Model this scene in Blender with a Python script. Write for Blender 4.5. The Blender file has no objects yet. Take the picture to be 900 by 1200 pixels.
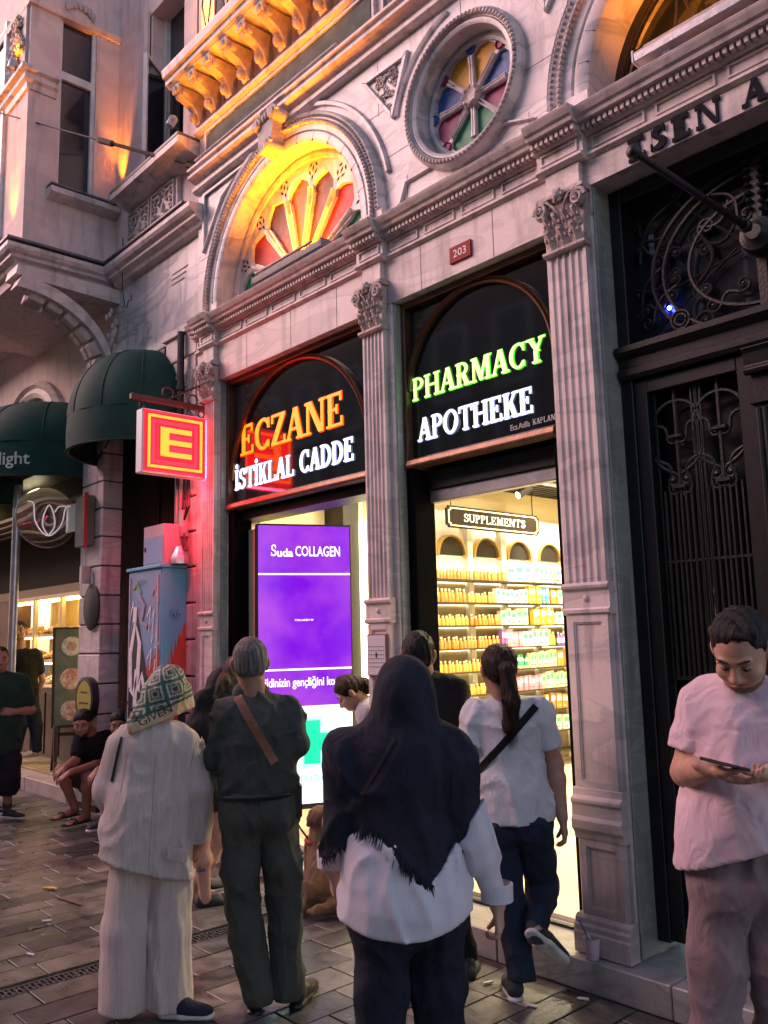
import bpy, bmesh, math, random
import numpy as np
from mathutils import Vector, Matrix
random.seed(7)
PI = math.pi
rad = math.radians
scene = bpy.context.scene
COL = scene.collection

# ------------------------------------------------------------------ camera, sky, light, exposure
def setup_camera():
    yaw, pitch, roll = -0.830286275, 0.146377986, -0.0245851263
    cy, sy, cp, sp = math.cos(yaw), math.sin(yaw), math.cos(pitch), math.sin(pitch)
    f = Vector((sy*cp, cy*cp, sp)); r = Vector((cy, -sy, 0)); u = r.cross(f)
    cr, sr = math.cos(roll), math.sin(roll)
    r, u = r*cr + u*sr, -r*sr + u*cr
    cd = bpy.data.cameras.new('camera'); co = bpy.data.objects.new('camera', cd); COL.objects.link(co)
    m = Matrix.Identity(4)
    for i in range(3):
        m[i][0] = r[i]; m[i][1] = u[i]; m[i][2] = -f[i]
    m[0][3], m[1][3], m[2][3] = 0, -3.636, 1.65
    co.matrix_world = m
    cd.sensor_fit = 'VERTICAL'; cd.sensor_height = 36; cd.lens = 1000.56/1200*36
    cd.clip_start = 0.05; cd.clip_end = 500
    scene.camera = co
setup_camera()
scene.view_settings.view_transform = 'Standard'
scene.view_settings.look = 'None'
scene.view_settings.exposure = 1.42
scene.view_settings.gamma = 1.0
world = bpy.data.worlds.new("World"); scene.world = world; world.use_nodes = True
wn = world.node_tree; wn.nodes.clear()
sky = wn.nodes.new('ShaderNodeTexSky'); sky.sky_type = 'NISHITA'; sky.sun_disc = False
SUN_EL, SUN_AZ = rad(16), rad(-128)      # low glow at the far end of the street, on the street side
sky.sun_elevation = SUN_EL; sky.sun_rotation = SUN_AZ
tint = wn.nodes.new('ShaderNodeMixRGB'); tint.blend_type = 'MULTIPLY'; tint.inputs[0].default_value = 1
tint.inputs[2].default_value = (1.0, 0.86, 0.87, 1)
bgn = wn.nodes.new('ShaderNodeBackground'); bgn.inputs[1].default_value = 0.14
wo = wn.nodes.new('ShaderNodeOutputWorld')
wn.links.new(sky.outputs[0], tint.inputs[1]); wn.links.new(tint.outputs[0], bgn.inputs[0]); wn.links.new(bgn.outputs[0], wo.inputs[0])
sd = bpy.data.lights.new('sun', 'SUN'); sd.energy = 1.5; sd.angle = rad(40); sd.color = (1.0, 0.55, 0.53)
so = bpy.data.objects.new('sun', sd); COL.objects.link(so)
_d = Vector((math.sin(SUN_AZ)*math.cos(rad(32)), math.cos(SUN_AZ)*math.cos(rad(32)), math.sin(rad(32))))
so.rotation_euler = _d.to_track_quat('Z', 'Y').to_euler()

# ------------------------------------------------------------------ bookkeeping
def tag(o, label=None, cat=None, group=None, kind=None):
    if label: o['label'] = label
    if cat: o['category'] = cat
    if group: o['group'] = group
    if kind: o['kind'] = kind
    return o
def thing(name, label, cat, loc=(0, 0, 0), group=None, rotz=0):
    o = bpy.data.objects.new(name, None); COL.objects.link(o)
    o.empty_display_size = 0.1
    o.location = loc; o.rotation_euler = (0, 0, rotz)
    o['loc'] = list(loc); o['rz'] = rotz
    return tag(o, label, cat, group)
def wmat(o):
    m = Matrix.Translation(o.location) @ o.rotation_euler.to_matrix().to_4x4()
    return wmat(o.parent) @ m if o.parent else m
def link(me, name, parent=None, world_coords=True):
    """link a mesh; its coordinates are world ones unless told otherwise"""
    o = bpy.data.objects.new(name, me); COL.objects.link(o)
    if parent is not None:
        o.parent = parent
        if world_coords:
            m = wmat(parent).inverted()
            o.location = m.to_translation(); o.rotation_euler = m.to_euler()
    return o
def copy_tree(o, parent=None, label=None, loc=None, rotz=None):
    c = o.copy(); COL.objects.link(c); c.parent = parent
    if label: c['label'] = label
    if loc is not None: c.location = loc
    if rotz is not None: c.rotation_euler = (0, 0, rotz)
    for ch in o.children: copy_tree(ch, c)
    return c

# ------------------------------------------------------------------ materials
MATS = {}
def mat(name, col, rough=.6, col2=None, vs=4., bump=0., bs=60., metal=0., emit=None, es=0., detail=5, pos=True,
        trans=0., spec=.5, coat=0., lo=.35, hi=.65, stretch=None, rnd=0., sheen=0., alpha=1., vcol=False, wr=0.):
    if name in MATS: return MATS[name]
    m = bpy.data.materials.new(name); m.use_nodes = True
    nt = m.node_tree; N = nt.nodes; L = nt.links; b = N['Principled BSDF']
    c4 = lambda c: (c[0], c[1], c[2], 1)
    b.inputs['Roughness'].default_value = rough; b.inputs['Metallic'].default_value = metal
    b.inputs['Base Color'].default_value = c4(col)
    b.inputs['Specular IOR Level'].default_value = spec
    if coat: b.inputs['Coat Weight'].default_value = coat
    if trans: b.inputs['Transmission Weight'].default_value = trans
    if alpha < 1: b.inputs['Alpha'].default_value = alpha
    if sheen: b.inputs['Sheen Weight'].default_value = sheen; b.inputs['Sheen Roughness'].default_value = .5
    if emit:
        b.inputs['Emission Color'].default_value = c4(emit); b.inputs['Emission Strength'].default_value = es
    src = None
    if pos:
        g = N.new('ShaderNodeNewGeometry'); src = g.outputs['Position']
    else:
        g = N.new('ShaderNodeTexCoord'); src = g.outputs['Object']
    if stretch:
        mp = N.new('ShaderNodeMapping'); mp.inputs['Scale'].default_value = stretch
        L.new(src, mp.inputs[0]); src = mp.outputs[0]
    base = None
    if vcol:
        a = N.new('ShaderNodeVertexColor'); a.layer_name = 'Col'; base = a.outputs[0]
    if col2:
        n = N.new('ShaderNodeTexNoise'); n.inputs['Scale'].default_value = vs; n.inputs['Detail'].default_value = detail
        n.inputs['Roughness'].default_value = .62
        L.new(src, n.inputs['Vector'])
        r = N.new('ShaderNodeMapRange'); r.inputs[1].default_value = lo; r.inputs[2].default_value = hi
        L.new(n.outputs[0], r.inputs[0])
        mx = N.new('ShaderNodeMixRGB'); mx.inputs[1].default_value = c4(col); mx.inputs[2].default_value = c4(col2)
        L.new(r.outputs[0], mx.inputs[0])
        if base is not None:
            mm = N.new('ShaderNodeMixRGB'); mm.blend_type = 'MULTIPLY'; mm.inputs[0].default_value = 1
            L.new(base, mm.inputs[1]); L.new(mx.outputs[0], mm.inputs[2]); base = mm.outputs[0]
        else: base = mx.outputs[0]
    if rnd:
        oi = N.new('ShaderNodeObjectInfo'); mr = N.new('ShaderNodeMapRange')
        mr.inputs[3].default_value = 1-rnd; mr.inputs[4].default_value = 1+rnd
        L.new(oi.outputs['Random'], mr.inputs[0])
        mm = N.new('ShaderNodeMixRGB'); mm.blend_type = 'MULTIPLY'; mm.inputs[0].default_value = 1
        if base is not None: L.new(base, mm.inputs[1])
        else: mm.inputs[1].default_value = c4(col)
        L.new(mr.outputs[0], mm.inputs[2]); base = mm.outputs[0]
    if base is not None: L.new(base, b.inputs['Base Color'])
    if bump:
        n2 = N.new('ShaderNodeTexNoise'); n2.inputs['Scale'].default_value = bs; n2.inputs['Detail'].default_value = 6
        L.new(src, n2.inputs['Vector'])
        bp = N.new('ShaderNodeBump'); bp.inputs['Strength'].default_value = bump; bp.inputs['Distance'].default_value = .01
        L.new(n2.outputs[0], bp.inputs['Height']); L.new(bp.outputs[0], b.inputs['Normal'])
        if wr:
            mp5 = N.new('ShaderNodeMapping'); mp5.inputs['Scale'].default_value = (1.3, 1.3, .8); mp5.inputs['Rotation'].default_value = (0, .5, 0); L.new(src, mp5.inputs[0])
            n5 = N.new('ShaderNodeTexNoise'); n5.inputs['Scale'].default_value = 9; n5.inputs['Detail'].default_value = 2.5; n5.inputs['Distortion'].default_value = .7; L.new(mp5.outputs[0], n5.inputs['Vector'])
            b5 = N.new('ShaderNodeBump'); b5.inputs['Strength'].default_value = wr; b5.inputs['Distance'].default_value = .05; L.new(n5.outputs[0], b5.inputs['Height']); L.new(b5.outputs[0], bp.inputs['Normal'])
        rr = N.new('ShaderNodeMapRange'); rr.inputs[3].default_value = max(0, rough-.12); rr.inputs[4].default_value = min(1, rough+.12)
        L.new(n2.outputs[0], rr.inputs[0]); L.new(rr.outputs[0], b.inputs['Roughness'])
    MATS[name] = m
    return m
def marble(name, col, vein, dirt, rough=.45, vs=1.2, rot=(0, .6, 0), slab=None):
    """veined, weathered stone: large soft veins, grime streaks that run down, slab tone changes"""
    m = bpy.data.materials.new(name); m.use_nodes = True
    nt = m.node_tree; N = nt.nodes; L = nt.links; b = N['Principled BSDF']
    g = N.new('ShaderNodeNewGeometry')
    mp = N.new('ShaderNodeMapping'); mp.inputs['Rotation'].default_value = rot; mp.inputs['Scale'].default_value = (1, 1, 3.2)
    L.new(g.outputs['Position'], mp.inputs[0])
    n = N.new('ShaderNodeTexNoise'); n.inputs['Scale'].default_value = vs; n.inputs['Detail'].default_value = 7; n.inputs['Distortion'].default_value = 1.1
    L.new(mp.outputs[0], n.inputs['Vector'])
    r = N.new('ShaderNodeValToRGB'); e = r.color_ramp.elements
    e[0].position = .38; e[0].color = (*col, 1); e[1].position = .62; e[1].color = tuple(c*.93 for c in col)+(1,)
    x = e.new(.50); x.color = (*vein, 1); x = e.new(.46); x.color = (*col, 1); x = e.new(.55); x.color = tuple(c*.85 for c in col)+(1,)
    L.new(n.outputs[0], r.inputs[0])
    mp2 = N.new('ShaderNodeMapping'); mp2.inputs['Scale'].default_value = (5, 5, .8); L.new(g.outputs['Position'], mp2.inputs[0])
    n2 = N.new('ShaderNodeTexNoise'); n2.inputs['Scale'].default_value = 2.2; n2.inputs['Detail'].default_value = 10; L.new(mp2.outputs[0], n2.inputs['Vector'])
    mr = N.new('ShaderNodeMapRange'); mr.inputs[1].default_value = .52; mr.inputs[2].default_value = .76; L.new(n2.outputs[0], mr.inputs[0])
    mx = N.new('ShaderNodeMixRGB'); mx.inputs[2].default_value = (*dirt, 1); L.new(mr.outputs[0], mx.inputs[0]); L.new(r.outputs[0], mx.inputs[1])
    # noisy grime, stronger low on the stone
    grime_noise = N.new('ShaderNodeTexNoise'); grime_noise.inputs['Scale'].default_value = 3; grime_noise.inputs['Detail'].default_value = 8; L.new(g.outputs['Position'], grime_noise.inputs['Vector'])
    sx = N.new('ShaderNodeSeparateXYZ'); L.new(g.outputs['Position'], sx.inputs[0])
    lowr = N.new('ShaderNodeMapRange'); lowr.inputs[1].default_value = 1.3; lowr.inputs[2].default_value = 0.0; L.new(sx.outputs[2], lowr.inputs[0])
    ml = N.new('ShaderNodeMath'); ml.operation = 'MULTIPLY'; L.new(lowr.outputs[0], ml.inputs[0]); L.new(grime_noise.outputs[0], ml.inputs[1])
    mx2 = N.new('ShaderNodeMixRGB'); mx2.inputs[2].default_value = tuple(c*.6 for c in dirt)+(1,); L.new(ml.outputs[0], mx2.inputs[0]); L.new(mx.outputs[0], mx2.inputs[1])
    out = mx2.outputs[0]
    if slab:
        bk = N.new('ShaderNodeTexVoronoi'); bk.inputs['Scale'].default_value = slab; bk.distance = 'CHEBYCHEV'
        L.new(g.outputs['Position'], bk.inputs['Vector'])
        hs = N.new('ShaderNodeSeparateColor'); L.new(bk.outputs['Color'], hs.inputs[0])
        q = N.new('ShaderNodeMapRange'); q.inputs[3].default_value = .82; q.inputs[4].default_value = 1.06; L.new(hs.outputs[0], q.inputs[0])
        mm = N.new('ShaderNodeMixRGB'); mm.blend_type = 'MULTIPLY'; mm.inputs[0].default_value = 1
        L.new(out, mm.inputs[1]); L.new(q.outputs[0], mm.inputs[2]); out = mm.outputs[0]
    L.new(out, b.inputs['Base Color'])
    b.inputs['Roughness'].default_value = rough
    n3 = N.new('ShaderNodeTexNoise'); n3.inputs['Scale'].default_value = 45; n3.inputs['Detail'].default_value = 8; L.new(g.outputs['Position'], n3.inputs['Vector'])
    bp = N.new('ShaderNodeBump'); bp.inputs['Strength'].default_value = .35; bp.inputs['Distance'].default_value = .006
    L.new(n3.outputs[0], bp.inputs['Height']); L.new(bp.outputs[0], b.inputs['Normal'])
    MATS[name] = m
    return m

# ------------------------------------------------------------------ mesh builder
class MB:
    def __init__(s): s.v = []; s.f = []; s.mi = []; s.cm = 0
    def add(s, vs, fs):
        o = len(s.v); s.v += [tuple(p) for p in vs]; s.f += [tuple(i+o for i in f) for f in fs]; s.mi += [s.cm]*len(fs); return s
    def box(s, x0, x1, y0, y1, z0, z1):
        v = [(x, y, z) for x in (x0, x1) for y in (y0, y1) for z in (z0, z1)]
        return s.add(v, [(0, 1, 3, 2), (4, 6, 7, 5), (0, 4, 5, 1), (2, 3, 7, 6), (0, 2, 6, 4), (1, 5, 7, 3)])
    def prism(s, pts, a, b, axis='y'):
        n = len(pts)
        def P(p, t):
            return (p[0], t, p[1]) if axis == 'y' else ((t, p[0], p[1]) if axis == 'x' else (p[0], p[1], t))
        v = [P(p, a) for p in pts]+[P(p, b) for p in pts]
        f = [tuple(range(n)), tuple(range(2*n-1, n-1, -1))]+[(i, i+n, (i+1) % n+n, (i+1) % n) for i in range(n)]
        return s.add(v, f)
    def tube(s, pts, r, n=6, closed=False, flat=None):
        pts = [Vector(p) for p in pts]; m = len(pts)
        rs = r if isinstance(r, (list, tuple)) else [r]*m
        up = None; rings = []
        for i, p in enumerate(pts):
            a = pts[i-1] if (i > 0 or closed) else p; b = pts[(i+1) % m] if (i < m-1 or closed) else p
            t = (b-a)
            t = t.normalized() if t.length > 1e-9 else Vector((0, 0, 1))
            if up is None:
                up = Vector((0, 0, 1)) if abs(t.z) < .9 else Vector((0, 1, 0))
            sd_ = t.cross(up)
            if sd_.length < 1e-6: sd_ = t.cross(Vector((1, .3, 0)))
            sd_.normalize(); up = sd_.cross(t).normalized()
            k = flat or 1
            rings.append([p+sd_*math.cos(2*PI*j/n)*rs[i]+up*math.sin(2*PI*j/n)*rs[i]*k for j in range(n)])
        v = [q for rg in rings for q in rg]; f = []
        for i in range(m if closed else m-1):
            for j in range(n):
                i2 = (i+1) % m
                f.append((i*n+j, i*n+(j+1) % n, i2*n+(j+1) % n, i2*n+j))
        if not closed:
            f.append(tuple(range(n-1, -1, -1))); f.append(tuple((m-1)*n+j for j in range(n)))
        return s.add(v, f)
    def lathe(s, prof, c=(0, 0, 0), n=16, axis='z', arc=2*PI, a0=0):
        full = abs(arc-2*PI) < 1e-6; m = n if full else n+1; v = []; f = []
        for i in range(m):
            a = a0+arc*i/n
            for (r, h) in prof:
                x, y = r*math.cos(a), r*math.sin(a)
                p = (x, y, h) if axis == 'z' else ((x, h, y) if axis == 'y' else (h, x, y))
                v.append((p[0]+c[0], p[1]+c[1], p[2]+c[2]))
        k = len(prof)
        for i in range(n if full else n):
            i2 = (i+1) % m if full else i+1
            for j in range(k-1):
                f.append((i*k+j, i2*k+j, i2*k+j+1, i*k+j+1))
        return s.add(v, f)
    def arc(s, c, prof, a0, a1, n=32):
        """closed profile [(r, y)] swept about (cx, cz) in the facade plane"""
        v = []; f = []; k = len(prof); full = abs(abs(a1-a0)-2*PI) < 1e-6; m = n if full else n+1
        for i in range(m):
            a = a0+(a1-a0)*i/n
            for (r, y) in prof: v.append((c[0]+r*math.cos(a), y, c[1]+r*math.sin(a)))
        for i in range(n):
            i2 = (i+1) % m if full else i+1
            for j in range(k):
                f.append((i*k+j, i2*k+j, i2*k+(j+1) % k, i*k+(j+1) % k))
        if not full: f += [tuple(range(k)), tuple(n*k+j for j in range(k-1, -1, -1))]
        return s.add(v, f)
    def ball(s, c, r, n=10, m=6):
        rx, ry, rz = r if isinstance(r, (tuple, list)) else (r, r, r)
        v = [(c[0], c[1], c[2]-rz)]; f = []
        for i in range(1, m):
            t = PI*i/m-PI/2
            for j in range(n):
                a = 2*PI*j/n; v.append((c[0]+rx*math.cos(t)*math.cos(a), c[1]+ry*math.cos(t)*math.sin(a), c[2]+rz*math.sin(t)))
        v.append((c[0], c[1], c[2]+rz)); e = len(v)-1
        for j in range(n):
            f.append((0, 1+(j+1) % n, 1+j)); f.append((e, e-n+j, e-n+(j+1) % n))
            for i in range(m-2):
                a = 1+i*n; f.append((a+j, a+(j+1) % n, a+n+(j+1) % n, a+n+j))
        return s.add(v, f)
    def xf(s, M, start=0):
        for i in range(start, len(s.v)): s.v[i] = tuple(M @ Vector(s.v[i]))
        return s
    def mesh(s, name, mats, bevel=0., smooth=False, seg=1, tri=False):
        me = bpy.data.meshes.new(name); me.from_pydata(s.v, [], s.f)
        for q in (mats if isinstance(mats, (list, tuple)) else [mats]): me.materials.append(q)
        me.polygons.foreach_set('material_index', s.mi)
        bm = bmesh.new(); bm.from_mesh(me)
        bmesh.ops.recalc_face_normals(bm, faces=bm.faces)
        if bevel:
            es = [e for e in bm.edges if len(e.link_faces) == 2 and e.calc_face_angle(0) > .5]
            bmesh.ops.bevel(bm, geom=es, offset=bevel, segments=seg, affect='EDGES', clamp_overlap=True)
        bm.to_mesh(me); bm.free()
        if smooth is True: me.shade_smooth()
        elif smooth:
            me.shade_smooth(); me.set_sharp_from_angle(angle=rad(smooth))
        return me
    def build(s, name, mats, parent=None, bevel=0., smooth=False, seg=1, wc=True):
        return link(s.mesh(name, mats, bevel, smooth, seg), name, parent, wc)
def arcpts(cx, cz, r, a0, a1, n, rz=None):
    return [(cx+r*math.cos(a0+(a1-a0)*i/n), cz+(rz or r)*math.sin(a0+(a1-a0)*i/n)) for i in range(n+1)]

# ------------------------------------------------------------------ serif capitals drawn as strokes
def glyph(ch, W=.2, t=.085, sf=.07):
    """polygons of one capital, cap height 1; W thick stem, t thin stroke"""
    P = []
    def R(x0, x1, y0, y1): P.append([(x0, y0), (x1, y0), (x1, y1), (x0, y1)])
    def stem(x, w=W, y0=0, y1=1, a=True, b=True, e=.09):
        R(x, x+w, y0, y1)
        if a: R(x-e, x+w+e, y0, y0+sf)
        if b: R(x-e, x+w+e, y1-sf, y1)
    def dg(x0, x1, y0, y1, w): P.append([(x0, y0), (x0+w, y0), (x1+w, y1), (x1, y1)])
    def band(cx, cy, rx, ry, a0, a1, w0, w1, n=14):
        for i in range(n):
            q = []
            for k, a in ((0, a0+(a1-a0)*i/n), (0, a0+(a1-a0)*(i+1)/n), (1, a0+(a1-a0)*(i+1)/n), (1, a0+(a1-a0)*i/n)):
                w = w1+(w0-w1)*abs(math.cos(a))
                q.append((cx+(rx-w*k)*math.cos(a), cy+(ry-(w if abs(math.cos(a)) > .7 else w1+(w0-w1)*abs(math.cos(a)))*k)*math.sin(a)))
            P.append(q)
    d = PI/180
    if ch in 'EFL':
        stem(.09); adv = .78
        if ch != 'L': R(.09, .68, 1-t, 1); R(.62, .69, .74, 1)
        if ch != 'F': R(.09, .72, 0, t); R(.66, .73, 0, .27); adv = .80
        if ch != 'L': R(.09, .5, .47, .47+t); R(.45, .51, .37, .65)
    elif ch in 'Iİ':
        stem(.09); adv = .42
        if ch == 'İ': P.append([(.19+.11*math.cos(k*PI/5), 1.18+.11*math.sin(k*PI/5)) for k in range(10)])
    elif ch == 'C': band(.48, .5, .45, .52, 42*d, 318*d, W, t, 22); R(.74, .81, .66, .98); R(.76, .80, .04, .26); adv = .88
    elif ch == 'O': band(.5, .5, .47, .52, 0, 360*d, W, t, 28); adv = 1.02
    elif ch == 'Z': dg(.03, .5, t, 1-t, .24); R(.03, .74, 0, t); R(.04, .74, 1-t, 1); R(.68, .75, 0, .27); R(.03, .10, .73, 1); adv = .80
    elif ch == 'A': dg(0.02, .36, 0, 1, .10); dg(.60, .33, 0, 1, .22); R(.2, .68, .3, .3+t); R(-.05, .22, 0, sf); R(.50, .92, 0, sf); adv = .90
    elif ch == 'N': stem(.09, .1); dg(.66, .10, 0, 1, .22); stem(.78, .1, a=False); R(.0, .3, 1-sf, 1); adv = 1.0
    elif ch == 'M': stem(.09, .1); stem(.86, W); dg(.48, .12, 0.02, 1, .2); dg(.48, .80, 0.02, 1, .11); adv = 1.16
    elif ch == 'T': stem(.32, b=False); R(.0, .84, 1-t, 1); R(0, .065, .74, 1); R(.775, .84, .74, 1); adv = .84
    elif ch == 'K': stem(.09); dg(.28, .66, .4, 1, .1); dg(.58, .32, 0, .58, .22); R(.56, .88, 1-sf, 1); R(.48, .92, 0, sf); adv = .90
    elif ch == 'H': stem(.09); stem(.70); R(.2, .75, .47, .47+t); adv = 1.0
    elif ch == 'D': stem(.09); band(.32, .5, .56, .5, -90*d, 90*d, W, t, 16); R(.09, .36, 0, t); R(.09, .36, 1-t, 1); adv = .95
    elif ch in 'PR':
        stem(.09); band(.38, .73, .33, .27, -90*d, 90*d, W*.9, t, 12); R(.09, .4, 1-t, 1); R(.09, .4, .46, .46+t); adv = .76
        if ch == 'R': dg(.58, .33, 0, .5, .22); R(.5, .90, 0, sf); adv = .88
    elif ch == 'U': stem(.09, W, .3, 1, a=False); stem(.70, .1, .3, 1, a=False); band(.445, .33, .355, .35, 180*d, 360*d, W*.8, t, 14); adv = .92
    elif ch == 'Y': dg(.46, .08, .44, 1, .22); dg(.44, .74, .44, 1, .10); R(.38, .38+W, 0, .5); R(.28, .69, 0, sf); R(-.02, .38, 1-sf, 1); R(.64, .94, 1-sf, 1); adv = .90
    elif ch == 'S':
        band(.37, .74, .30, .27, 30*d, 270*d, W*.82, t*1.2, 16); band(.38, .27, .32, .28, -150*d, 90*d, W*.82, t*1.2, 16)
        R(.58, .64, .68, .98); R(.04, .10, .02, .32); adv = .74
    elif ch == '.': P.append([(.12+.08*math.cos(k*PI/4), .08+.08*math.sin(k*PI/4)) for k in range(8)]); adv = .3
    else: adv = .45
    return P, adv
def letters(txt, width, height, depth, W=.2, t=.085, gap=.03, sf=.07):
    """one MB per glyph in a local frame: x along the text, z up, y from -depth to 0"""
    out = []; x = 0
    for ch in txt:
        P, adv = glyph(ch, W, t, sf); out.append((ch, x, P)); x += adv+gap
    sx = width/(x-gap); res = []
    for ch, x0, P in out:
        if not P: continue
        mb = MB()
        for k, pl in enumerate(P):
            q = [((x0+a)*sx, b*height) for a, b in pl]
            mb.prism(q, -depth-k*.00025, 0, 'y')
        res.append((ch, mb))
    return res
def put_letters(txt, org, dirx, width, height, depth, m, parent, pname='letter', **kw):
    """org: lower left corner; dirx: text direction (horizontal unit vector); one part per letter"""
    dx = Vector(dirx).normalized(); nz = Vector((0, 0, 1)); ny = nz.cross(dx)
    M = Matrix.Translation(org) @ Matrix(((dx.x, ny.x, 0), (dx.y, ny.y, 0), (dx.z, ny.z, 1))).to_4x4()
    for ch, mb in letters(txt, width, height, depth, **kw):
        mb.xf(M); mb.build(pname, m, parent)
def text_mesh(txt, org, dirx, width, height, depth, m, parent, name='lettering', bold=0., z_axis=(0, 0, 1)):
    cu = bpy.data.curves.new(name, 'FONT'); cu.body = txt; cu.extrude = .5; cu.resolution_u = 3; cu.offset = bold
    o = bpy.data.objects.new(name, cu); COL.objects.link(o)
    bpy.context.view_layer.update()
    me = bpy.data.meshes.new_from_object(o.evaluated_get(bpy.context.evaluated_depsgraph_get()))
    bpy.data.objects.remove(o)
    co = np.empty(len(me.vertices)*3, np.float32); me.vertices.foreach_get('co', co); co = co.reshape(-1, 3)
    lo, hi = co.min(0), co.max(0); s = hi-lo
    dx = np.array(Vector(dirx).normalized()); nz = np.array(Vector(z_axis).normalized()); ny = np.cross(nz, dx)
    q = np.array(org)+np.outer((co[:, 0]-lo[0])/s[0]*width, dx)+np.outer((co[:, 1]-lo[1])/s[1]*height, nz)-np.outer((co[:, 2]-lo[2])*depth, ny)
    me.vertices.foreach_set('co', q.astype(np.float32).ravel()); me.materials.clear(); me.materials.append(m); me.update()
    return link(me, name, parent)
# ================================================================== materials used by the setting
M_stone = marble('pink_stone', (.70, .58, .56), (.52, .45, .45), (.30, .24, .23), .5, 1.3)
M_stone2 = marble('pale_marble', (.70, .63, .63), (.38, .38, .41), (.34, .29, .29), .38, 1.0, (0, -.8, 0), slab=1.6)
M_plaster = marble('pink_plaster', (.74, .57, .54), (.68, .52, .49), (.46, .36, .34), .75, .5)
M_carve = mat('carved_stone', (.58, .47, .45), .6, (.38, .31, .30), 9, .8, 55)
M_jamb = marble('shaded_jamb_marble', (.30, .32, .29), (.36, .38, .35), (.16, .17, .15), .4, 2.2)
M_frieze = mat('dark_green_marble', (.075, .09, .08), .7, (.13, .15, .135), 8, .2, 40, spec=.12)
M_step = marble('white_step_marble', (.50, .49, .48), (.30, .31, .33), (.22, .20, .18), .3, 2.0, (0, .2, .9))
M_bronze = mat('bronze_frame', (.17, .085, .045), .38, (.09, .05, .03), 12, .15, 80, metal=.6)
M_black = mat('black_metal', (.007, .007, .008), .42, (.013, .013, .014), 20, .08, 60, spec=.35)
M_iron = mat('wrought_iron', (.010, .010, .011), .42, (.022, .02, .02), 30, .25, 90, spec=.4)
M_glassblk = mat('black_sign_glass', (.008, .010, .011), .06, spec=.8)
M_glassdk = mat('dark_window_glass', (.020, .024, .034), .07, spec=.7)
M_glass = mat('clear_glass', (.9, .95, .95), .02, trans=1.)
M_white = mat('white_paint', (.70, .69, .70), .35, (.55, .54, .54), 10, .1)
M_alu = mat('aluminium', (.55, .54, .56), .35, (.42, .41, .43), 12, .1, metal=.7)
M_darkwood = mat('dark_wood', (.035, .016, .012), .45, (.08, .03, .022), 9, .6, 40, stretch=(6, 6, .8))
P = {}
for n_, c_, e_ in (('red', (.38, .03, .02), .10), ('mauve', (.075, .04, .055), .05), ('orange', (.55, .09, .01), .12), ('green', (.03, .32, .16), .08),
                   ('blue', (.05, .15, .42), .06), ('amber', (.80, .38, .03), .10), ('magenta', (.36, .05, .15), .06)):
    P[n_] = mat('stained_glass_'+n_, c_, .4, tuple(x*.7 for x in c_), 14, .3, 30, spec=.2)

BLD = thing('pharmacy_building', 'ornate pink marble building with fanlight, rose window and fluted pilasters round the lit pharmacy', 'building', (-4, .04, 0))
def bpart(mb, name, m, parent=None, **k): return mb.build(name, m, parent or BLD, **k)

# openings
XL0, XL1, XR0, XR1, XD0, XD1 = -6.04, -4.19, -3.90, -2.65, -2.35, -.85
for a, b in ((-6.40, XL0), (XL1, XR0), (XR1, XD0), (XD1, -.35)):
    bpart(MB().box(a, b, .04, .24 if a > -5 and b < -2.3 else .46, .0, 3.83), 'pier', M_stone, bevel=.006)
# jamb linings; the grey-green of their shaded faces is put into the colour
for x, s in ((XL0, 1), (XL1, -1), (XR0, 1), (XR1, -1), (XD0, 1), (XD1, -1)):
    top = 3.99 if x in (XD0, XD1) else 3.825
    bpart(MB().box(min(x, x+s*.012), max(x, x+s*.012), .055, .118 if x in (XL1, XR0, XL0, XR1) else .40, .141, top), 'jamb', M_jamb, bevel=.003)
mb = MB()
mb.box(-6.40, -2.35, .042, .46, 3.83, 4.13).box(-.85, .5, .042, .46, 3.83, 4.13).box(-2.35, -.85, .042, .46, 3.99, 4.13).box(-2.65, -2.35, .0421, .46, 3.82, 3.84)
bpart(mb, 'lintel', M_stone)
# letters cut on the door lintel
put_letters('ESEN AP', (-2.11, .038, 4.0), (1, 0, 0), .83, .122, .006, mat('black_letter', (.010, .012, .018), .85, spec=.15), BLD, W=.40, t=.19, gap=.16, sf=.17)
# entablature: moulding, panels, dentils, corona, broken forward above every pilaster
PIL = [(-6.24, -6.05), (-4.15, -3.945), (-2.61, -2.372), (-.83, -.6)]
def entab(x0, x1, d, first=False):
    e = .0015 if d else 0
    prof = [(.2, 4.13), (.035-d, 4.13), (.015-d, 4.145), (.015-d, 4.16), (.035-d, 4.165), (.035-d, 4.25), (.01-d, 4.255), (-.0-d, 4.275), (-.0-d, 4.30+e),
            (-.055-d, 4.305+e), (-.06-d, 4.325+e), (-.075-d, 4.335+e), (-.09-d, 4.362+e), (-.095-d, 4.375+e), (-.085-d, 4.385+e), (.2, 4.42)]
    return bpart(MB().prism(prof, x0, x1, 'x'), 'cornice', M_stone)
segs = []; x = -6.40
for a, b in PIL:
    if a-.03 > x: segs.append((x, a-.03, 0))
    segs.append((a-.03, b+.03, .05)); x = b+.03
segs.append((x, .5, 0))
for a, b, d in segs: entab(a, b, d)
mb = MB(); mc = MB()
for a, b, d in segs:
    n = max(1, round((b-a)/.034)); st = (b-a)/n
    for i in range(n): mb.box(a+st*(i+.22), a+st*(i+.78), -.032-d, .02-d, 4.268, 4.2985)
    n = max(1, round((b-a)/.34)); st = (b-a)/n
    for i in range(n):
        p, q = a+st*i+.03, a+st*(i+1)-.03
        for (u0, u1, w0, w1) in ((p, q, 4.232, 4.242), (p, q, 4.177, 4.187), (p, p+.01, 4.187, 4.232), (q-.01, q, 4.187, 4.232)):
            mc.box(u0, u1, .024-d, .04-d, w0, w1)
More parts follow.
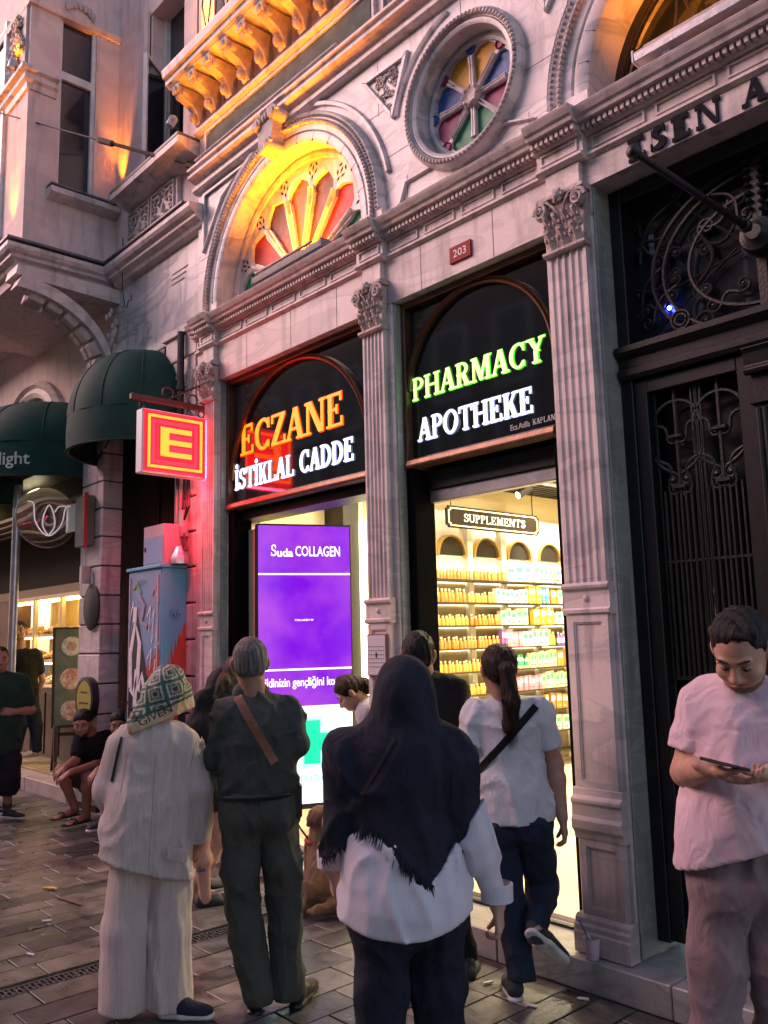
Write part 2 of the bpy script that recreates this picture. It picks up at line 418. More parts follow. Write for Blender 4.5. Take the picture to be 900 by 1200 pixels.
tag(bpart(mb, 'dentil', M_stone), kind='stuff'); bpart(mc, 'frieze_moulding', M_stone)

def pilaster(x0, x1):
    """fluted shaft on two panelled pedestals under a leafy capital"""
    p = bpart(MB().box(x0+.004, x1-.004, .01, .0399, .30, 4.0), 'pilaster', M_stone)
    w = x1-x0; n = 5; pts = [(x0, .02), (x0, -.0)]; fl = w/(n+.6)
    for i in range(n):
        c = x0+w*.5+(i-(n-1)/2)*fl
        for k in range(7):
            a = PI*k/6; pts.append((c-fl*.36*math.cos(a), 0+.010*math.sin(a)))
    pts += [(x1, 0), (x1, .02)]
    bpart(MB().prism(pts, 1.90, 3.655, 'z'), 'shaft', M_stone, p)
    cap = MB(); c = (x0+x1)/2
    cap.prism([(.03, 3.655), (-.02, 3.655), (-.03, 3.665), (-.03, 3.68), (-.012, 3.69), (.03, 3.69)], x0-.015, x1+.015, 'x')
    cap.prism([(x0+.005, 3.69), (x1-.005, 3.69), (x1+.015, 3.95), (x0-.015, 3.95)], -.004, .035)
    for row, (z, nn, h) in enumerate(((3.69, 3, .095), (3.775, 4, .095))):      # curled acanthus leaves
        for i in range(nn):
            lx = x0+w*(i+.5)/nn; lw = w/nn*.42
            cap.add([(lx-lw, -.006, z), (lx+lw, -.006, z), (lx+lw*1.1, -.03, z+h*.6), (lx-lw*1.1, -.03, z+h*.6), (lx-lw*.6, -.062, z+h), (lx+lw*.6, -.062, z+h),
                     (lx-lw*.4, -.066, z+h*.8), (lx+lw*.4, -.066, z+h*.8), (lx, -.02, z), (lx, -.045, z+h*.6), (lx, -.075, z+h)],
                    [(0, 8, 9, 3), (8, 1, 2, 9), (3, 9, 10, 4), (9, 2, 5, 10), (4, 10, 7, 6), (10, 5, 7)])
            for s_ in (-1, 1): cap.ball((lx+s_*lw*.7, -.032, z+h*.55), (.010, .014, .016), 6, 4)
    for s_ in (-1, 1):                                                         # corner scrolls
        cx, cz = c+s_*(w*.5+.0), 3.905; q = []
        for k in range(22):
            a = k*.55; r = .050*(1-k/24); q.append((cx+s_*r*math.cos(a)*.9, -.045-.001*k, cz+r*math.sin(a)))
        cap.tube(q, [.012-.0003*k for k in range(22)], 6)
        cap.lathe([(.0, -.02), (.044, -.02), (.046, -.04), (.03, -.046), (0, -.05)], (cx, 0, cz), 12, 'y')
        q = [(c+s_*.012, -.03, 3.84), (c+s_*.03, -.045, 3.90), (c+s_*w*.3, -.055, 3.945), (c+s_*w*.5, -.05, 3.952)]
        cap.tube(q, .009, 6)
    cap.ball((c, -.055, 3.955), (.03, .03, .034), 10, 6)
    for k in range(6): cap.ball((c+.03*math.cos(k*PI/3), -.06, 3.955+.032*math.sin(k*PI/3)), .013, 6, 4)
    cap.prism([(.035, 3.955), (-.03, 3.955), (-.045, 3.965), (-.045, 3.985), (-.03, 3.99), (.035, 3.99)], x0-.03, x1+.03, 'x')
    bpart(cap, 'capital', M_carve, p, smooth=35)
    def ring(prof, ex=0.): return MB().prism(prof, x0-ex, x1+ex, 'x')
    b = MB()
    b.prism([(.035, 1.74), (-.006, 1.74), (-.02, 1.75), (-.022, 1.765), (-.008, 1.775), (-.006, 1.86), (-.022, 1.872), (-.025, 1.885), (-.01, 1.9), (.035, 1.9)], x0-.018, x1+.018, 'x')
    b.lathe([(0, -.02), (.012, -.016), (.02, -.006)], ((x0+x1)/2, 0, 1.82), 10, 'y')
    bpart(b, 'band', M_stone, p)
    def panel(z0, z1):
        m = MB(); t = .035
        m.box(x0, x1, .004, .02, z0, z1)
        for (a, b_, c_, d) in ((x0, x0+t, z0, z1), (x1-t, x1, z0, z1), (x0+t, x1-t, z1-t, z1), (x0+t, x1-t, z0, z0+t)): m.box(a, b_, -.008, .004, c_, d)
        for (a, b_, c_, d) in ((x0+t, x0+t+.008, z0+t, z1-t), (x1-t-.008, x1-t, z0+t, z1-t), (x0+t+.008, x1-t-.008, z1-t-.008, z1-t), (x0+t+.008, x1-t-.008, z0+t, z0+t+.008)): m.box(a, b_, -.003, .004, c_, d)
        return m
    bpart(panel(.90, 1.739), 'panel', M_stone, p); bpart(panel(.31, .66), 'panel', M_stone, p)
    b = MB().prism([(.035, .66), (-.012, .66), (-.018, .69), (-.035, .71), (-.038, .75), (-.028, .77), (-.026, .82), (-.036, .835), (-.036, .85), (-.014, .865), (-.012, .9), (.035, .9)], x0-.022, x1+.022, 'x')
    bpart(b, 'pedestal_cornice', M_stone, p, bevel=.002)
    b = MB().prism([(.035, .141), (-.045, .141), (-.047, .235), (-.04, .24), (-.042, .265), (-.030, .275), (-.028, .295), (-.012, .31), (.035, .31)], x0-.035, x1+.035, 'x')
    bpart(b, 'base', M_stone, p, bevel=.002)
    bpart(MB().prism([(x0+.01, 3.99), (x1-.01, 3.99), (x1-.01, 4.128), (x0+.01, 4.128)], -.002, .041), 'impost_block', M_stone, p, bevel=.003)
for a, b in PIL: pilaster(a, b)

# ---- upper wall with the three openings
FC, FR = (-5.08, 4.50), .93          # fanlight
RC, RR = (-3.20, 4.98), .39          # rose window
DC, DR = (-1.60, 4.50), .70          # arch above the front door
o = [(-6.40, 4.39), (FC[0]-FR, 4.39)]+arcpts(FC[0], FC[1], FR, PI, 0, 36)+[(FC[0]+FR, 4.39), (RC[0], 4.39)]+arcpts(RC[0], RC[1], RR, -PI/2, -3*PI/2, 24)+[(RC[0], 5.72), (-6.40, 5.72)]
mb = MB().prism(o, .045, .42)
o = [(RC[0], 4.39), (DC[0]-DR, 4.39)]+arcpts(DC[0], DC[1], DR, PI, 0, 36)+[(DC[0]+DR, 4.39), (.5, 4.39), (.5, 5.72), (RC[0], 5.72)]+arcpts(RC[0], RC[1], RR, PI/2, -PI/2, 24)
mb.prism(o, .045, .42)
bpart(mb, 'wall', M_stone2)

def surround(c, r0, r1, carved=True, a0=0, a1=PI, legs=True):
    w = r1-r0
    s = MB().arc(c, [(r0, .05), (r0, .012), (r0+.02, .0), (r0+w*.3, .0), (r0+w*.34, .012), (r0+w*.38, .0), (r1-.035, -.012), (r1-.02, -.02), (r1-.006, -.005), (r1, .05)], a0, a1, 48)
    if legs:
        for sg in (-1, 1):
            xa, xb = sorted((c[0]+sg*r0, c[0]+sg*r1)); s.box(xa, xb, -.004, .05, 4.385, c[1])
    q = bpart(s, 'arch_surround', M_stone2, smooth=40)
    if carved:
        k = MB(); n = int((a1-a0)*(r0+w*.62)/.032)
        for i in range(n+1):
            a = a0+(a1-a0)*i/n
            rr_ = r0+w*.62
            k.ball((c[0]+rr_*math.cos(a), -.016, c[1]+rr_*math.sin(a)), (.018, .02, .018), 6, 4)
            rr_ = r1-.045
            a += .5*(a1-a0)/n
            k.ball((c[0]+rr_*math.cos(a), -.016, c[1]+rr_*math.sin(a)), (.011, .014, .011), 5, 4)
        if legs:
            for sg in (-1, 1):
                for j in range(3): k.ball((c[0]+sg*(r0+w*.62), -.016, 4.41+j*.032), (.018, .02, .018), 6, 4)
        tag(bpart(k, 'carved_leaf_band', M_carve, q, smooth=True), kind='stuff')
    return q
surround(FC, FR, 1.155); surround(DC, DR, .97); surround(RC, RR, .485, True, 0, 2*PI, False)

# stone joints: lintel blocks, wall slabs and the voussoirs of the big arches
jt = mat('stone_joint', (.16, .13, .13), .9)
k = MB()
for x in (-5.62, -5.02, -4.47, -3.62, -3.02, -1.98, -1.2): k.box(x-.0015, x+.0015, .0405, .043, 3.83 if x < -2.4 else 3.99, 4.13)
for x, z0, z1 in ((-3.72, 4.42, 4.66), (-3.98, 5.2, 5.64), (-2.72, 4.42, 4.6), (-2.42, 5.1, 5.64), (-6.3, 5.1, 5.64), (-3.2, 5.47, 5.64)): k.box(x-.0015, x+.0015, .0435, .046, z0, z1)
for x0, x1, z in ((-4.02, -3.66, 4.86), (-4.1, -3.72, 5.22), (-2.72, -2.5, 4.86), (-6.38, -6.2, 5.0)): k.box(x0, x1, .0435, .046, z-.0015, z+.0015)
for c_, r0, r1 in ((FC, FR+.002, FR+.07), (DC, DR+.002, DR+.07)):
    for i in range(1, 14):
        a = PI*i/14; k.prism([(c_[0]+r0*math.cos(a-.0015), c_[1]+r0*math.sin(a-.0015)), (c_[0]+r1*math.cos(a-.0015), c_[1]+r1*math.sin(a-.0015)), (c_[0]+r1*math.cos(a+.0015), c_[1]+r1*math.sin(a+.0015)), (c_[0]+r0*math.cos(a+.0015), c_[1]+r0*math.sin(a+.0015))], -.0012, .01)
tag(bpart(k, 'stone_joint', jt), kind='stuff')
# scroll keystone above the fanlight
k = MB()
k.prism([(-5.20, 5.42), (-5.04, 5.46), (-5.0, 5.66), (-5.22, 5.64)], -.12, .04)
for sx, cz, r in ((-5.21, 5.66, .05), (-5.0, 5.68, .055), (-5.07, 5.45, .045)):
    q = [(sx+r*(1-t/20)*math.cos(t*.6), -.13-.001*t, cz+r*(1-t/20)*math.sin(t*.6)) for t in range(18)]
    k.tube(q, .016, 6); k.lathe([(0, -.16), (r*.6, -.155), (r, -.12), (r, .0)], (sx, 0, cz), 12, 'y')
for t in range(6): k.ball((-5.19+.035*t, -.12, 5.70+.02*math.sin(t*2)), (.022, .03, .04), 6, 5)
bpart(k, 'keystone', M_carve, smooth=40)
# mouldings over the arch bays: hood curves, spandrel frames and panels
k = MB()
k.arc(FC, [(1.20, .05), (1.20, .02), (1.225, .015), (1.235, .03), (1.235, .05)], rad(12), rad(80), 24)
k.arc(RC, [(.60, .05), (.60, .03), (.62, .022), (.63, .05)], rad(100), rad(168), 16)
k.arc(FC, [(1.20, .05), (1.20, .02), (1.225, .015), (1.235, .05)], rad(100), rad(150), 18)
bpart(k, 'hood_moulding', M_stone2)
def frame(pts, w=.02, d=.025, name='spandrel_panel', fill=False):
    k = MB(); m = len(pts); c = (sum(p[0] for p in pts)/m, sum(p[1] for p in pts)/m)
    inn = [(p[0]+(c[0]-p[0])*w*3/math.hypot(p[0]-c[0], p[1]-c[1]), p[1]+(c[1]-p[1])*w*3/math.hypot(p[0]-c[0], p[1]-c[1])) for p in pts]
    for i in range(m):
        j = (i+1) % m; k.prism([pts[i], pts[j], inn[j], inn[i]], .045-d, .046)
    o_ = bpart(k, name, M_stone2, bevel=.004)
    if fill:
        g = MB(); random.seed(3)
        for _ in range(26):
            u, v = random.random(), random.random()
            if u+v > 1: u, v = 1-u, 1-v
            A, B, Cc = inn[0], inn[1], inn[-1]
            x_, z_ = A[0]+(B[0]-A[0])*u+(Cc[0]-A[0])*v, A[1]+(B[1]-A[1])*u+(Cc[1]-A[1])*v
            q = [(x_+.028*(1-t/9)*math.cos(t*.8+u*6), .035, z_+.028*(1-t/9)*math.sin(t*.8+u*6)) for t in range(8)]
            g.tube(q, .007, 5)
        tag(bpart(g, 'leaf_carving', M_carve, o_), kind='stuff')
    return o_
frame([(-4.13, 5.52), (-3.66, 5.52), (-3.83, 5.10)], fill=True)
frame([(-2.74, 5.52), (-2.25, 5.52), (-2.56, 5.12)], fill=True)
frame([(-6.30, 5.60), (-5.62, 5.60), (-5.98, 5.46), (-6.30, 5.05)], w=.015)
frame([(-3.80, 4.47), (-2.62, 4.47), (-2.62, 4.52), (-2.85, 4.60), (-3.74, 4.60)], w=.008, name='low_panel')
# upper string course, dark marble frieze, corbel table and balcony
k = MB()
k.prism([(.06, 5.64), (.01, 5.64), (-.01, 5.66), (-.01, 5.69), (.012, 5.70), (.012, 5.735), (-.03, 5.75), (-.06, 5.765), (-.06, 5.79), (-.035, 5.80), (-.05, 5.815), (-.07, 5.83), (-.07, 5.85), (.06, 5.885)], -6.42, .5, 'x')
bpart(k, 'string_course', M_stone)
bpart(MB().box(-6.40, .5, .05, .42, 5.72, 6.60), 'wall', M_stone)
k = MB().box(-6.22, -4.02, .03, .05, 5.95, 6.16)
k.box(-3.86, -1.6, .03, .05, 5.95, 6.16).box(-1.44, .4, .03, .05, 5.95, 6.16)
bpart(k, 'frieze_panel', M_frieze, bevel=.004)
k = MB()
for a, b in ((-6.26, -3.98), (-3.90, -1.56), (-1.48, .45)):
    for (x0, x1, z0, z1) in ((a, b, 6.17, 6.19), (a, b, 5.92, 5.94), (a, a+.02, 5.94, 6.17), (b-.02, b, 5.94, 6.17)): k.box(x0, x1, .018, .052, z0, z1)
bpart(k, 'frieze_frame', M_stone)
k = MB().prism([(.06, 6.20), (.02, 6.20), (-.01, 6.22), (-.01, 6.25), (.06, 6.27)], -6.42, .5, 'x'); bpart(k, 'string_course', M_stone)
cb = MB()
cb.prism([(.06, 6.28), (.0, 6.28), (-.02, 6.30), (-.03, 6.36), (-.08, 6.42), (-.15, 6.45), (-.20, 6.47), (-.22, 6.50), (-.22, 6.56), (.06, 6.56)], -.045, .045, 'x')
cb.prism([(-.22, 6.50), (-.235, 6.50), (-.235, 6.585), (-.22, 6.585)], -.055, .055, 'x')
for s_ in (-1, 1): cb.lathe([(0, 0), (.035, 0), (.035, .012*s_), (.015, .02*s_), (0, .02*s_)], (s_*.045, -.17, 6.50), 10, 'x')
cb.ball((0, -.235, 6.53), (.03, .02, .035), 8, 5); cb.ball((0, -.06, 6.33), (.03, .04, .05), 8, 5)
cme = cb.mesh('corbel', M_carve, bevel=.003, smooth=40)
x = -6.34; i = 0
while x < .4:
    c_ = link(cme, 'corbel', BLD, False); c_.location = (x+4, -.04, 0); x += .262; i += 1
k = MB().prism([(.05, 6.586), (-.24, 6.586), (-.25, 6.60), (-.27, 6.61), (-.27, 6.65), (-.30, 6.67), (-.31, 6.72), (-.31, 6.74), (.05, 6.76)], -6.46, .5, 'x'); bpart(k, 'balcony_slab', M_stone)
# storey above the balcony
bpart(MB().box(-6.40, -5.95, .08, .46, 6.76, 9.6).box(-5.02, -4.3, .08, .46, 6.76, 9.6).box(-3.4, -2.6, .08, .46, 6.76, 9.6).box(-1.7, .5, .08, .46, 6.76, 9.6).box(-6.4, .5, .081, .46, 9.1, 9.6), 'wall', M_stone)
bpart(MB().box(-6.30, -6.08, .0, .08, 6.77, 9.4), 'wall_pier', M_plaster, bevel=.004)
for a, b in ((-5.95, -5.02), (-4.3, -3.4), (-2.6, -1.7)):
    w_ = bpart(MB().box(a, b, .30, .32, 6.76, 9.1), 'window', M_glassdk)
    bpart(MB().box((a+b)/2-.03, (a+b)/2+.03, .26, .30, 6.76, 9.1).box(a, b, .261, .299, 8.3, 8.38), 'window_bar', M_white, w_)
rl = MB()
for i in range(60):
    xx = -6.05+i*.1
    rl.tube([(xx, -.18, 6.77), (xx+.03*math.sin(i*2), -.18, 6.95), (xx-.03*math.sin(i*2), -.18, 7.15), (xx, -.18, 7.35)], .008, 5)
rl.tube([(-6.1, -.18, 7.36), (.4, -.18, 7.36)], .02, 6); rl.tube([(-6.1, -.18, 6.84), (.4, -.18, 6.84)], .01, 6)
bpart(rl, 'balcony_railing', M_iron)

# ---- fanlight: stone tracery with coloured panes (window plane y = .18)
Y0 = .19
fw_ = bpart(MB().arc(FC, [(FR-.06, Y0), (FR-.06, Y0-.03), (FR-.03, Y0-.04), (FR+.0, Y0-.03), (FR+.0, Y0)], 0, PI, 40), 'fan_window', M_stone2)
def petal(a, half, r0, r1, dip):
    """outline of one pane: narrow at the hub, scalloped arch at the outside"""
    pts = []
    def pp(r, da): return (FC[0]+r*math.cos(a+da), 4.44+r*math.sin(a+da))
    pts.append(pp(r0, -half*.5)); pts.append(pp(r0, half*.5))
    pts.append(pp(r1*.80, half*.78)); pts.append(pp(r1*.86, half*.92)); pts.append(pp(r1*.92, half*.72)); pts.append(pp(r1*.95, half*.45)); pts.append(pp(r1, 0))
    pts.append(pp(r1*.95, -half*.45)); pts.append(pp(r1*.92, -half*.72)); pts.append(pp(r1*.86, -half*.92)); pts.append(pp(r1*.80, -half*.78))
    return pts
cols = ['green', 'red', 'mauve', 'orange', 'mauve', 'red', 'green']
angs = [rad(180-12.86-25.7*i) for i in range(7)]
plate = MB()                                         # pierced plate between the arch and the petals, built from sectors round each pane
for i, a in enumerate(angs):
    pts = petal(a, rad(12.0), .12, .84, 0)
    bpart(MB().prism(pts, Y0+.02, Y0+.032), 'pane', P[cols[i]], fw_)
    out = []
    for q in pts:
        ang = math.atan2(q[1]-4.44, q[0]-FC[0]); out.append(q)
    # quads from the pane outline to the sector boundary
    n = len(pts); h = rad(12.86)
    def bd(ang, r): return (FC[0]+r*math.cos(ang), 4.44+r*math.sin(ang))
    tgt = [bd(a-h, .10), bd(a+h, .10), bd(a+h, .64), bd(a+h, .70), bd(a+h, .78), bd(a+h*.6, .93), bd(a, .93), bd(a-h*.6, .93), bd(a-h, .78), bd(a-h, .70), bd(a-h, .64)]
    tgt[4] = bd(a+h, .93); tgt[8] = bd(a-h, .93)
    for j in range(n):
        j2 = (j+1) % n
        plate.prism([pts[j], pts[j2], tgt[j2], tgt[j]], Y0-.012, Y0+.018)
bpart(plate, 'tracery', M_stone2, fw_)
for i in range(8):
    a = rad(180-25.7*i)
    if i in (0, 7): a += rad(2 if i == 7 else -2)
    s = MB(); c, d = math.cos(a), math.sin(a)
    pt = lambda r: (FC[0]+r*c, Y0-.018, 4.44+r*d)
    s.tube([pt(.08), pt(.10), pt(.14), pt(.55), pt(.57), pt(.585), pt(.60), pt(.62), pt(.64), pt(.71)], [.014, .014, .010, .012, .018, .018, .013, .018, .015, .024], 8)
    bpart(s, 'spoke', M_stone2, fw_, smooth=40)
    for k_, (rr_, da) in enumerate(((.80, 0), (.77, .035), (.77, -.035), (.84, .03), (.84, -.03), (.735, .0))):
        pass
M_hole = mat('dark_opening', (.02, .015, .015), .9)
for i in range(1, 7):
    a = rad(180-25.7*i)
    for (rr_, da, rot, ln) in ((.86, 0, 0, .030), (.83, .045, .6, .026), (.83, -.045, -.6, .026), (.89, .04, -.7, .024), (.89, -.04, .7, .024), (.79, .0, 0, .022)):
        cx, cz = FC[0]+rr_*math.cos(a+da), 4.44+rr_*math.sin(a+da); t = a+rot
        ux, uz = math.cos(t), math.sin(t)
        holes = MB(); holes.prism([(cx-ux*ln, cz-uz*ln), (cx-uz*.011, cz+ux*.011), (cx+ux*ln, cz+uz*ln), (cx+uz*.011, cz-ux*.011)], Y0-.0145, Y0-.0115)
        bpart(holes, 'pierced_leaf_opening', M_hole, fw_)
bpart(MB().arc((FC[0], 4.44), [(0.001, Y0), (0.001, Y0-.05), (.11, Y0-.05), (.12, Y0)], 0, PI, 16), 'hub', M_stone2, fw_)
bpart(MB().box(-6.02, -4.14, .24, .42, 4.385, 5.46), 'window_backing', M_black, fw_)

# ---- rose window
Y1 = .14
rw = bpart(MB().arc(RC, [(RR-.05, Y1+.02), (RR-.05, Y1-.02), (RR-.03, Y1-.03), (RR, Y1-.02), (RR, Y1+.02)], 0, 2*PI, 40), 'rose_window', M_stone2)
rcol = ['blue', 'amber', 'amber', 'blue', 'magenta', 'green', 'green', 'magenta']
def pr(r, a): return (RC[0]+r*math.cos(a), RC[1]+r*math.sin(a))
plate = MB()
for i in range(8):
    a = rad(22.5+45*i)
    pts = [pr(.085, a-.2), pr(.085, a+.2), pr(.25, a+.335), pr(.29, a+.34), pr(.325, a+.23), pr(.34, a), pr(.325, a-.23), pr(.29, a-.34), pr(.25, a-.335)]
    bpart(MB().prism(pts, Y1+.012, Y1+.02), 'pane', P[rcol[i]], rw)
    h = rad(22.5)
    tg = [pr(.06, a-h), pr(.06, a+h), pr(.25, a+h), pr(.29, a+h), pr(.36, a+h), pr(.36, a), pr(.36, a-h), pr(.29, a-h), pr(.25, a-h)]
    for j in range(9):
        j2 = (j+1) % 9; plate.prism([pts[j], pts[j2], tg[j2], tg[j]], Y1-.008, Y1+.01)
    b_ = a-h
    s = MB()
    for o_ in (-.010, .010):
        f = lambda r: (RC[0]+r*math.cos(b_)-o_*math.sin(b_), Y1-.018, RC[1]+r*math.sin(b_)+o_*math.cos(b_))
        s.tube([f(.05), f(.08), f(.22), f(.23), f(.25), f(.27)], [.009, .006, .006, .010, .010, .014], 6)
    bpart(s, 'spoke', M_stone2, rw, smooth=40)
    k = MB().lathe([(0, Y1-.012), (.026, Y1-.012), (.034, Y1-.022), (.038, Y1-.008)], (pr(.33, b_)[0], 0, pr(.33, b_)[1]), 10, 'y'); bpart(k, 'corner_rosette', P['magenta'] if i % 2 else P['blue'], rw)
bpart(plate, 'tracery', M_stone2, rw)
k = MB().lathe([(0, Y1-.04), (.03, Y1-.038), (.05, Y1-.05), (.07, Y1-.035), (.072, Y1)], (RC[0], 0, RC[1]), 20, 'y')
for i in range(8): k.ball((RC[0]+.058*math.cos(i*PI/4), Y1-.045, RC[1]+.058*math.sin(i*PI/4)), .012, 6, 4)
bpart(k, 'hub', M_carve, rw, smooth=40)
bpart(MB().lathe([(0, Y1+.04), (.39, Y1+.04), (.39, Y1+.05), (0, Y1+.05)], (RC[0], 0, RC[1]), 24, 'y'), 'window_backing', M_black, rw)

# ---- iron scrollwork helpers
def spiral(cx, cz, r, a0, turns, y, rad_=.010, sgn=1, n=26):
    return [(cx+r*(1-.82*t/n)*math.cos(a0+sgn*turns*2*PI*t/n), y, cz+r*(1-.82*t/n)*math.sin(a0+sgn*turns*2*PI*t/n)) for t in range(n+1)]
def scroll(mb, p0, p1, bulge, r0, r1, y, w=.010):
    w *= .95
    """S or C bar between two points ending in small spirals"""
    x0, z0 = p0; x1, z1 = p1; dx, dz = x1-x0, z1-z0; L_ = math.hypot(dx, dz); nx, nz = -dz/L_, dx/L_
    mid = [(x0+dx*t/14+nx*bulge*math.sin(PI*t/14), y, z0+dz*t/14+nz*bulge*math.sin(PI*t/14)) for t in range(15)]
    mb.tube(mid, w, 6)
    for (px, pz), (qx, qz), r in ((p0, mid[1][::2], r0), (p1, mid[-2][::2], r1)):
        if not r: continue
        a = math.atan2(pz-qz, px-qx); sg = 1 if bulge > 0 else -1
        if (px, pz) == (x1, z1): sg = -sg
        sg = -sg
        cx, cz = px-sg*r*math.sin(a)*1, pz+sg*r*math.cos(a)*1
        mb.tube(spiral(cx, cz, r, math.atan2(pz-cz, px-cx), 1.35, y, sgn=sg, n=18), w*.85, 6)
        mb.ball((cx, y, cz), w*1.3, 6, 4)
M_amberiron = M_iron
# arch grille over the door
g = bpart(MB().arc(DC, [(DR-.05, .30), (DR-.05, .25), (DR, .25), (DR, .30)], 0, PI, 32), 'arch_grille', M_iron)
m = MB(); yy = .27
for sg in (-1, 1):
    X = lambda u: DC[0]+sg*u
    scroll(m, (X(.62), 4.46), (X(.30), 4.95), .10*sg, .06, .07, yy); scroll(m, (X(.10), 4.45), (X(.50), 4.74), -.12*sg, .05, .05, yy)
    scroll(m, (X(.02), 4.62), (X(.26), 5.08), -.10*sg, .07, .05, yy); scroll(m, (X(.55), 4.44), (X(.05), 4.50), .06*sg, .05, .05, yy)
    scroll(m, (X(.40), 4.60), (X(.62), 4.62), .05*sg, .04, .04, yy); scroll(m, (X(.08), 4.85), (X(.12), 5.14), .05*sg, .03, .03, yy)
    m.tube([(X(.66*math.cos(t*.1)), yy, 4.5+.66*math.sin(t*.1)) for t in range(16)], .012, 6)
m.tube([(DC[0], yy, 4.39), (DC[0], yy, 5.18)], .014, 6)
bpart(m, 'scroll', M_iron, g)
bpart(MB().box(-2.31, -.89, .38, .40, 4.385, 5.22), 'arch_pane', M_glassdk, g)

# ---- front door of the apartments
D = bpart(MB().box(-2.338, -2.27, .19, .36, .20, 3.985).box(-.93, -.862, .19, .36, .20, 3.985).box(-2.27, -.93, .191, .36, 3.90, 3.985), 'front_door', M_black, bevel=.004)
bpart(MB().box(-2.27, -.93, .34, .35, .2, 3.90), 'door_glass', mat('smoky_glass', (.025, .024, .027), .035, spec=.8), D)
k = MB().prism([(.34, 2.93), (.17, 2.93), (.155, 2.95), (.155, 2.985), (.175, 2.995), (.175, 3.04), (.15, 3.055), (.13, 3.07), (.13, 3.10), (.18, 3.115), (.34, 3.115)], -2.325, -.875, 'x')
bpart(k, 'transom', M_black, D)
m = MB(); cx, cz, yy = -1.60, 3.48, .30
for r, w in ((.56, .014), (.50, .012), (.36, .012)):
    m.tube([(cx+r*1.02*math.cos(t*PI/24), yy, cz-.02+r*.78*math.sin(t*PI/24)) for t in range(48)], w, 6, closed=True)
for sg in (-1, 1):
    X = lambda u: cx+sg*u
    m.tube([(X(.67), yy, cz-.14), (X(.1), yy, cz-.02)], .007, 5)
    m.tube([(X(.66), yy, 3.13), (X(.12), yy, cz)], .006, 5); m.tube([(X(.45), yy, 3.88), (X(.06), yy, cz)], .008, 5)
    scroll(m, (X(.63), 3.80), (X(.50), 3.68), .05*sg, .045, .04, yy); scroll(m, (X(.64), 3.58), (X(.40), 3.86), -.07*sg, .0, .04, yy)
    scroll(m, (X(.64), 3.30), (X(.52), 3.52), -.05*sg, .045, .045, yy); scroll(m, (X(.63), 3.16), (X(.34), 3.20), .09*sg, .05, .05, yy)
    scroll(m, (X(.60), 3.34), (X(.50), 3.36), .05*sg, .035, .035, yy); scroll(m, (X(.66), 3.44), (X(.46), 3.48), .05*sg, .03, .03, yy)
    scroll(m, (X(.34), 3.36), (X(.30), 3.62), .08*sg, .05, .05, yy); scroll(m, (X(.22), 3.22), (X(.12), 3.26), -.04*sg, .04, .04, yy)
    scroll(m, (X(.14), 3.74), (X(.30), 3.66), -.06*sg, .05, .05, yy); scroll(m, (X(.10), 3.64), (X(.22), 3.80), .05*sg, .04, .0, yy)
    scroll(m, (X(.62), 3.68), (X(.44), 3.60), .05*sg, .035, .03, yy); scroll(m, (X(.58), 3.24), (X(.44), 3.40), -.04*sg, .035, .035, yy); scroll(m, (X(.26), 3.56), (X(.12), 3.60), .04*sg, .035, .03, yy); scroll(m, (X(.28), 3.30), (X(.36), 3.20), .03*sg, .03, .03, yy)
    m.tube([(X(.42), yy, 3.16), (X(.40), yy, 3.19), (X(.36), yy, 3.20), (X(.35), yy, 3.17), (X(.38), yy, 3.15)], .008, 5)
for rr_ in (.05, .03): m.tube([(cx-.43+rr_*math.cos(t*.5), yy-.01, 3.21+rr_*math.sin(t*.5)) for t in range(13)], .009, 6)
bpart(m, 'transom_grille', M_iron, D)
k = MB().box(cx-.022, cx+.022, yy-.02, yy+.0, 3.11, 3.90)
for i in range(14): k.ball((cx+.03*(-1)**i, yy-.03, 3.62+.02*i), (.018, .02, .012), 6, 4)
bpart(k, 'central_post', M_iron, D)
bpart(MB().lathe([(0, .17), (.035, .17), (.05, .19), (.08, .20), (.09, .23), (.09, .27), (.0, .28)], (cx+.02, 0, 3.475), 20, 'y'), 'medallion', M_iron, D, smooth=35)
k = MB().tube([(cx+.02, .13, 3.475), (cx+.02, -.83, 3.475)], .0155, 10); k.ball((cx+.02, -.845, 3.475), .029, 12, 8); k.lathe([(.02, .12), (.03, .10), (.03, .08), (.02, .07)], (cx+.02, 0, 3.475), 12, 'y')
bpart(k, 'flag_holder_rod', M_iron, D, smooth=40)
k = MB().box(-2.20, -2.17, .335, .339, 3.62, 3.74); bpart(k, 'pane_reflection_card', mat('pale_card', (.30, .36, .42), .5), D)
bpart(MB().ball((-2.10, .315, 3.30), .011, 10, 6), 'blue_indicator', mat('blue_led', (.02, .02, .9), .3, emit=(.05, .08, 1), es=30), D)
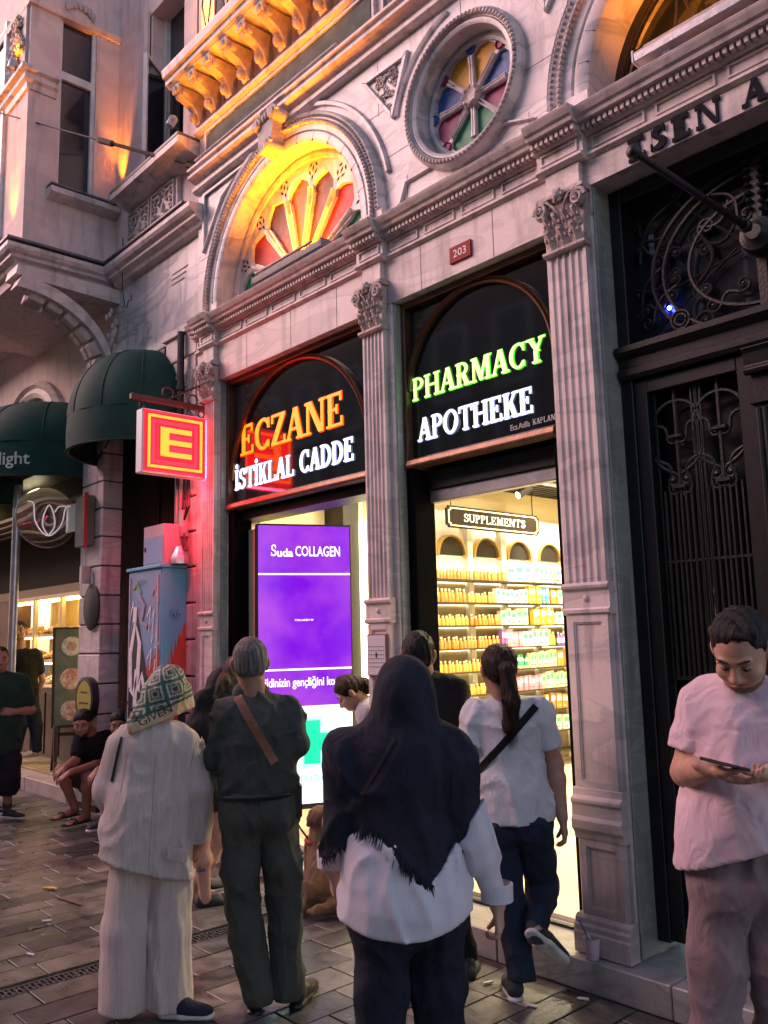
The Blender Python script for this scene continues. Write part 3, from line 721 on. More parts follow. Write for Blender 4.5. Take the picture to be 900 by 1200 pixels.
def leaf(x0, x1, mir):
    lf = bpart(MB().box(x0, x0+.07, .20, .30, .21, 2.92).box(x1-.07, x1, .20, .30, .21, 2.92).box(x0+.07, x1-.07, .201, .299, 2.85, 2.92).box(x0+.07, x1-.07, .201, .299, .21, .32).box(x0+.07, x1-.07, .201, .299, .96, 1.04), 'door_leaf', M_black, D, bevel=.004)
    w = x1-x0-.14; a = x0+.07
    bpart(MB().box(a, x1-.07, .26, .28, .32, .96).box(a+.06, x1-.13, .245, .262, .39, .89), 'lower_panel', M_black, lf, bevel=.006)
    m = MB(); yy = .25
    for c in (a+w*.26, a+w*.74):
        for sg in (-1, 1):
            X = lambda u: c+sg*u
            scroll(m, (X(.02), 2.42), (X(.13), 2.62), -.05*sg, .035, .0, yy, .011); m.tube([(X(.13*math.cos(t*.16)), yy, 2.66+.13*math.sin(t*.16)) for t in range(11)], .011, 6)
            scroll(m, (X(.05), 2.60), (X(.12), 2.68), .03*sg, .03, .0, yy, .010); scroll(m, (X(.12), 2.50), (X(.06), 2.36), -.05*sg, .0, .035, yy, .011)
            scroll(m, (X(.11), 1.40), (X(.06), 1.22), .05*sg, .04, .04, yy, .011); scroll(m, (X(.10), 1.18), (X(.08), 1.08), .03*sg, .03, .03, yy, .010)
            for u in (.025, .055, .085, .11, .135): m.tube([(X(u), yy, 1.04 if u > .1 else 1.42), (X(u), yy, 2.85 if u > .1 else 2.34)], .0085, 6)
        m.box(c-.035, c+.035, yy-.025, yy+.01, 2.345, 2.36).box(c-.035, c+.035, yy-.025, yy+.01, 2.60, 2.612)
        m.tube([(c, yy, 2.36), (c, yy, 2.85)], .012, 6); m.tube([(c, yy, 1.04), (c, yy, 2.34)], .0085, 6)
    m.box(a, x1-.07, yy-.006, yy+.006, 1.415, 1.43).box(a, x1-.07, yy-.006, yy+.006, 1.98, 1.992)
    bpart(m, 'leaf_grille', M_iron, lf)
    # fluted backing board behind the half nearest the meeting stile
    k = MB(); s0, s1 = (a+w*.5, x1-.07) if not mir else (a, a+w*.5)
    n = 9
    for i in range(n):
        u = s0+(s1-s0)*(i+.5)/n; k.lathe([(.014, 1.05), (.014, 2.32)], (u, .315, 0), 8)
    k.box(s0, s1, .318, .334, 1.04, 2.85)
    bpart(k, 'fluted_board', M_black, lf, smooth=40)
leaf(-2.268, -1.66, False); leaf(-1.54, -.932, True)
k = MB().box(-1.655, -1.545, .17, .30, .21, 2.93)
k.prism([(.17, 2.80), (.14, 2.80), (.13, 2.82), (.15, 2.84), (.14, 2.90), (.12, 2.92), (.17, 2.93)], -1.67, -1.53, 'x'); k.box(-1.66, -1.54, .15, .17, 2.66, 2.675)
for i in range(3): k.lathe([(.012, 1.1), (.012, 2.64)], (-1.63+.03*i, .17, 0), 8)
bpart(k, 'meeting_post', M_black, D, bevel=.003)

# long fluorescent fittings on the cornice
def fluoro(x0, x1, z, y, label):
    t = thing('light_fitting', label, 'lamp', ((x0+x1)/2, y, z-.06), group='long light fittings on the cornice')
    MB().prism([(y-.045, z-.03), (y+.045, z-.03), (y+.05, z+.01), (y+.03, z+.035), (y-.03, z+.035), (y-.05, z+.01)], x0, x1, 'x').build('housing', M_alu if x0 > -3 else mat('dull_grey_housing', (.20, .19, .20), .5, (.15, .14, .15), 8), t, bevel=.004)
    for xa in (x0-.012, x1): MB().box(xa, xa+.012, y-.048, y+.048, z-.032, z+.037).build('end_cap', M_white if x0 > -3 else MATS['dull_grey_housing'], t, bevel=.003)
    for xx in (x0+.15, x1-.15): MB().box(xx-.02, xx+.02, y-.012, y+.012, z-.075, z-.03).build('bracket', M_white, t)
fluoro(-5.36, -4.50, 4.445, -.03, 'grey light fitting lying along the cornice under the glowing fanlight')
fluoro(-1.98, -.7, 4.47, -.03, 'long pale light fitting on the cornice under the dark arched grille')

# house number
t = thing('house_number_plate', 'small red house number plate 203 on the stone lintel above the shop door', 'sign', (-3.27, .03, 3.90))
MB().box(-3.36, -3.185, .028, .041, 3.90, 4.005).build('plate', mat('red_enamel', (.30, .012, .02), .6, spec=.2), t, bevel=.003)
text_mesh('203', (-3.325, .0275, 3.93), (1, 0, 0), .105, .048, .001, mat('plate_white', (.8, .75, .75), .5), t, 'numeral')

# ================================================================== shopfronts
M_sw = mat('lit_white_letter', (.9, .9, .95), .5, emit=(.92, .95, 1.0), es=.62)
M_so = mat('lit_orange_letter', (.9, .4, .05), .5, emit=(1.0, .26, .005), es=.55)
M_sg = mat('lit_green_letter', (.7, .95, .4), .5, emit=(.55, 1.0, .25), es=.55)
M_sge = mat('lit_green_rim', (.1, .7, .05), .5, emit=(.10, .95, .01), es=.28)
M_soe = mat('lit_orange_rim', (.9, .1, .02), .5, emit=(1, .08, .005), es=.28)
M_swe = mat('lit_blue_rim', (.5, .55, .9), .5, emit=(.40, .48, .95), es=.2)
def signbay(x0, x1, ac, ar, zc, label):
    t = thing('shop_sign', label, 'sign', ((x0+x1)/2, .13, 2.72))
    MB().box(x0, x1, .155, .175, 2.78, 3.82).build('black_glass_panel', M_glassblk, t)
    f = MB().box(x0, x0+.035, .105, .17, 2.715, 3.822).box(x1-.035, x1, .105, .17, 2.715, 3.822).box(x0+.035, x1-.035, .106, .17, 3.785, 3.822)
    f.prism([(.17, 2.715), (.085, 2.715), (.08, 2.73), (.09, 2.765), (.11, 2.775), (.17, 2.78)], x0+.0351, x1-.0351, 'x')
    f.build('frame', M_bronze, t, bevel=.004)
    a = MB().arc((ac, zc), [(ar-.035, .153), (ar-.035, .125), (ar-.022, .115), (ar-.014, .135), (ar-.004, .115), (ar+.004, .125), (ar+.004, .153)], rad(4), rad(176), 40)
    a.build('arch_moulding', M_bronze, t)
    return t
t = signbay(XL0+.012, XL1-.012, -5.115, .885, 2.91, 'black glass arched shop sign reading ECZANE in orange over white letters')
put_letters('ECZANE', (-5.87, .150, 3.16), (1, 0, 0), 1.335, .245, .007, M_so, t, W=.17, t=.075)
put_letters('ECZANE', (-5.878, .1545, 3.152), (1, 0, 0), 1.351, .261, .003, M_soe, t, 'letter_glow', W=.20, t=.11)
put_letters('İSTİKLAL CADDE', (-5.955, .150, 2.885), (1, 0, 0), 1.52, .165, .007, M_sw, t, W=.17, t=.075)
put_letters('İSTİKLAL CADDE', (-5.96, .1545, 2.88), (1, 0, 0), 1.53, .175, .003, M_swe, t, 'letter_glow', W=.20, t=.11)
t = signbay(XR0+.012, XR1-.012, -3.275, .60, 3.19, 'black glass arched shop sign reading PHARMACY in green and APOTHEKE in white')
put_letters('PHARMACY', (-3.835, .150, 3.165), (1, 0, 0), 1.06, .145, .007, M_sg, t, W=.17, t=.075)
put_letters('PHARMACY', (-3.840, .1545, 3.159), (1, 0, 0), 1.07, .157, .003, M_sge, t, 'letter_glow', W=.20, t=.11)
put_letters('APOTHEKE', (-3.79, .150, 2.89), (1, 0, 0), .92, .145, .007, M_sw, t, W=.17, t=.075)
put_letters('APOTHEKE', (-3.795, .1545, 2.884), (1, 0, 0), .93, .157, .003, M_swe, t, 'letter_glow', W=.20, t=.11)
put_letters('KAPLAN', (-2.885, .153, 2.815), (1, 0, 0), .155, .032, .002, M_white, t, 'small_lettering', W=.14)
text_mesh('Ecz.Atilla', (-3.045, .153, 2.812), (1, 0, 0), .14, .034, .002, M_white, t, 'small_lettering')
# ================================================================== street
def stone_floor_mat():
    m = bpy.data.materials.new('paver_stone'); m.use_nodes = True; nt = m.node_tree; N = nt.nodes; L = nt.links; b = N['Principled BSDF']
    g = N.new('ShaderNodeNewGeometry'); oi = N.new('ShaderNodeObjectInfo')
    n = N.new('ShaderNodeTexNoise'); n.inputs['Scale'].default_value = 9; n.inputs['Detail'].default_value = 9; L.new(g.outputs['Position'], n.inputs['Vector'])
    n2 = N.new('ShaderNodeTexNoise'); n2.inputs['Scale'].default_value = 1.1; n2.inputs['Detail'].default_value = 4; L.new(g.outputs['Position'], n2.inputs['Vector'])
    n4 = N.new('ShaderNodeTexVoronoi'); n4.inputs['Scale'].default_value = 330; L.new(g.outputs['Position'], n4.inputs['Vector'])
    r = N.new('ShaderNodeValToRGB'); e = r.color_ramp.elements
    e[0].position = 0; e[0].color = (.070, .067, .065, 1); e[1].position = 1; e[1].color = (.170, .158, .140, 1)
    x = e.new(.35); x.color = (.118, .111, .102, 1); x = e.new(.12); x.color = (.060, .057, .056, 1)
    L.new(oi.outputs['Random'], r.inputs[0])
    mr = N.new('ShaderNodeMapRange'); mr.inputs[1].default_value = .3; mr.inputs[2].default_value = .7; mr.inputs[3].default_value = .48; mr.inputs[4].default_value = 1.22; L.new(n.outputs[0], mr.inputs[0])
    mr2 = N.new('ShaderNodeMapRange'); mr2.inputs[1].default_value = .35; mr2.inputs[2].default_value = .65; mr2.inputs[3].default_value = .58; mr2.inputs[4].default_value = 1.2; L.new(n2.outputs[0], mr2.inputs[0])
    mr4 = N.new('ShaderNodeMapRange'); mr4.inputs[1].default_value = 0; mr4.inputs[2].default_value = .6; mr4.inputs[3].default_value = .85; mr4.inputs[4].default_value = 1.1; L.new(n4.outputs[0], mr4.inputs[0])
    q = N.new('ShaderNodeMath'); q.operation = 'MULTIPLY'; L.new(mr.outputs[0], q.inputs[0]); L.new(mr2.outputs[0], q.inputs[1])
    q2 = N.new('ShaderNodeMath'); q2.operation = 'MULTIPLY'; L.new(q.outputs[0], q2.inputs[0]); L.new(mr4.outputs[0], q2.inputs[1])
    vg = N.new('ShaderNodeTexVoronoi'); vg.inputs['Scale'].default_value = 5.5; L.new(g.outputs['Position'], vg.inputs['Vector'])   # trodden gum spots
    mg = N.new('ShaderNodeMapRange'); mg.inputs[1].default_value = .07; mg.inputs[2].default_value = .11; mg.inputs[3].default_value = .45; mg.inputs[4].default_value = 1; L.new(vg.outputs['Distance'], mg.inputs[0])
    q3 = N.new('ShaderNodeMath'); q3.operation = 'MULTIPLY'; L.new(q2.outputs[0], q3.inputs[0]); L.new(mg.outputs[0], q3.inputs[1]); q2 = q3
    mm = N.new('ShaderNodeMixRGB'); mm.blend_type = 'MULTIPLY'; mm.inputs[0].default_value = 1; L.new(r.outputs[0], mm.inputs[1]); L.new(q2.outputs[0], mm.inputs[2])
    L.new(mm.outputs[0], b.inputs['Base Color'])
    rr = N.new('ShaderNodeMapRange'); rr.inputs[1].default_value = .3; rr.inputs[2].default_value = .7; rr.inputs[3].default_value = .24; rr.inputs[4].default_value = .55; L.new(n.outputs[0], rr.inputs[0]); L.new(rr.outputs[0], b.inputs['Roughness'])
    n3 = N.new('ShaderNodeTexNoise'); n3.inputs['Scale'].default_value = 28; n3.inputs['Detail'].default_value = 8; L.new(g.outputs['Position'], n3.inputs['Vector'])
    bp = N.new('ShaderNodeBump'); bp.inputs['Strength'].default_value = .5; bp.inputs['Distance'].default_value = .006; L.new(n3.outputs[0], bp.inputs['Height']); L.new(bp.outputs[0], b.inputs['Normal'])
    return m
M_paver = stone_floor_mat()
M_joint = mat('joint_dirt', (.028, .026, .024), .85, (.05, .045, .04), 20, .6, 60)
ground = MB()
ground.box(-160, 60, -60, 60, -.5, -.012)
tag(ground.build('ground', M_joint), kind='structure')
street = bpy.data.objects.new('pavement', None); COL.objects.link(street); street['kind'] = 'structure'
random.seed(11)
cells = []
x = -19.0
while x < 1.2:
    w = random.choice((.17, .19, .20, .20, .21, .24))
    if abs(x+w/2+4.515) < w/2+.055:                        # leave the drain channel free
        if x < -4.57 and -4.57-x > .09: w = -4.57-x
        else: x = -4.46; continue
    y = -7.5+random.random()*.4
    while y < -.12:
        l = random.choice((.34, .40, .42, .46, .52)); y1 = min(y+l, -.125 if x > -6.7 else .16)
        if x < -6.7 and y1 < .16 and y+l > .0: y1 = .16
        if y1-y > .08: cells.append((x, x+w, y, y1))
        y = y+l
    x += w
def inview(cx, cy):
    f = Vector((math.sin(-.8303), math.cos(-.8303))); v = Vector((cx, cy+3.636)); d = v.dot(f); s = v.x*f.y-v.y*f.x
    return d > 1.8 and abs(s/d) < .52 and 1.65/d > .0
near = sorted([c for c in cells if inview((c[0]+c[1])/2, (c[2]+c[3])/2)], key=lambda c: ((c[0]+c[1])/2)**2+((c[2]+c[3])/2+3.636)**2)
sel = set(near[:300]); mcache = {}; rest = MB()
for c in cells:
    w, l = c[1]-c[0]-.009, c[3]-c[2]-.009; dz = random.uniform(-.0018, .0018)
    if c in sel:
        key = (round(w, 2), round(l, 2))
        if key not in mcache:
            v = MB().box(-w/2, w/2, -l/2, l/2, -.03, 0)
            mcache[key] = v.mesh('paver', M_paver, bevel=.0025)
        o = bpy.data.objects.new('paver', mcache[key]); COL.objects.link(o); o.parent = street
        o.location = ((c[0]+c[1])/2, (c[2]+c[3])/2, dz); o.rotation_euler = (random.uniform(-.006, .006), random.uniform(-.006, .006), random.uniform(-.006, .006))
    else: rest.box((c[0]+c[1]-w)/2, (c[0]+c[1]+w)/2, (c[2]+c[3]-l)/2, (c[2]+c[3]+l)/2, -.03, dz)
tag(rest.build('paver_field', M_paver, street), kind='stuff')
# drain channel: stone edge with slotted cast grates
gm = MB()
L_ = .50
for s_ in (-1, 1): gm.box(s_*.047-.004, s_*.047+.004, 0, L_-.01, -.02, .0)
n = 20
for i in range(n+1):
    y = i*(L_-.01)/n
    gm.box(-.043, .043, y-.004, y+.004, -.016, -.001)
for i in range(n): gm.box(-.006+(.018 if i % 2 else -.018), .006+(.018 if i % 2 else -.018), i*(L_-.01)/n+.004, (i+1)*(L_-.01)/n-.004, -.015, -.0015)
gme = gm.mesh('drain_grate', mat('cast_iron', (.05, .05, .052), .5, (.10, .095, .09), 25, .5, 80, metal=.4))
for i in range(14):
    o = bpy.data.objects.new('drain_grate', gme); COL.objects.link(o); o.parent = street; o.location = (-4.515, -7.2+i*L_, 0)
# litter
def litter(name, pts, m, label, cat='litter', z=.004, h=.004, group=None):
    mb = MB().prism(pts, z, z+h, 'z'); o = tag(mb.build(name, m, bevel=.001), label, cat, group); return o
M_paper = mat('paper_scrap', (.72, .70, .66), .8, (.5, .47, .42), 40, .3)
M_ylw = mat('yellow_wrapper', (.70, .48, .10), .4, (.45, .25, .05), 30, .3)
def scrap(cx, cy, l, w, a): return [(cx+math.cos(a)*dx-math.sin(a)*dy, cy+math.sin(a)*dx+math.cos(a)*dy) for dx, dy in ((-l/2, -w/2), (l/2, -w*.35), (l*.45, w/2), (-l*.4, w*.4))]
litter('yellow_wrapper', scrap(-6.13, -1.22, .10, .035, .6), M_ylw, 'crumpled yellow wrapper on the grey pavers at the left', h=.012)
litter('leaf_scrap', scrap(-5.75, -1.24, .30, .022, .15), mat('dry_straw', (.10, .07, .05), .8), 'thin dark straw lying beside the yellow wrapper', h=.006)
for px_, py_, a, lb in ((-4.95, -1.78, .3, 'white cigarette end on the dark drain stones at lower left'), (-5.45, -1.50, 1.0, 'small white paper scrap on the pavers at far left'), (-2.93, -.36, 1.2, 'folded white paper scrap beside the stepping woman shoe'),
                        (-2.62, -.42, .2, 'pale cigarette end nearest the stone step'), (-2.30, -.42, .9, 'crumpled white scrap on the dark pavers below the step'), (-2.50, -.20, .4, 'tiny white scrap against the foot of the step')):
    litter('paper_scrap', scrap(px_, py_, .055, .018, a), M_paper, lb, h=.007)
# marble doorstep along the shop and the front door
st = bpy.data.objects.new('doorstep', None); COL.objects.link(st); st['kind'] = 'structure'
x = -4.19
for w in (1.1, .98, .9, 1.05, 1.2):
    MB().box(x, x+w-.004, -.10, .44, -.01, .135).build('step_slab', M_step, st, bevel=.006); x += w
MB().box(-6.36, -4.195, -.03, .44, -.01, .13).build('step_slab', M_step, st, bevel=.006)

# ================================================================== the building next door
NB = thing('neighbour_building', 'pink plaster building with a projecting bay and carved bracket left of the pharmacy', 'building', (-9, .1, 0))
def npart(mb, name, m, parent=None, **k): return mb.build(name, m, parent or NB, **k)
M_led = mat('lead_flashing', (.10, .10, .11), .5, (.16, .15, .16), 8, .4, 30, metal=.3)
# wall plane y = .1 between the bay and the pharmacy, with the tall casement opening
npart(MB().box(-8.25, -7.52, .10, .5, 4.40, 9.6).box(-6.80, -6.405, .10, .5, 4.40, 9.6).box(-7.52, -6.80, .101, .5, 4.40, 6.28).box(-7.52, -6.80, .101, .5, 8.15, 9.6), 'wall', M_plaster)
npart(MB().box(-7.60, -7.52, .07, .3, 6.25, 8.2).box(-7.52, -7.49, .11, .3, 6.28, 8.15), 'window_surround', M_plaster, bevel=.004)
npart(MB().box(-8.24, -6.41, .085, .0999, 4.42, 5.38), 'marble_cladding', M_stone2, bevel=.002)
for i in range(3): MB().box(-6.95, -6.72+.03*i, .078, .0845, 4.98+.05*i, 4.99+.05*i).build('carved_inscription_line', M_carve, NB)
w = npart(MB().box(-7.49, -6.80, .30, .31, 6.28, 8.15), 'window', M_glassdk)
npart(MB().box(-7.49, -7.44, .24, .30, 6.28, 8.15).box(-7.44, -6.80, .241, .30, 7.45, 7.53).box(-7.44, -6.80, .241, .30, 6.28, 6.34).box(-6.84, -6.80, .24, .30, 6.34, 7.45), 'window_frame', M_white, w, bevel=.003)
k = MB().box(-.02, .02, -.44, 0, 0, .03).box(-.02, .02, -.44, 0, 1.03, 1.06).box(-.02, .02, -.03, 0, .03, 1.03).box(-.02, .02, -.44, -.41, .03, 1.03)
k.xf(Matrix.Translation((-7.42, .24, 6.36)) @ Matrix.Rotation(rad(35), 4, 'Z')); npart(k, 'open_sash', M_white, w)
k = MB().box(-.004, .004, -.41, -.03, .03, 1.03); k.xf(Matrix.Translation((-7.42, .24, 6.36)) @ Matrix.Rotation(rad(35), 4, 'Z')); npart(k, 'sash_glass', M_glassdk, w)
# window sill slab, carved balconette, ledge
k = MB().prism([(.1, 6.02), (-.06, 6.06), (-.12, 6.10), (-.16, 6.11), (-.16, 6.17), (.1, 6.19)], -7.80, -6.42, 'x'); npart(k, 'sill', M_stone)
npart(MB().box(-7.81, -6.42, -.165, .1, 6.171, 6.205), 'lead_cover', M_led, bevel=.003)
k = MB().box(-7.86, -6.82, .055, .0995, 5.56, 6.04)
npart(k, 'balconette', M_stone)
for a, b in ((-7.82, -7.36), (-7.32, -6.86)):
    f = MB()
    for (x0, x1, z0, z1) in ((a, b, 6.0, 6.02), (a, b, 5.60, 5.62), (a, a+.02, 5.62, 6.0), (b-.02, b, 5.62, 6.0)): f.box(x0, x1, .035, .055, z0, z1)
    q = npart(f, 'carved_panel', M_carve)
    g = MB(); cx, cz = (a+b)/2, 5.81
    for sx in (-1, 1):
        for sz in (-1, 1):
            for r, ox, oz in ((.075, .09, .08), (.05, .17, .11), (.045, .03, .14), (.04, .16, .03)):
                g.tube([(cx+sx*(ox+r*(1-t/11)*math.cos(t*.65)), .042, cz+sz*(oz+r*(1-t/11)*math.sin(t*.65))) for t in range(10)], .011, 5)
    g.ball((cx, .045, cz), (.03, .02, .05), 8, 5)
    npart(g, 'leaf_relief', M_carve, q)
led = [(.10, 5.30), (.02, 5.32), (.0, 5.36), (-.05, 5.38), (-.05, 5.41), (-.09, 5.43), (-.11, 5.46), (-.11, 5.50), (.10, 5.53)]
npart(MB().prism(led, -8.06, -6.30, 'x'), 'ledge', M_stone)
npart(MB().box(-8.06, -6.42, -.115, .1, 5.531, 5.556), 'lead_cover', M_led, bevel=.003)
# projecting bay
npart(MB().box(-10.4, -8.25, -.86, -.62, 5.50, 9.6).box(-8.40, -8.25, -.62, -.545, 5.50, 9.6).box(-8.40, -8.25, -.155, .12, 5.50, 9.6).box(-8.40, -8.2505, -.545, -.155, 5.50, 6.26).box(-8.40, -8.2505, -.545, -.155, 8.22, 9.6), 'bay_wall', M_plaster)
w = npart(MB().box(-8.31, -8.30, -.545, -.155, 6.26, 8.22), 'window', M_glassdk)
npart(MB().box(-8.30, -8.262, -.20, -.155, 6.26, 8.22).box(-8.30, -8.262, -.545, -.52, 6.26, 8.22).box(-8.30, -8.263, -.52, -.20, 7.55, 7.64).box(-8.30, -8.263, -.52, -.20, 6.26, 6.31), 'window_frame', M_white, w, bevel=.003)
k = MB()
for i in range(7):
    a = rad(-90+20*i+30); k.ball((-8.235, -.35+.16*math.sin(a), 8.34+.12*math.cos(a)), (.02, .03, .06), 6, 5)
npart(k, 'shell_carving', M_carve)
k = MB().prism([(-8.26, 6.14), (-8.16, 6.17), (-8.12, 6.19), (-8.12, 6.25), (-8.26, 6.262)], -.64, .095, 'y'); npart(k, 'sill', M_stone)
npart(MB().box(-8.26, -8.115, -.645, .09, 6.263, 6.285), 'lead_cover', M_led, bevel=.002)
# the ledge carried round the bay
def ring(prof, y0, x0, name, m, xs=-10.4):
    """profile [(offset, z)] run along the bay side and front with a mitred corner; the wall is at x=-8.25, y=-.86"""
    mb = MB(); n = len(prof)
    for pth in ([(-8.25+o_, .10, z) for o_, z in prof], [(-8.25+o_, -.86-o_, z) for o_, z in prof], [(xs, -.86-o_, z) for o_, z in prof]): mb.v += pth
    for s_ in range(2):
        for i in range(n):
            j = (i+1) % n; mb.f.append((s_*n+i, s_*n+j, (s_+1)*n+j, (s_+1)*n+i)); mb.mi.append(0)
    mb.f += [tuple(range(n)), tuple(range(3*n-1, 2*n-1, -1))]; mb.mi += [0, 0]
    return npart(mb, name, m)
def ring2(prof, y0, x0, name, m):
    mb = MB(); n = len(prof)
    for pth in ([(-8.25+o_, -.575, z) for o_, z in prof], [(-8.25+o_, -.86-o_, z) for o_, z in prof], [(-10.4, -.86-o_, z) for o_, z in prof]): mb.v += pth
    for s_ in range(2):
        for i in range(n): j = (i+1) % n; mb.f.append((s_*n+i, s_*n+j, (s_+1)*n+j, (s_+1)*n+i)); mb.mi.append(0)
    mb.f += [tuple(range(n)), tuple(range(3*n-1, 2*n-1, -1))]; mb.mi += [0, 0]
    return npart(mb, name, m)
ring([(-.1, 5.30), (.08, 5.32), (.10, 5.36), (.15, 5.38), (.15, 5.41), (.185, 5.43), (.205, 5.46), (.205, 5.50), (-.1, 5.529)], 0, 0, 'ledge', M_stone)
ring([(-.1, 5.530), (.21, 5.531), (.21, 5.555), (-.1, 5.56)], 0, 0, 'lead_cover', M_led)
ring2([(-.1, 7.26), (.02, 7.27), (.03, 7.33), (.06, 7.36), (.06, 7.42), (.10, 7.44), (.10, 7.48), (-.1, 7.50)], 0, 0, 'bay_moulding', M_stone)
npart(MB().box(-10.4, -8.30, -.62, .1, 5.20, 5.32).box(-10.4, -8.3, -.9, -.62, 5.20, 5.31), 'bay_soffit', M_plaster)
k = MB(); random.seed(5)
for i in range(40):
    a, r = random.random()*6.28, random.random()
    cx, cz = -8.52+.17*r*math.cos(a), 7.86+.33*r*math.sin(a)
    k.tube([(cx+.06*(1-t/9)*math.cos(t*.8+a), -.90-.03*random.random(), cz+.07*(1-t/9)*math.sin(t*.8+a)) for t in range(8)], .018, 5)
k.box(-8.72, -8.30, -.89, -.86, 7.5, 8.22)
npart(k, 'leaf_capital', M_carve)
ring([(-.1, 8.22), (.03, 8.23), (.05, 8.28), (-.1, 8.30)], 0, 0, 'bay_moulding', M_stone)
npart(MB().box(-9.9, -8.95, -.87, -.80, 5.9, 8.4), 'bay_front_window', M_glassdk); npart(MB().box(-8.95, -8.88, -.90, -.80, 5.9, 8.4), 'window_frame', M_white)
# carved quarter-arch bracket under the bay
br = npart(MB(), 'bracket', M_stone) if False else None
k = MB()
for dx, r0, r1 in ((-8.08, .72, .80), (-8.14, .60, .66), (-8.20, .70, .78)):
    pts = []
    for t in range(19):
        a = rad(90*t/18); pts.append((-.90+.98*(1-math.cos(a))*1.0, 5.16-.95*math.sin(a)*.0-(1-math.sin(rad(90)-a))*.80))
    pts = [(-.92+.95*math.sin(rad(5*t)), 4.34+.84*math.cos(rad(5*t))) for t in range(19)]
    inn = [(-.92+.95*math.sin(rad(5*t))-.05, 4.34+.74*math.cos(rad(5*t))-.02) for t in range(19)]
    k.prism(pts+inn[::-1], dx, dx+.05, 'x')
o_ = npart(k, 'bracket', M_stone, smooth=35)
for t in range(6):
    a0, a1 = rad(8+13*t), rad(8+13*t+11)
    q = [(-.92+.93*math.sin(a0), 4.34+.82*math.cos(a0)), (-.92+.93*math.sin(a1), 4.34+.82*math.cos(a1)), (-.95+.83*math.sin(a1), 4.32+.68*math.cos(a1)), (-.95+.83*math.sin(a0), 4.32+.68*math.cos(a0))]
    for dx in (-8.20, -8.32): npart(MB().prism(q, dx, dx+.105, 'x'), 'coffer', M_carve, o_, bevel=.012)
k = MB().prism([(.09, 5.30), (-.95, 5.30), (-.97, 5.2), (-.85, 5.18), (.09, 5.15)], -8.36, -8.06, 'x'); npart(k, 'bracket_cap', M_stone)
k = MB()
for i in range(24):
    y, z = -.05+.12*random.random(), 4.62+.5*random.random(); k.ball((-8.09, y, z), (.02, .022, .035), 6, 4)
npart(k, 'leaf_spandrel', M_carve)
# walls below the bay, rusticated pier, doorway
npart(MB().box(-18, -8.25, .10, .5, 4.40, 5.5).box(-18, -10.4, -.6, .5, 5.5, 10).box(-18, -6.405, .101, .5, 3.95, 4.40), 'lower_wall', M_plaster)
k = MB().arc((-10.4, 3.7), [(.95, .10), (.95, .03), (1.0, .0), (1.06, .03), (1.1, -.01), (1.16, .04), (1.16, .10)], 0, PI, 32); npart(k, 'arch_moulding', M_stone, smooth=35)
random.seed(2)
PR = npart(MB().box(-8.43, -7.955, -.09, .10, .1, 4.1), 'pier', M_joint)
z = .16; i = 0
while z < 4.0:
    h = .27+.02*random.random()
    npart(MB().box(-8.44, -7.94, -.10-.006*random.random(), .10, z, z+h-.014), 'stone_block', M_stone, PR, bevel=.008); z += h; i += 1
P2 = npart(MB().box(-6.72, -6.403, .05, .3, .1, 4.2), 'pier', M_joint)
z = .16
while z < 3.2:
    npart(MB().box(-6.73, -6.402, .035-.004*random.random(), .3, z, z+.29), 'stone_block', M_stone, P2, bevel=.009); z += .305
npart(MB().box(-8.9, -6.73, .30, .34, .15, 4.1), 'door', mat('matte_dark_wood', (.022, .009, .008), .85, (.05, .018, .014), 7, .5, 30, stretch=(5, 5, .7), spec=.06))
k = MB()
for a in (-7.86, -7.47, -7.08):
    for z0, z1 in ((.35, 1.2), (1.3, 2.3), (2.4, 3.6)): k.box(a, a+.33, .285, .30, z0, z1)
npart(k, 'door_panel', MATS['matte_dark_wood'], bevel=.006)
# stone strip with incised palmettes and the square lintel block beside the pharmacy corner
npart(MB().box(-6.95, -6.405, .03, .2, 4.18, 4.40).box(-6.98, -6.405, .0, .2, 4.40, 4.47), 'impost', M_stone, bevel=.004)
q = npart(MB().box(-6.93, -6.405, .045, .2, 3.20, 4.18), 'carved_strip', M_stone)
g = MB()
for cx in (-6.80, -6.53):
    for cz in (3.95, 3.55):
        for t in range(-3, 4): g.tube([(cx, .04, cz-.13), (cx+.03*t, .035, cz-.02), (cx+.045*t, .035, cz+.10-.012*abs(t))], .007, 5)
for cx in (-6.67, -6.41): g.box(cx-.006, cx, .03, .045, 3.2, 4.18)
npart(g, 'palmette_relief', M_carve, q)
# pipes and cables on the strip
t = thing('pipe_run', 'dark drain pipe and cable clips on the stone strip behind the red E sign', 'pipe', (-6.6, .0, 2.6))
MB().tube([(-6.60, -.01, 4.40), (-6.60, -.01, 3.0)], .032, 8).tube([(-6.60, -.01, 3.9), (-6.60, -.01, 3.86)], .042, 8).build('downpipe', M_black, t, smooth=40)
MB().tube([(-6.66, .0, 3.1), (-6.66, .0, 2.66)], .02, 8).tube([(-6.58, .0, 3.1), (-6.58, .0, 2.64)], .024, 8).build('conduit', mat('galvanised', (.35, .33, .33), .4, metal=.5), t, smooth=40)
for i, (a, b_) in enumerate(((.02, 0), (-.03, .1), (.05, .25))):
    MB().tube([(-6.50+a, .0, 3.1), (-6.48+a*1.5, -.02, 2.8), (-6.55, -.01, 2.6+b_*.2), (-6.46+a, -.03, 2.42)], .009, 5).build('cable', M_black, t)
MB().box(-6.57, -6.50, -.03, .03, 2.55, 2.78).build('junction_box', M_alu, t, bevel=.004)
# dark plaque edge between awning and impost
npart(MB().box(-7.55, -6.96, .02, .10, 3.9, 4.36), 'fascia_board', mat('dark_green_board', (.012, .035, .03), .5))

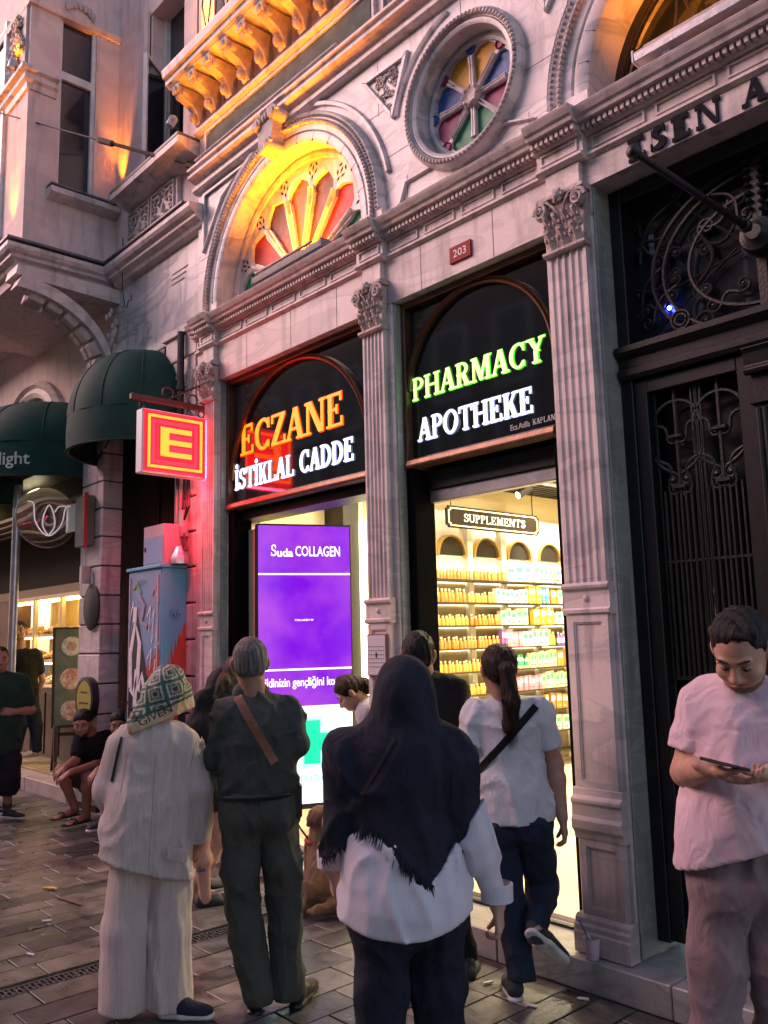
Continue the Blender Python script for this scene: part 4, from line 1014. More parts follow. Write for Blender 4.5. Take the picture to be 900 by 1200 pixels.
# ---- electricity cabinets with graffiti
M_cabL = mat('blue_paint_front', (.14, .32, .56), .45, (.24, .24, .40), 5, .15, 50)
M_cabR = mat('sky_blue_paint', (.09, .42, .60), .4, (.10, .34, .54), 3, .1, 40)
M_cab2 = mat('mauve_grey_paint', (.42, .34, .38), .5, (.30, .28, .36), 3, .1)
c = thing('electricity_cabinet', 'tall blue electricity cabinet covered in graffiti, red drips on its side', 'cabinet', (-6.83, .0, 0))
CX0, CX1, CY0, CY1, CZ = -7.14, -6.53, -.20, .028, 2.28
MB().box(CX0, CX1-.012, CY0, CY1, .05, CZ).build('front', M_cabL, c, bevel=.006)
MB().box(CX1-.0119, CX1, CY0+.004, CY1-.001, .05, CZ-.004).build('side', M_cabR, c)
MB().box(CX0-.02, CX1+.015, CY0-.02, CY1, CZ, CZ+.03).build('lid', M_cabR, c, bevel=.006)
MB().box(CX1-.07, CX1-.055, CY0-.008, CY0, .2, CZ-.05).box(CX0+.03, CX0+.04, CY0-.008, CY0, .2, CZ-.05).build('door_edge', mat('worn_paint_edge', (.45, .42, .42), .6), c)
def blob(pts, y, th, m, name, mir=None):
    MB().prism([(CX0+(CX1-CX0)*u, .05+(CZ-.05)*v) for u, v in pts], y-th, y, 'y').build(name, m, c)
M_gw, M_gb, M_gr, M_gg, M_gy, M_gl = [mat('spray_'+a, b, .5, tuple(q*.75 for q in b), 12) for a, b in (('white', (.85, .80, .88)), ('black', (.012, .010, .018)), ('red', (.50, .06, .04)), ('green', (.16, .32, .06)), ('cream', (.6, .45, .25)), ('lilac', (.34, .28, .42)))]
yf = CY0-.0015
blob([(.55, .62), (.95, .70), (.95, .30), (.72, .42)], yf, .0012, M_gr, 'red_patch'); blob([(.0, .02), (.55, .04), (.6, .26), (.3, .34), (.0, .27)], yf, .0012, M_gg, 'green_patch')
blob([(.03, .62), (.08, .74), (.26, .86), (.34, .80), (.52, .66), (.60, .60), (.90, .56), (.97, .46), (.78, .34), (.66, .22), (.4, .30), (.24, .40), (.05, .44)], yf-.0013, .0014, M_gb, 'black_outline')
def spray(pts, w, m, lay, name='spray_stroke'):
    k = MB(); P2_ = [(CX0+(CX1-CX0)*u, yf-.003-.001*lay, .05+(CZ-.05)*v) for u, v in pts]
    k.tube(P2_, w, 6, flat=None); 
    for i, v in enumerate(k.v): k.v[i] = (v[0], (v[1]-P2_[0][1])*.08+P2_[0][1], v[2])
    k.build(name, m, c)
for k_, pts in enumerate(([(.12, .55), (.10, .68), (.25, .80), (.38, .72), (.34, .60), (.22, .52), (.12, .55)], [(.30, .62), (.26, .48), (.44, .42), (.58, .52), (.46, .60), (.36, .54)], [(.52, .46), (.66, .56), (.86, .52), (.88, .42), (.70, .34), (.60, .40), (.62, .50)],
                          [(.60, .40), (.56, .28), (.60, .22)], [(.72, .36), (.74, .24), (.80, .18)], [(.22, .80), (.24, .86)])):
    spray(pts, .034, M_gw, 1)
for k_, pts in enumerate(([(.60, .82), (.70, .86), (.64, .76), (.80, .84), (.74, .72), (.90, .80), (.84, .70), (.96, .72)], [(.04, .78), (.12, .86), (.06, .80), (.18, .88)], [(.03, .05), (.12, .14), (.08, .02), (.22, .12), (.16, .02)])):
    spray(pts, .008, M_gw, 2)
spray([(.30, .955), (.38, .965), (.34, .94), (.46, .965), (.42, .94), (.56, .962)], .004, M_gb, 2)
for pts, ww, mm in (([(.08, .40), (.16, .46), (.10, .34), (.2, .38)], .012, M_gy), ([(.62, .66), (.74, .70), (.70, .62), (.86, .66), (.80, .58), (.94, .60)], .011, M_gw), ([(.1, .22), (.2, .3), (.3, .2), (.42, .3), (.5, .18)], .02, M_gw),
                    ([(.05, .5), (.0, .44), (.1, .36)], .016, M_gb), ([(.35, .90), (.5, .86), (.42, .80), (.6, .78)], .03, M_gl), ([(.7, .12), (.8, .2), (.9, .1)], .018, M_gr), ([(.86, .30), (.80, .2), (.93, .16)], .014, M_gb)): spray(pts, ww, mm, 3)
for (u, v, du, dv, mm) in ((.15, .93, .25, .02, M_gg), (.72, .9, .2, .03, M_gl), (.45, .3, .3, .02, M_gy), (.3, .16, .3, .02, M_gg), (.5, .12, .2, .03, M_gb)):
    spray([(u, v), (u+du*.5, v+dv), (u+du, v-dv)], .02, mm, 0)
def sblob(pts, m, name, lay=0):
    xx = CX1+.0012+.001*lay; MB().prism([(CY0+(CY1-CY0)*u, .05+(CZ-.05)*v) for u, v in pts], xx-.001, xx, 'x').build(name, m, c)
sblob([(.25, .42), (.3, .70), (.36, .58), (.40, .72), (.5, .66), (.56, .74), (.62, .70), (.7, .76), (.8, .74), (.88, .78), (1, .80), (1, .40), (.6, .36)], M_gr, 'red_drip')
sblob([(.5, .52), (.56, .56), (.66, .56), (.70, .51), (.64, .46), (.54, .46)], M_gb, 'black_spot', 1); sblob([(.72, .1), (.70, .46), (.85, .56), (1, .60), (1, .08)], M_gb, 'black_patch', 1)
sblob([(.0, .02), (.0, .3), (.2, .40), (.5, .34), (.7, .2), (.7, .02)], M_gr, 'red_patch', 0)
for a in range(3):
    k = MB().tube([(CX1+.003, CY0+.09+.03*a, 1.93), (CX1+.003, CY0+.07+.03*a, 1.87), (CX1+.003, CY0+.11+.03*a, 1.90), (CX1+.003, CY0+.10+.02*a, 1.84)], .002, 4); k.build('tag_stroke', M_gb, c)
c = thing('meter_box', 'narrow pale meter box standing on the blue graffiti cabinet', 'cabinet', (-6.78, 0, 2.31))
MB().box(-6.93, -6.56, -.17, .03, 2.312, 2.66).build('body', M_cab2, c, bevel=.005)
MB().box(-6.92, -6.57, -.174, -.17, 2.33, 2.56).build('blue_door', M_cabL, c); MB().box(-6.90, -6.88, -.18, -.174, 2.44, 2.48).build('latch', M_black, c)
c = thing('metal_cap', 'small grey metal cable cap on the cabinet beside the meter box', 'cap', (-6.50, -.05, 2.31))
k = MB().lathe([(.08, 2.31), (.08, 2.36), (.045, 2.42), (.03, 2.46), (0, 2.47)], (-6.495, -.06, 0), 8); k.build('cap', M_alu, c, smooth=30)

# ---- awnings: ribbed quarter domes with a straight valance
M_awn = mat('dark_green_canvas', (.010, .055, .042), .75, (.006, .036, .030), 3, .25, 300, spec=.25)
M_awi = mat('awning_lining', (.02, .012, .012), .9)
def awning(cx, cy, r, zb, zv, h, label, words):
    t = thing('awning', label, 'awning', (cx, cy, zb)); n = 6
    for i in range(n):
        mb = MB(); a0, a1 = -PI+PI*i/n, -PI+PI*(i+1)/n; A, B = 8, 16; v = []; f = []
        for s_ in range(A+1):
            b = a0+(a1-a0)*s_/A; rr0 = r*(1+.018*math.sin(PI*s_/A)-.004)
            for j in range(B+1):
                p = PI/2*j/B; rr = rr0*max(0, math.cos(p))**.8 if j < B else .001
                v.append((cx+rr*math.cos(b), cy+rr*math.sin(b), zv+h*math.sin(p)))
        for s_ in range(A):
            for j in range(B): q = s_*(B+1)+j; f.append((q, q+B+1, q+B+2, q+1))
        mb.add(v, f); mb.build('canvas_gore', M_awn, t, smooth=True)
    k = MB()
    for i in range(n+1):
        b = -PI+PI*i/n; k.tube([(cx+(r*1.002)*max(0, math.cos(PI/2*j/16))**.8*math.cos(b), cy+(r*1.002)*max(0, math.cos(PI/2*j/16))**.8*math.sin(b), zv+h*math.sin(PI/2*j/16)+.001) for j in range(16)], .005, 5)
    k.tube([(cx+(r+.01)*math.cos(-PI+PI*i/30), cy+(r+.01)*math.sin(-PI+PI*i/30), zb+.004) for i in range(31)], .006, 5)
    k.build('seam_piping', M_awn, t)
    vb = MB().lathe([(r+.004, zv), (r+.012, (zv+zb)/2), (r+.004, zb), (r-.004, zb), (r, zv)], (cx, cy, 0), 40, arc=PI, a0=-PI)
    vb.build('valance', M_awn, t, smooth=60)
    MB().lathe([(0, zv-.02), (r-.01, zv-.02), (r-.01, zv-.03), (0, zv-.03)], (cx, cy, 0), 30, arc=PI, a0=-PI).build('lining', M_awi, t)
    f = MB().tube([(cx+(r-.01)*math.cos(-PI+PI*i/24), cy+(r-.01)*math.sin(-PI+PI*i/24), zb+.01) for i in range(25)], .012, 6)
    for i in range(5):
        a = -PI+PI*(i+.5)/5; f.tube([(cx+(r-.02)*math.cos(a), cy+(r-.02)*math.sin(a), zb+.02), (cx, cy-.02, zv+h*.55)], .008, 5)
    f.build('rib_frame', M_black, t)
    for (wd, a_mid, hh, z0, sp) in words:                           # letters bent round the valance
        me_o = text_mesh(wd, (0, 0, 0), (1, 0, 0), sp, hh, .004, M_white, t, 'lettering', bold=.01)
        co = np.empty(len(me_o.data.vertices)*3, np.float32); me_o.data.vertices.foreach_get('co', co); co = co.reshape(-1, 3)
        ang = a_mid+(co[:, 0]-sp/2)/(r+.014); rr = r+.014-co[:, 1]
        q = np.stack([cx+rr*np.cos(ang), cy+rr*np.sin(ang), z0+co[:, 2]], 1); me_o.data.vertices.foreach_set('co', q.astype(np.float32).ravel()); me_o.data.update()
    return t
awning(-7.42, .08, .71, 3.42, 3.74, .68, 'dark green dome awning over the narrow doorway, nearer the E sign', [('olo', rad(-150), .07, 3.60, .14), ('R.S', rad(-150), .07, 3.51, .14)])
awning(-9.55, .08, 1.12, 3.36, 3.72, .62, 'dark green dome awning lettered Delight at the left edge', [('Delight', rad(-49), .17, 3.43, .54)])
# ================================================================== opposite side of the street (seen in the black glass)
OP = thing('opposite_building', 'dark opposite facade with rows of tall windows mirrored in the black shop sign glass', 'building', (-10, -13, 0))
M_op = mat('grey_render', (.10, .09, .09), .8, (.06, .055, .055), 2, .2)
MB().box(-60, 12, -14, -13, 0, 11.3).build('wall', M_op, OP)
MB().box(-60, 12, -13.2, -12.8, 11.1, 11.5).build('cornice', M_op, OP)
wme = MB().box(-.55, .55, -.02, .0, 0, 1.9).mesh('window', M_glassdk)
fme = MB().box(-.62, -.55, 0, .05, -.05, 1.95).box(.55, .62, 0, .05, -.05, 1.95).box(-.55, .55, 0, .05, 1.9, 1.95).box(-.66, .66, 0, .12, -.12, -.05).mesh('window_frame', M_white)
for fl in range(3):
    for i in range(22):
        o = bpy.data.objects.new('window', wme); COL.objects.link(o); o.parent = OP; o.location = (-42+i*2.2+10, -12.97+13, 3.4+fl*2.4)
        f = bpy.data.objects.new('window_frame', fme); COL.objects.link(f); f.parent = o
M_opl = mat('lit_shop_window', (.8, .6, .3), .5, emit=(1, .62, .22), es=.9)
for i, x in enumerate((-30, -25.5, -21, -16.5, -12, -7.5, -3, 1.5)):
    if i % 2: MB().box(x, x+2.6, -12.98, -12.96, .8, 2.4).build('shop_window', M_glassdk, OP)
    else: MB().box(x, x+2.6, -12.98, -12.96, .4, 2.8).build('shop_window', M_glassdk, OP)

for r in range(4):
    for i in range(5): MB().box(-10.8+.52*i, -10.8+.52*i+.40, -12.95, -12.93, .55+.62*r, .55+.62*r+(.10 if r % 2 else .34)).build('lit_shelf', M_opl, OP)
for x in (-9.9, -9.3): MB().box(x, x+.10, -12.95, -12.90, 3.6, 5.2).build('tube_lamp', mat('cool_tube', (.8, 1, .95), .5, emit=(.7, 1, .9), es=1.2), OP)
# ================================================================== inside the pharmacy
M_cream = mat('cream_wall', (.80, .70, .46), .6, (.74, .64, .42), 2, .05)
M_creamf = mat('pale_tile_floor', (.78, .70, .55), .25, (.70, .62, .48), 3, .05)
M_gold = mat('brass_trim', (.75, .50, .18), .3, metal=.8)
M_shelf = mat('shelf_dark_edge', (.05, .035, .02), .4)
M_white2 = mat('white_laminate', (.85, .83, .78), .35)
M_strip = mat('shelf_light_strip', (1, .95, .8), .5, emit=(1, .86, .50), es=2.2)
M_slat = mat('black_slat', (.02, .018, .016), .5)
PH = bpy.data.objects.new('pharmacy_room', None); COL.objects.link(PH); PH['kind'] = 'structure'
def ph(mb, name, m, **k): return mb.build(name, m, PH, **k)
ph(MB().box(-6.40, -2.36, .30, 7.4, .02, .158), 'shop_floor', M_creamf)
ph(MB().box(-6.42, -6.38, .45, 7.4, .15, 3.72), 'side_wall', M_cream)
ph(MB().box(-2.60, -2.55, .47, 7.4, .15, 3.72), 'side_wall', M_cream)
ph(MB().box(-6.40, -2.4, 7.38, 7.42, .15, 3.72), 'back_wall', M_cream)
ph(MB().box(-6.40, -2.4, .46, 7.42, 3.70, 3.74), 'ceiling', M_cream)
ph(MB().box(-6.40, -2.4, .30, .46, 2.72, 3.83), 'bulkhead', M_black)
k = MB()
for i in range(7): k.box(-6.30+i*.085, -6.26+i*.085, 1.2, 6.9, 3.30, 3.37)
k.box(-6.33, -5.70, 1.2, 6.9, 3.37, 3.40); ph(k, 'slatted_beam', M_slat)
ph(MB().box(-4.9, -4.87, 1.0, 6.8, 3.60, 3.63), 'track_rail', M_slat)
# roller shutter housings and dark posts at the shopfront
ph(MB().box(XL0+.012, XL1-.012, .20, .42, 2.64, 2.70).box(XR0+.012, XR1-.012, .22, .42, 2.58, 2.70), 'shutter_housing', M_black, bevel=.004)
ph(MB().box(XR0+.1, XR1-.01, .24, .30, 2.50, 2.58), 'shutter_bar', M_alu, bevel=.006)
ph(MB().box(XL0+.012, XL0+.10, .13, .30, .14, 2.71).box(XR0+.012, XR0+.085, .12, .30, .14, 2.71).box(XL1-.10, XL1-.012, .13, .30, .14, 2.71).box(XR1-.085, XR1-.012, .13, .30, .14, 2.71), 'front_post', mat('matte_black', (.006, .006, .007), .95, spec=.03), bevel=.004)
ph(MB().box(XL0+.10, XL0+.20, .27, .33, .14, 2.56), 'cream_post', M_cream)
ph(MB().box(XR0+.012, XR1-.012, .20, .23, .136, .150).box(XL0, XL1, .2, .23, .131, .150), 'door_track', M_black)
# shelving along the left wall
W0 = 1.62
ph(MB().box(-6.379, -6.33, W0+.05, 6.9, 2.262, 3.0), 'upper_back_panel', M_white2)
ph(MB().box(-6.379, -6.33, W0+.05, 6.9, .2, 2.26), 'shelf_back', mat('shelf_back_beige', (.34, .27, .17), .6, (.26, .2, .12), 5))
ph(MB().box(-6.38, -6.05, W0, W0+.05, .16, 2.72).box(-6.38, -6.05, W0, 2.0, 2.72, 2.76), 'lit_cabinet_edge', M_strip)
k = MB()
for i in range(12): k.box(-6.33, -6.28, W0+.06+i*.09, W0+.11+i*.09, 2.78, 3.25)
ph(k, 'slat_panel', M_cream)
ph(MB().box(-6.38, -6.10, 1.42, W0-.01, .16, 3.10), 'dark_pilaster', M_slat)
secs = [2.85+.575*i for i in range(8)]
for y in secs:
    ph(MB().box(-6.33, -6.27, y-.10, y-.02, .2, 3.0), 'shelf_upright', M_white2)
    # arched niche head over each bay
    a = [(y+.235+.20*math.cos(t*PI/12), 2.52+.20*math.sin(t*PI/12)) for t in range(13)]
    ph(MB().prism(a, -6.3305, -6.31, 'x'), 'niche_arch', M_slat)
    b = [(y+.235+.235*math.cos(t*PI/12), 2.50+.235*math.sin(t*PI/12)) for t in range(13)]
    ph(MB().prism(b+a[::-1], -6.33, -6.27, 'x'), 'niche_moulding', M_slat if False else M_gold)
zs = [2.24-.24*i for i in range(9)]
for z in zs:
    ph(MB().box(-6.33, -6.08, W0+.05, 6.85, z-.016, z), 'shelf', M_shelf)
    ph(MB().box(-6.325, -6.31, W0+.05, 6.85, z-.026, z-.017), 'shelf_light', M_strip)
# stock: every bottle, jar and box stands on its own
def bottle_prof(r, h): return [(0, 0), (r, 0), (r, h*.68), (r*.45, h*.80), (r*.45, h*.84), (r*.55, h*.84), (r*.55, h), (0, h)]
PM = {}
for n_, c_ in (('amber', (.42, .20, .02)), ('gold', (.58, .36, .06)), ('cream', (.85, .75, .50)), ('white', (.85, .85, .85)), ('yellow', (.85, .62, .05)), ('orange', (.80, .25, .04)),
               ('red', (.60, .03, .02)), ('green', (.05, .45, .22)), ('blue', (.02, .25, .60)), ('teal', (.05, .45, .50)), ('violet', (.25, .08, .35)), ('pink', (.75, .25, .35))):
    PM[n_] = mat('pack_'+n_, c_, .35, tuple(min(1, x*1.25+.05) for x in c_), 25, coat=.2)
ME = {}
def stock(kind, col_, y, z, x=-6.14, w=.04, h=.11, row='', n_=0):
    key = (kind, col_, round(w, 3), round(h, 3))
    if key not in ME:
        r_ = w*.5; lab = PM['cream'] if col_ in ('amber', 'gold') and kind == 'bottle' else (PM['white'] if col_ not in ('white', 'cream') else PM['green']); acc = PM[random.choice(('red', 'blue', 'green', 'violet', 'orange'))]
        if kind == 'bottle':
            q = MB().lathe([(0, 0), (r_, 0), (r_, h*.66), (r_*.45, h*.79), (r_*.45, h*.82)], n=8); q.cm = 1; q.lathe([(r_*.55, h*.82), (r_*.55, h), (0, h)], n=8); (col_ not in ('amber', 'gold')) and q.lathe([(r_*1.02, h*.18), (r_*1.02, h*.52)], n=8)
            ME[key] = q.mesh('bottle', [PM[col_], lab], smooth=40)
        else:
            q = MB().box(-.03, .03, -w/2, w/2, 0, h); q.cm = 1; q.box(.0302, .0308, -w*.42, w*.42, h*.52, h*.82); q.cm = 2; q.box(.0302, .0308, -w*.42, w*.2, h*.14, h*.24); q.box(.0302, .0308, -w*.3, w*.3, h*.86, h*.92)
            ME[key] = q.mesh('product_box', [PM[col_], lab, acc])
    o = bpy.data.objects.new('bottle' if kind == 'bottle' else 'product_box', ME[key]); COL.objects.link(o); o.location = (x+random.uniform(-.012, .012), y, z)
    o.rotation_euler = (0, 0, random.uniform(-.12, .12))
    tag(o, '%s %s on the %s shelf of %s' % (col_, 'bottle' if kind == 'bottle' else 'carton', ORD[row], n_), 'bottle' if kind == 'bottle' else 'carton', '%s %ss on the %s shelf of %s' % (col_, 'bottle' if kind == 'bottle' else 'carton', ORD[row], n_))
ORD = ['top', 'second', 'third', 'fourth', 'fifth', 'sixth', 'seventh', 'lower']
random.seed(21)
plan = {0: [('bottle', 'amber', 2.64, 3.78, .05, .12), ('product_box', 'white', 3.85, 4.35, .14, .2), ('product_box', 'cream', 4.4, 4.9, .10, .18), ('product_box', 'violet', 5.0, 5.2, .06, .12)],
        1: [('bottle', 'amber', 2.64, 3.10, .055, .14), ('bottle', 'gold', 3.16, 3.60, .05, .11), ('product_box', 'white', 3.62, 4.15, .07, .15), ('product_box', 'yellow', 4.20, 4.42, .05, .20), ('product_box', 'teal', 4.45, 4.55, .05, .17), ('product_box', 'orange', 4.58, 4.72, .05, .15), ('product_box', 'cream', 4.75, 5.1, .07, .17), ('bottle', 'green', 5.15, 5.35, .07, .17)],
        2: [('bottle', 'gold', 2.64, 3.12, .05, .11), ('bottle', 'amber', 3.2, 3.66, .05, .11), ('product_box', 'cream', 3.7, 4.1, .09, .17), ('product_box', 'yellow', 4.25, 4.6, .06, .19), ('product_box', 'white', 4.7, 5.3, .10, .14)],
        3: [('bottle', 'amber', 2.66, 3.62, .055, .12), ('product_box', 'violet', 3.66, 3.76, .05, .18), ('product_box', 'pink', 3.80, 4.0, .09, .18), ('product_box', 'white', 4.05, 4.5, .09, .18), ('bottle', 'gold', 4.54, 4.66, .06, .17), ('bottle', 'violet', 4.70, 4.82, .05, .15), ('bottle', 'red', 4.86, 5.36, .06, .19)],
        4: [('bottle', 'gold', 2.66, 3.5, .05, .12), ('bottle', 'cream', 3.55, 4.1, .06, .15), ('product_box', 'cream', 4.15, 4.6, .06, .18), ('product_box', 'orange', 4.7, 5.4, .12, .18)],
        5: [('bottle', 'gold', 3.0, 3.4, .05, .11), ('product_box', 'pink', 3.9, 4.3, .06, .15), ('product_box', 'cream', 4.35, 4.8, .08, .18), ('product_box', 'yellow', 4.85, 5.4, .10, .18)],
        6: [('product_box', 'gold', 4.0, 4.4, .07, .16), ('product_box', 'amber', 4.5, 5.5, .10, .17)],
        7: [('product_box', 'white', 4.6, 5.5, .12, .16)]}
for r, items in plan.items():
    for kind, c_, y0, y1, w, h in items:
        y = y0
        while y < y1:
            stock(kind, c_, y, zs[r]+.001, w=w*.92, h=h*random.choice((.9, 1, 1.05)), row=r, n_='the bright shelving inside the door'); y += w*random.choice((1.0, 1.02, 1.18))
for r, (kind, c_) in enumerate((('bottle', 'cream'), ('bottle', 'blue'), ('product_box', 'orange'), ('bottle', 'green'), ('product_box', 'red'))):
    for i in range(3): stock(kind, c_, 1.75+.10*i, zs[r]+.001, w=.085, h=.19, row=r, n_='the lit cabinet beside the purple screen')
# hanging sign
t = thing('hanging_sign', 'dark brown hanging sign with gold border reading SUPPLEMENTS over the bright shelves', 'sign', (-6.0, 3.48, 2.86))
def octo(y0, y1, z0, z1, c): return [(y0+c, z0), (y1-c, z0), (y1-c, z0+c*.6), (y1, z0+c), (y1, z1-c), (y1-c, z1-c*.6), (y1-c, z1), (y0+c, z1), (y0+c, z1-c*.6), (y0, z1-c), (y0, z0+c), (y0+c, z0+c*.6)]
MB().prism(octo(2.72, 4.26, 2.765, 2.995, .03), -6.02, -6.0, 'x').build('board', mat('dark_brown_board', (.022, .014, .008), .7, spec=.1), t)
mb = MB(); A, B = octo(2.745, 4.235, 2.783, 2.977, .03), octo(2.762, 4.218, 2.795, 2.965, .028)
for i in range(12): j = (i+1) % 12; mb.prism([A[i], A[j], B[j], B[i]], -6.0, -5.997, 'x')
M_sgn = mat('gold_border_paint', (.9, .8, .5), .5, emit=(1, .85, .5), es=.10)
mb.build('border', M_sgn, t)
put_letters('SUPPLEMENTS', (-5.999, 2.98, 2.838), (0, 1, 0), 1.02, .085, .002, mat('sign_cream_letter', (.9, .85, .7), .5, emit=(1, .92, .7), es=.2), t, W=.16, t=.07, gap=.10)
for y in (2.80, 4.16): MB().tube([(-6.01, y, 2.99), (-6.01, y, 3.31)], .006, 5).build('hanging_rod', M_black, t)
# track spotlights
for i, (x, y, z) in enumerate(((-5.75, 2.55, 3.22), (-5.75, 3.75, 3.2), (-4.85, 4.6, 3.50))):
    t = thing('track_spotlight', ('black ceiling spotlight above the left end of the SUPPLEMENTS sign', 'black ceiling spotlight above the right end of the SUPPLEMENTS sign', 'ceiling spotlight with a glowing face beside the right pilaster')[i], 'spotlight', (x, y, z))
    k = MB().box(x-.03, x+.03, y-.04, y+.04, z+.07, z+.14); k.tube([(x, y, z+.08), (x-.02, y-.04, z)], .018, 8); k.build('stem', M_slat, t)
    k = MB().tube([(x, y+.06, z+.05), (x-.06, y-.08, z-.04)], .045, 12); k.build('barrel', M_slat, t)
    MB().tube([(x-.061, y-.082, z-.041), (x-.064, y-.09, z-.045)], .038, 12).build('lamp_face', M_strip, t)
def area(name, loc, rot, sx, sy, power, col, parent, spread=180):
    l = bpy.data.lights.new(name, 'AREA'); l.shape = 'RECTANGLE'; l.size = sx; l.size_y = sy; l.energy = power; l.color = col; l.spread = rad(spread)
    o = bpy.data.objects.new(name, l); COL.objects.link(o); o.location = loc; o.rotation_euler = rot
    if parent:
        o.parent = parent; m = wmat(parent).inverted() @ (Matrix.Translation(loc) @ o.rotation_euler.to_matrix().to_4x4()); o.location = m.to_translation(); o.rotation_euler = m.to_euler()
    return o
WARM = (1.0, .85, .58)
for x, y, w in ((-5.2, 4.5, 95), (-3.6, 2.6, 80), (-5.2, 1.4, 18)):
    k = thing('ceiling_light', {4.5: 'bright ceiling light panel over the far shelving', 2.6: 'bright ceiling light panel just inside the open door', 1.4: 'ceiling light panel above the purple screen'}[y], 'lamp', (x, y, 3.68))
    MB().box(x-.32, x+.32, y-.32, y+.32, 3.675, 3.699).build('lamp_housing', M_white2, k); area('lamp_light', (x, y, 3.67), (0, 0, 0), .6, .6, w, WARM, k)

# digital display
sx0, sy0, sx1, sy1 = -5.64, .16, -5.34, .85
dv = Vector((sx1-sx0, sy1-sy0, 0)); wS = dv.length; dx = dv.normalized(); nrm = Vector((dx.y, -dx.x, 0))
t = thing('digital_display', 'tall glowing display screen, purple collagen advert above a white panel with green cross', 'screen', ((sx0+sx1)/2, (sy0+sy1)/2, .3))
def sp(u, z, d=0): p = Vector((sx0, sy0, 0))+dx*u+nrm*d; return (p.x, p.y, z)
def spanel(u0, u1, z0, z1, d0, d1, name, m, par=None):
    v = [sp(u, z, d) for u in (u0, u1) for d in (d0, d1) for z in (z0, z1)]
    return MB().add(v, [(0, 1, 3, 2), (4, 6, 7, 5), (0, 4, 5, 1), (2, 3, 7, 6), (0, 2, 6, 4), (1, 5, 7, 3)]).build(name, m, par or t)
def em(name, c, s): return mat(name, c, .4, emit=c, es=s)
def purple():
    m = bpy.data.materials.new('purple_screen'); m.use_nodes = True; nt = m.node_tree; b = nt.nodes['Principled BSDF']; b.inputs['Base Color'].default_value = (.02, .0, .03, 1); b.inputs['Roughness'].default_value = .25
    g = nt.nodes.new('ShaderNodeNewGeometry'); n = nt.nodes.new('ShaderNodeTexNoise'); n.inputs['Scale'].default_value = 2.2; n.inputs['Detail'].default_value = 5
    r = nt.nodes.new('ShaderNodeValToRGB'); r.color_ramp.elements[0].position = .40; r.color_ramp.elements[0].color = (.24, .0, .93, 1); r.color_ramp.elements[1].position = .78; r.color_ramp.elements[1].color = (.62, .10, .95, 1)
    nt.links.new(g.outputs['Position'], n.inputs['Vector']); nt.links.new(n.outputs[0], r.inputs[0]); nt.links.new(r.outputs[0], b.inputs['Emission Color']); b.inputs['Emission Strength'].default_value = .33
    return m
spanel(-.01, wS+.01, .36, 2.575, -.09, -.001, 'casing', M_black)
spanel(0, wS, 1.14, 2.56, 0, .003, 'purple_picture', purple())
spanel(0, wS, .40, 1.138, 0, .003, 'white_picture', em('white_screen', (.75, .93, 1.0), .42))
M_txt = em('screen_text', (1, 1, 1), .5)
spanel(0, wS, 2.165, 2.178, .0035, .005, 'white_line', M_txt); spanel(0, wS, 1.415, 1.428, .0035, .005, 'white_line', M_txt)
d3 = (dx.x, dx.y, 0)
text_mesh('COLLAGEN', sp(.30, 2.315, .004), d3, .37, .082, .001, M_txt, t, 'screen_lettering', bold=.006)
put_letters('S', sp(.10, 2.315, .0045), d3, .045, .09, .001, M_txt, t, 'screen_lettering', W=.14)
text_mesh('uda', sp(.15, 2.31, .004), d3, .13, .066, .001, M_txt, t, 'screen_lettering', bold=.02)
text_mesh('COLLAGEN 30', sp(.29, 1.80, .004), d3, .15, .014, .001, M_txt, t, 'screen_lettering')
text_mesh('cildinizin gençliğini korur', sp(.02, 1.27, .004), d3, .68, .095, .001, M_txt, t, 'screen_lettering', bold=.012)
M_cr = em('screen_green', (.0, .70, .42), .30); M_cr2 = em('screen_pale_green', (.35, .95, .80), .34)
def cross(c, z, a, w, d, name, m):
    pts = [(-w, -a), (w, -a), (w, -w), (a, -w), (a, w), (w, w), (w, a), (-w, a), (-w, w), (-a, w), (-a, -w), (-w, -w)]
    n = len(pts); v = [sp(c+p, z+q, d) for p, q in pts]+[sp(c+p, z+q, d+.001) for p, q in pts]
    MB().add(v, [tuple(range(n)), tuple(range(2*n-1, n-1, -1))]+[(i, i+n, (i+1) % n+n, (i+1) % n) for i in range(n)]).build(name, m, t)
cross(.42, .86, .19, .085, .0035, 'pharmacy_cross_halo', M_cr2); cross(.42, .86, .165, .065, .005, 'pharmacy_cross', M_cr)
text_mesh('farmacia', sp(.17, .56, .004), d3, .46, .075, .001, em('screen_teal', (.25, .62, .68), .3), t, 'screen_lettering')
for u in (.1, wS-.1): spanel(u-.03, u+.03, .15, .36, -.07, -.03, 'stand_leg', M_black)
# paper notice on the centre pilaster
t = thing('paper_notice', 'small printed paper notice in a red edged holder taped to the middle pilaster', 'notice', (-4.05, -.02, 1.42))
MB().box(-4.145, -3.965, -.022, -.008, 1.415, 1.675).build('holder', mat('dull_red_edge', (.35, .12, .12), .4), t); MB().box(-4.137, -3.973, -.0245, -.0222, 1.423, 1.667).build('sheet', mat('notice_paper', (.62, .57, .60), .6), t)
k = MB()
for r in range(6):
    for c_ in range(7): k.box(-4.128+.022*c_, -4.116+.022*c_, -.0262, -.0247, 1.47+.025*r, 1.474+.025*r)
tag(k.build('printed_grid', M_black, t), kind='stuff')
text_mesh('1', (-4.06, -.0265, 1.53), (1, 0, 0), .012, .03, .001, M_black, t, 'numeral')

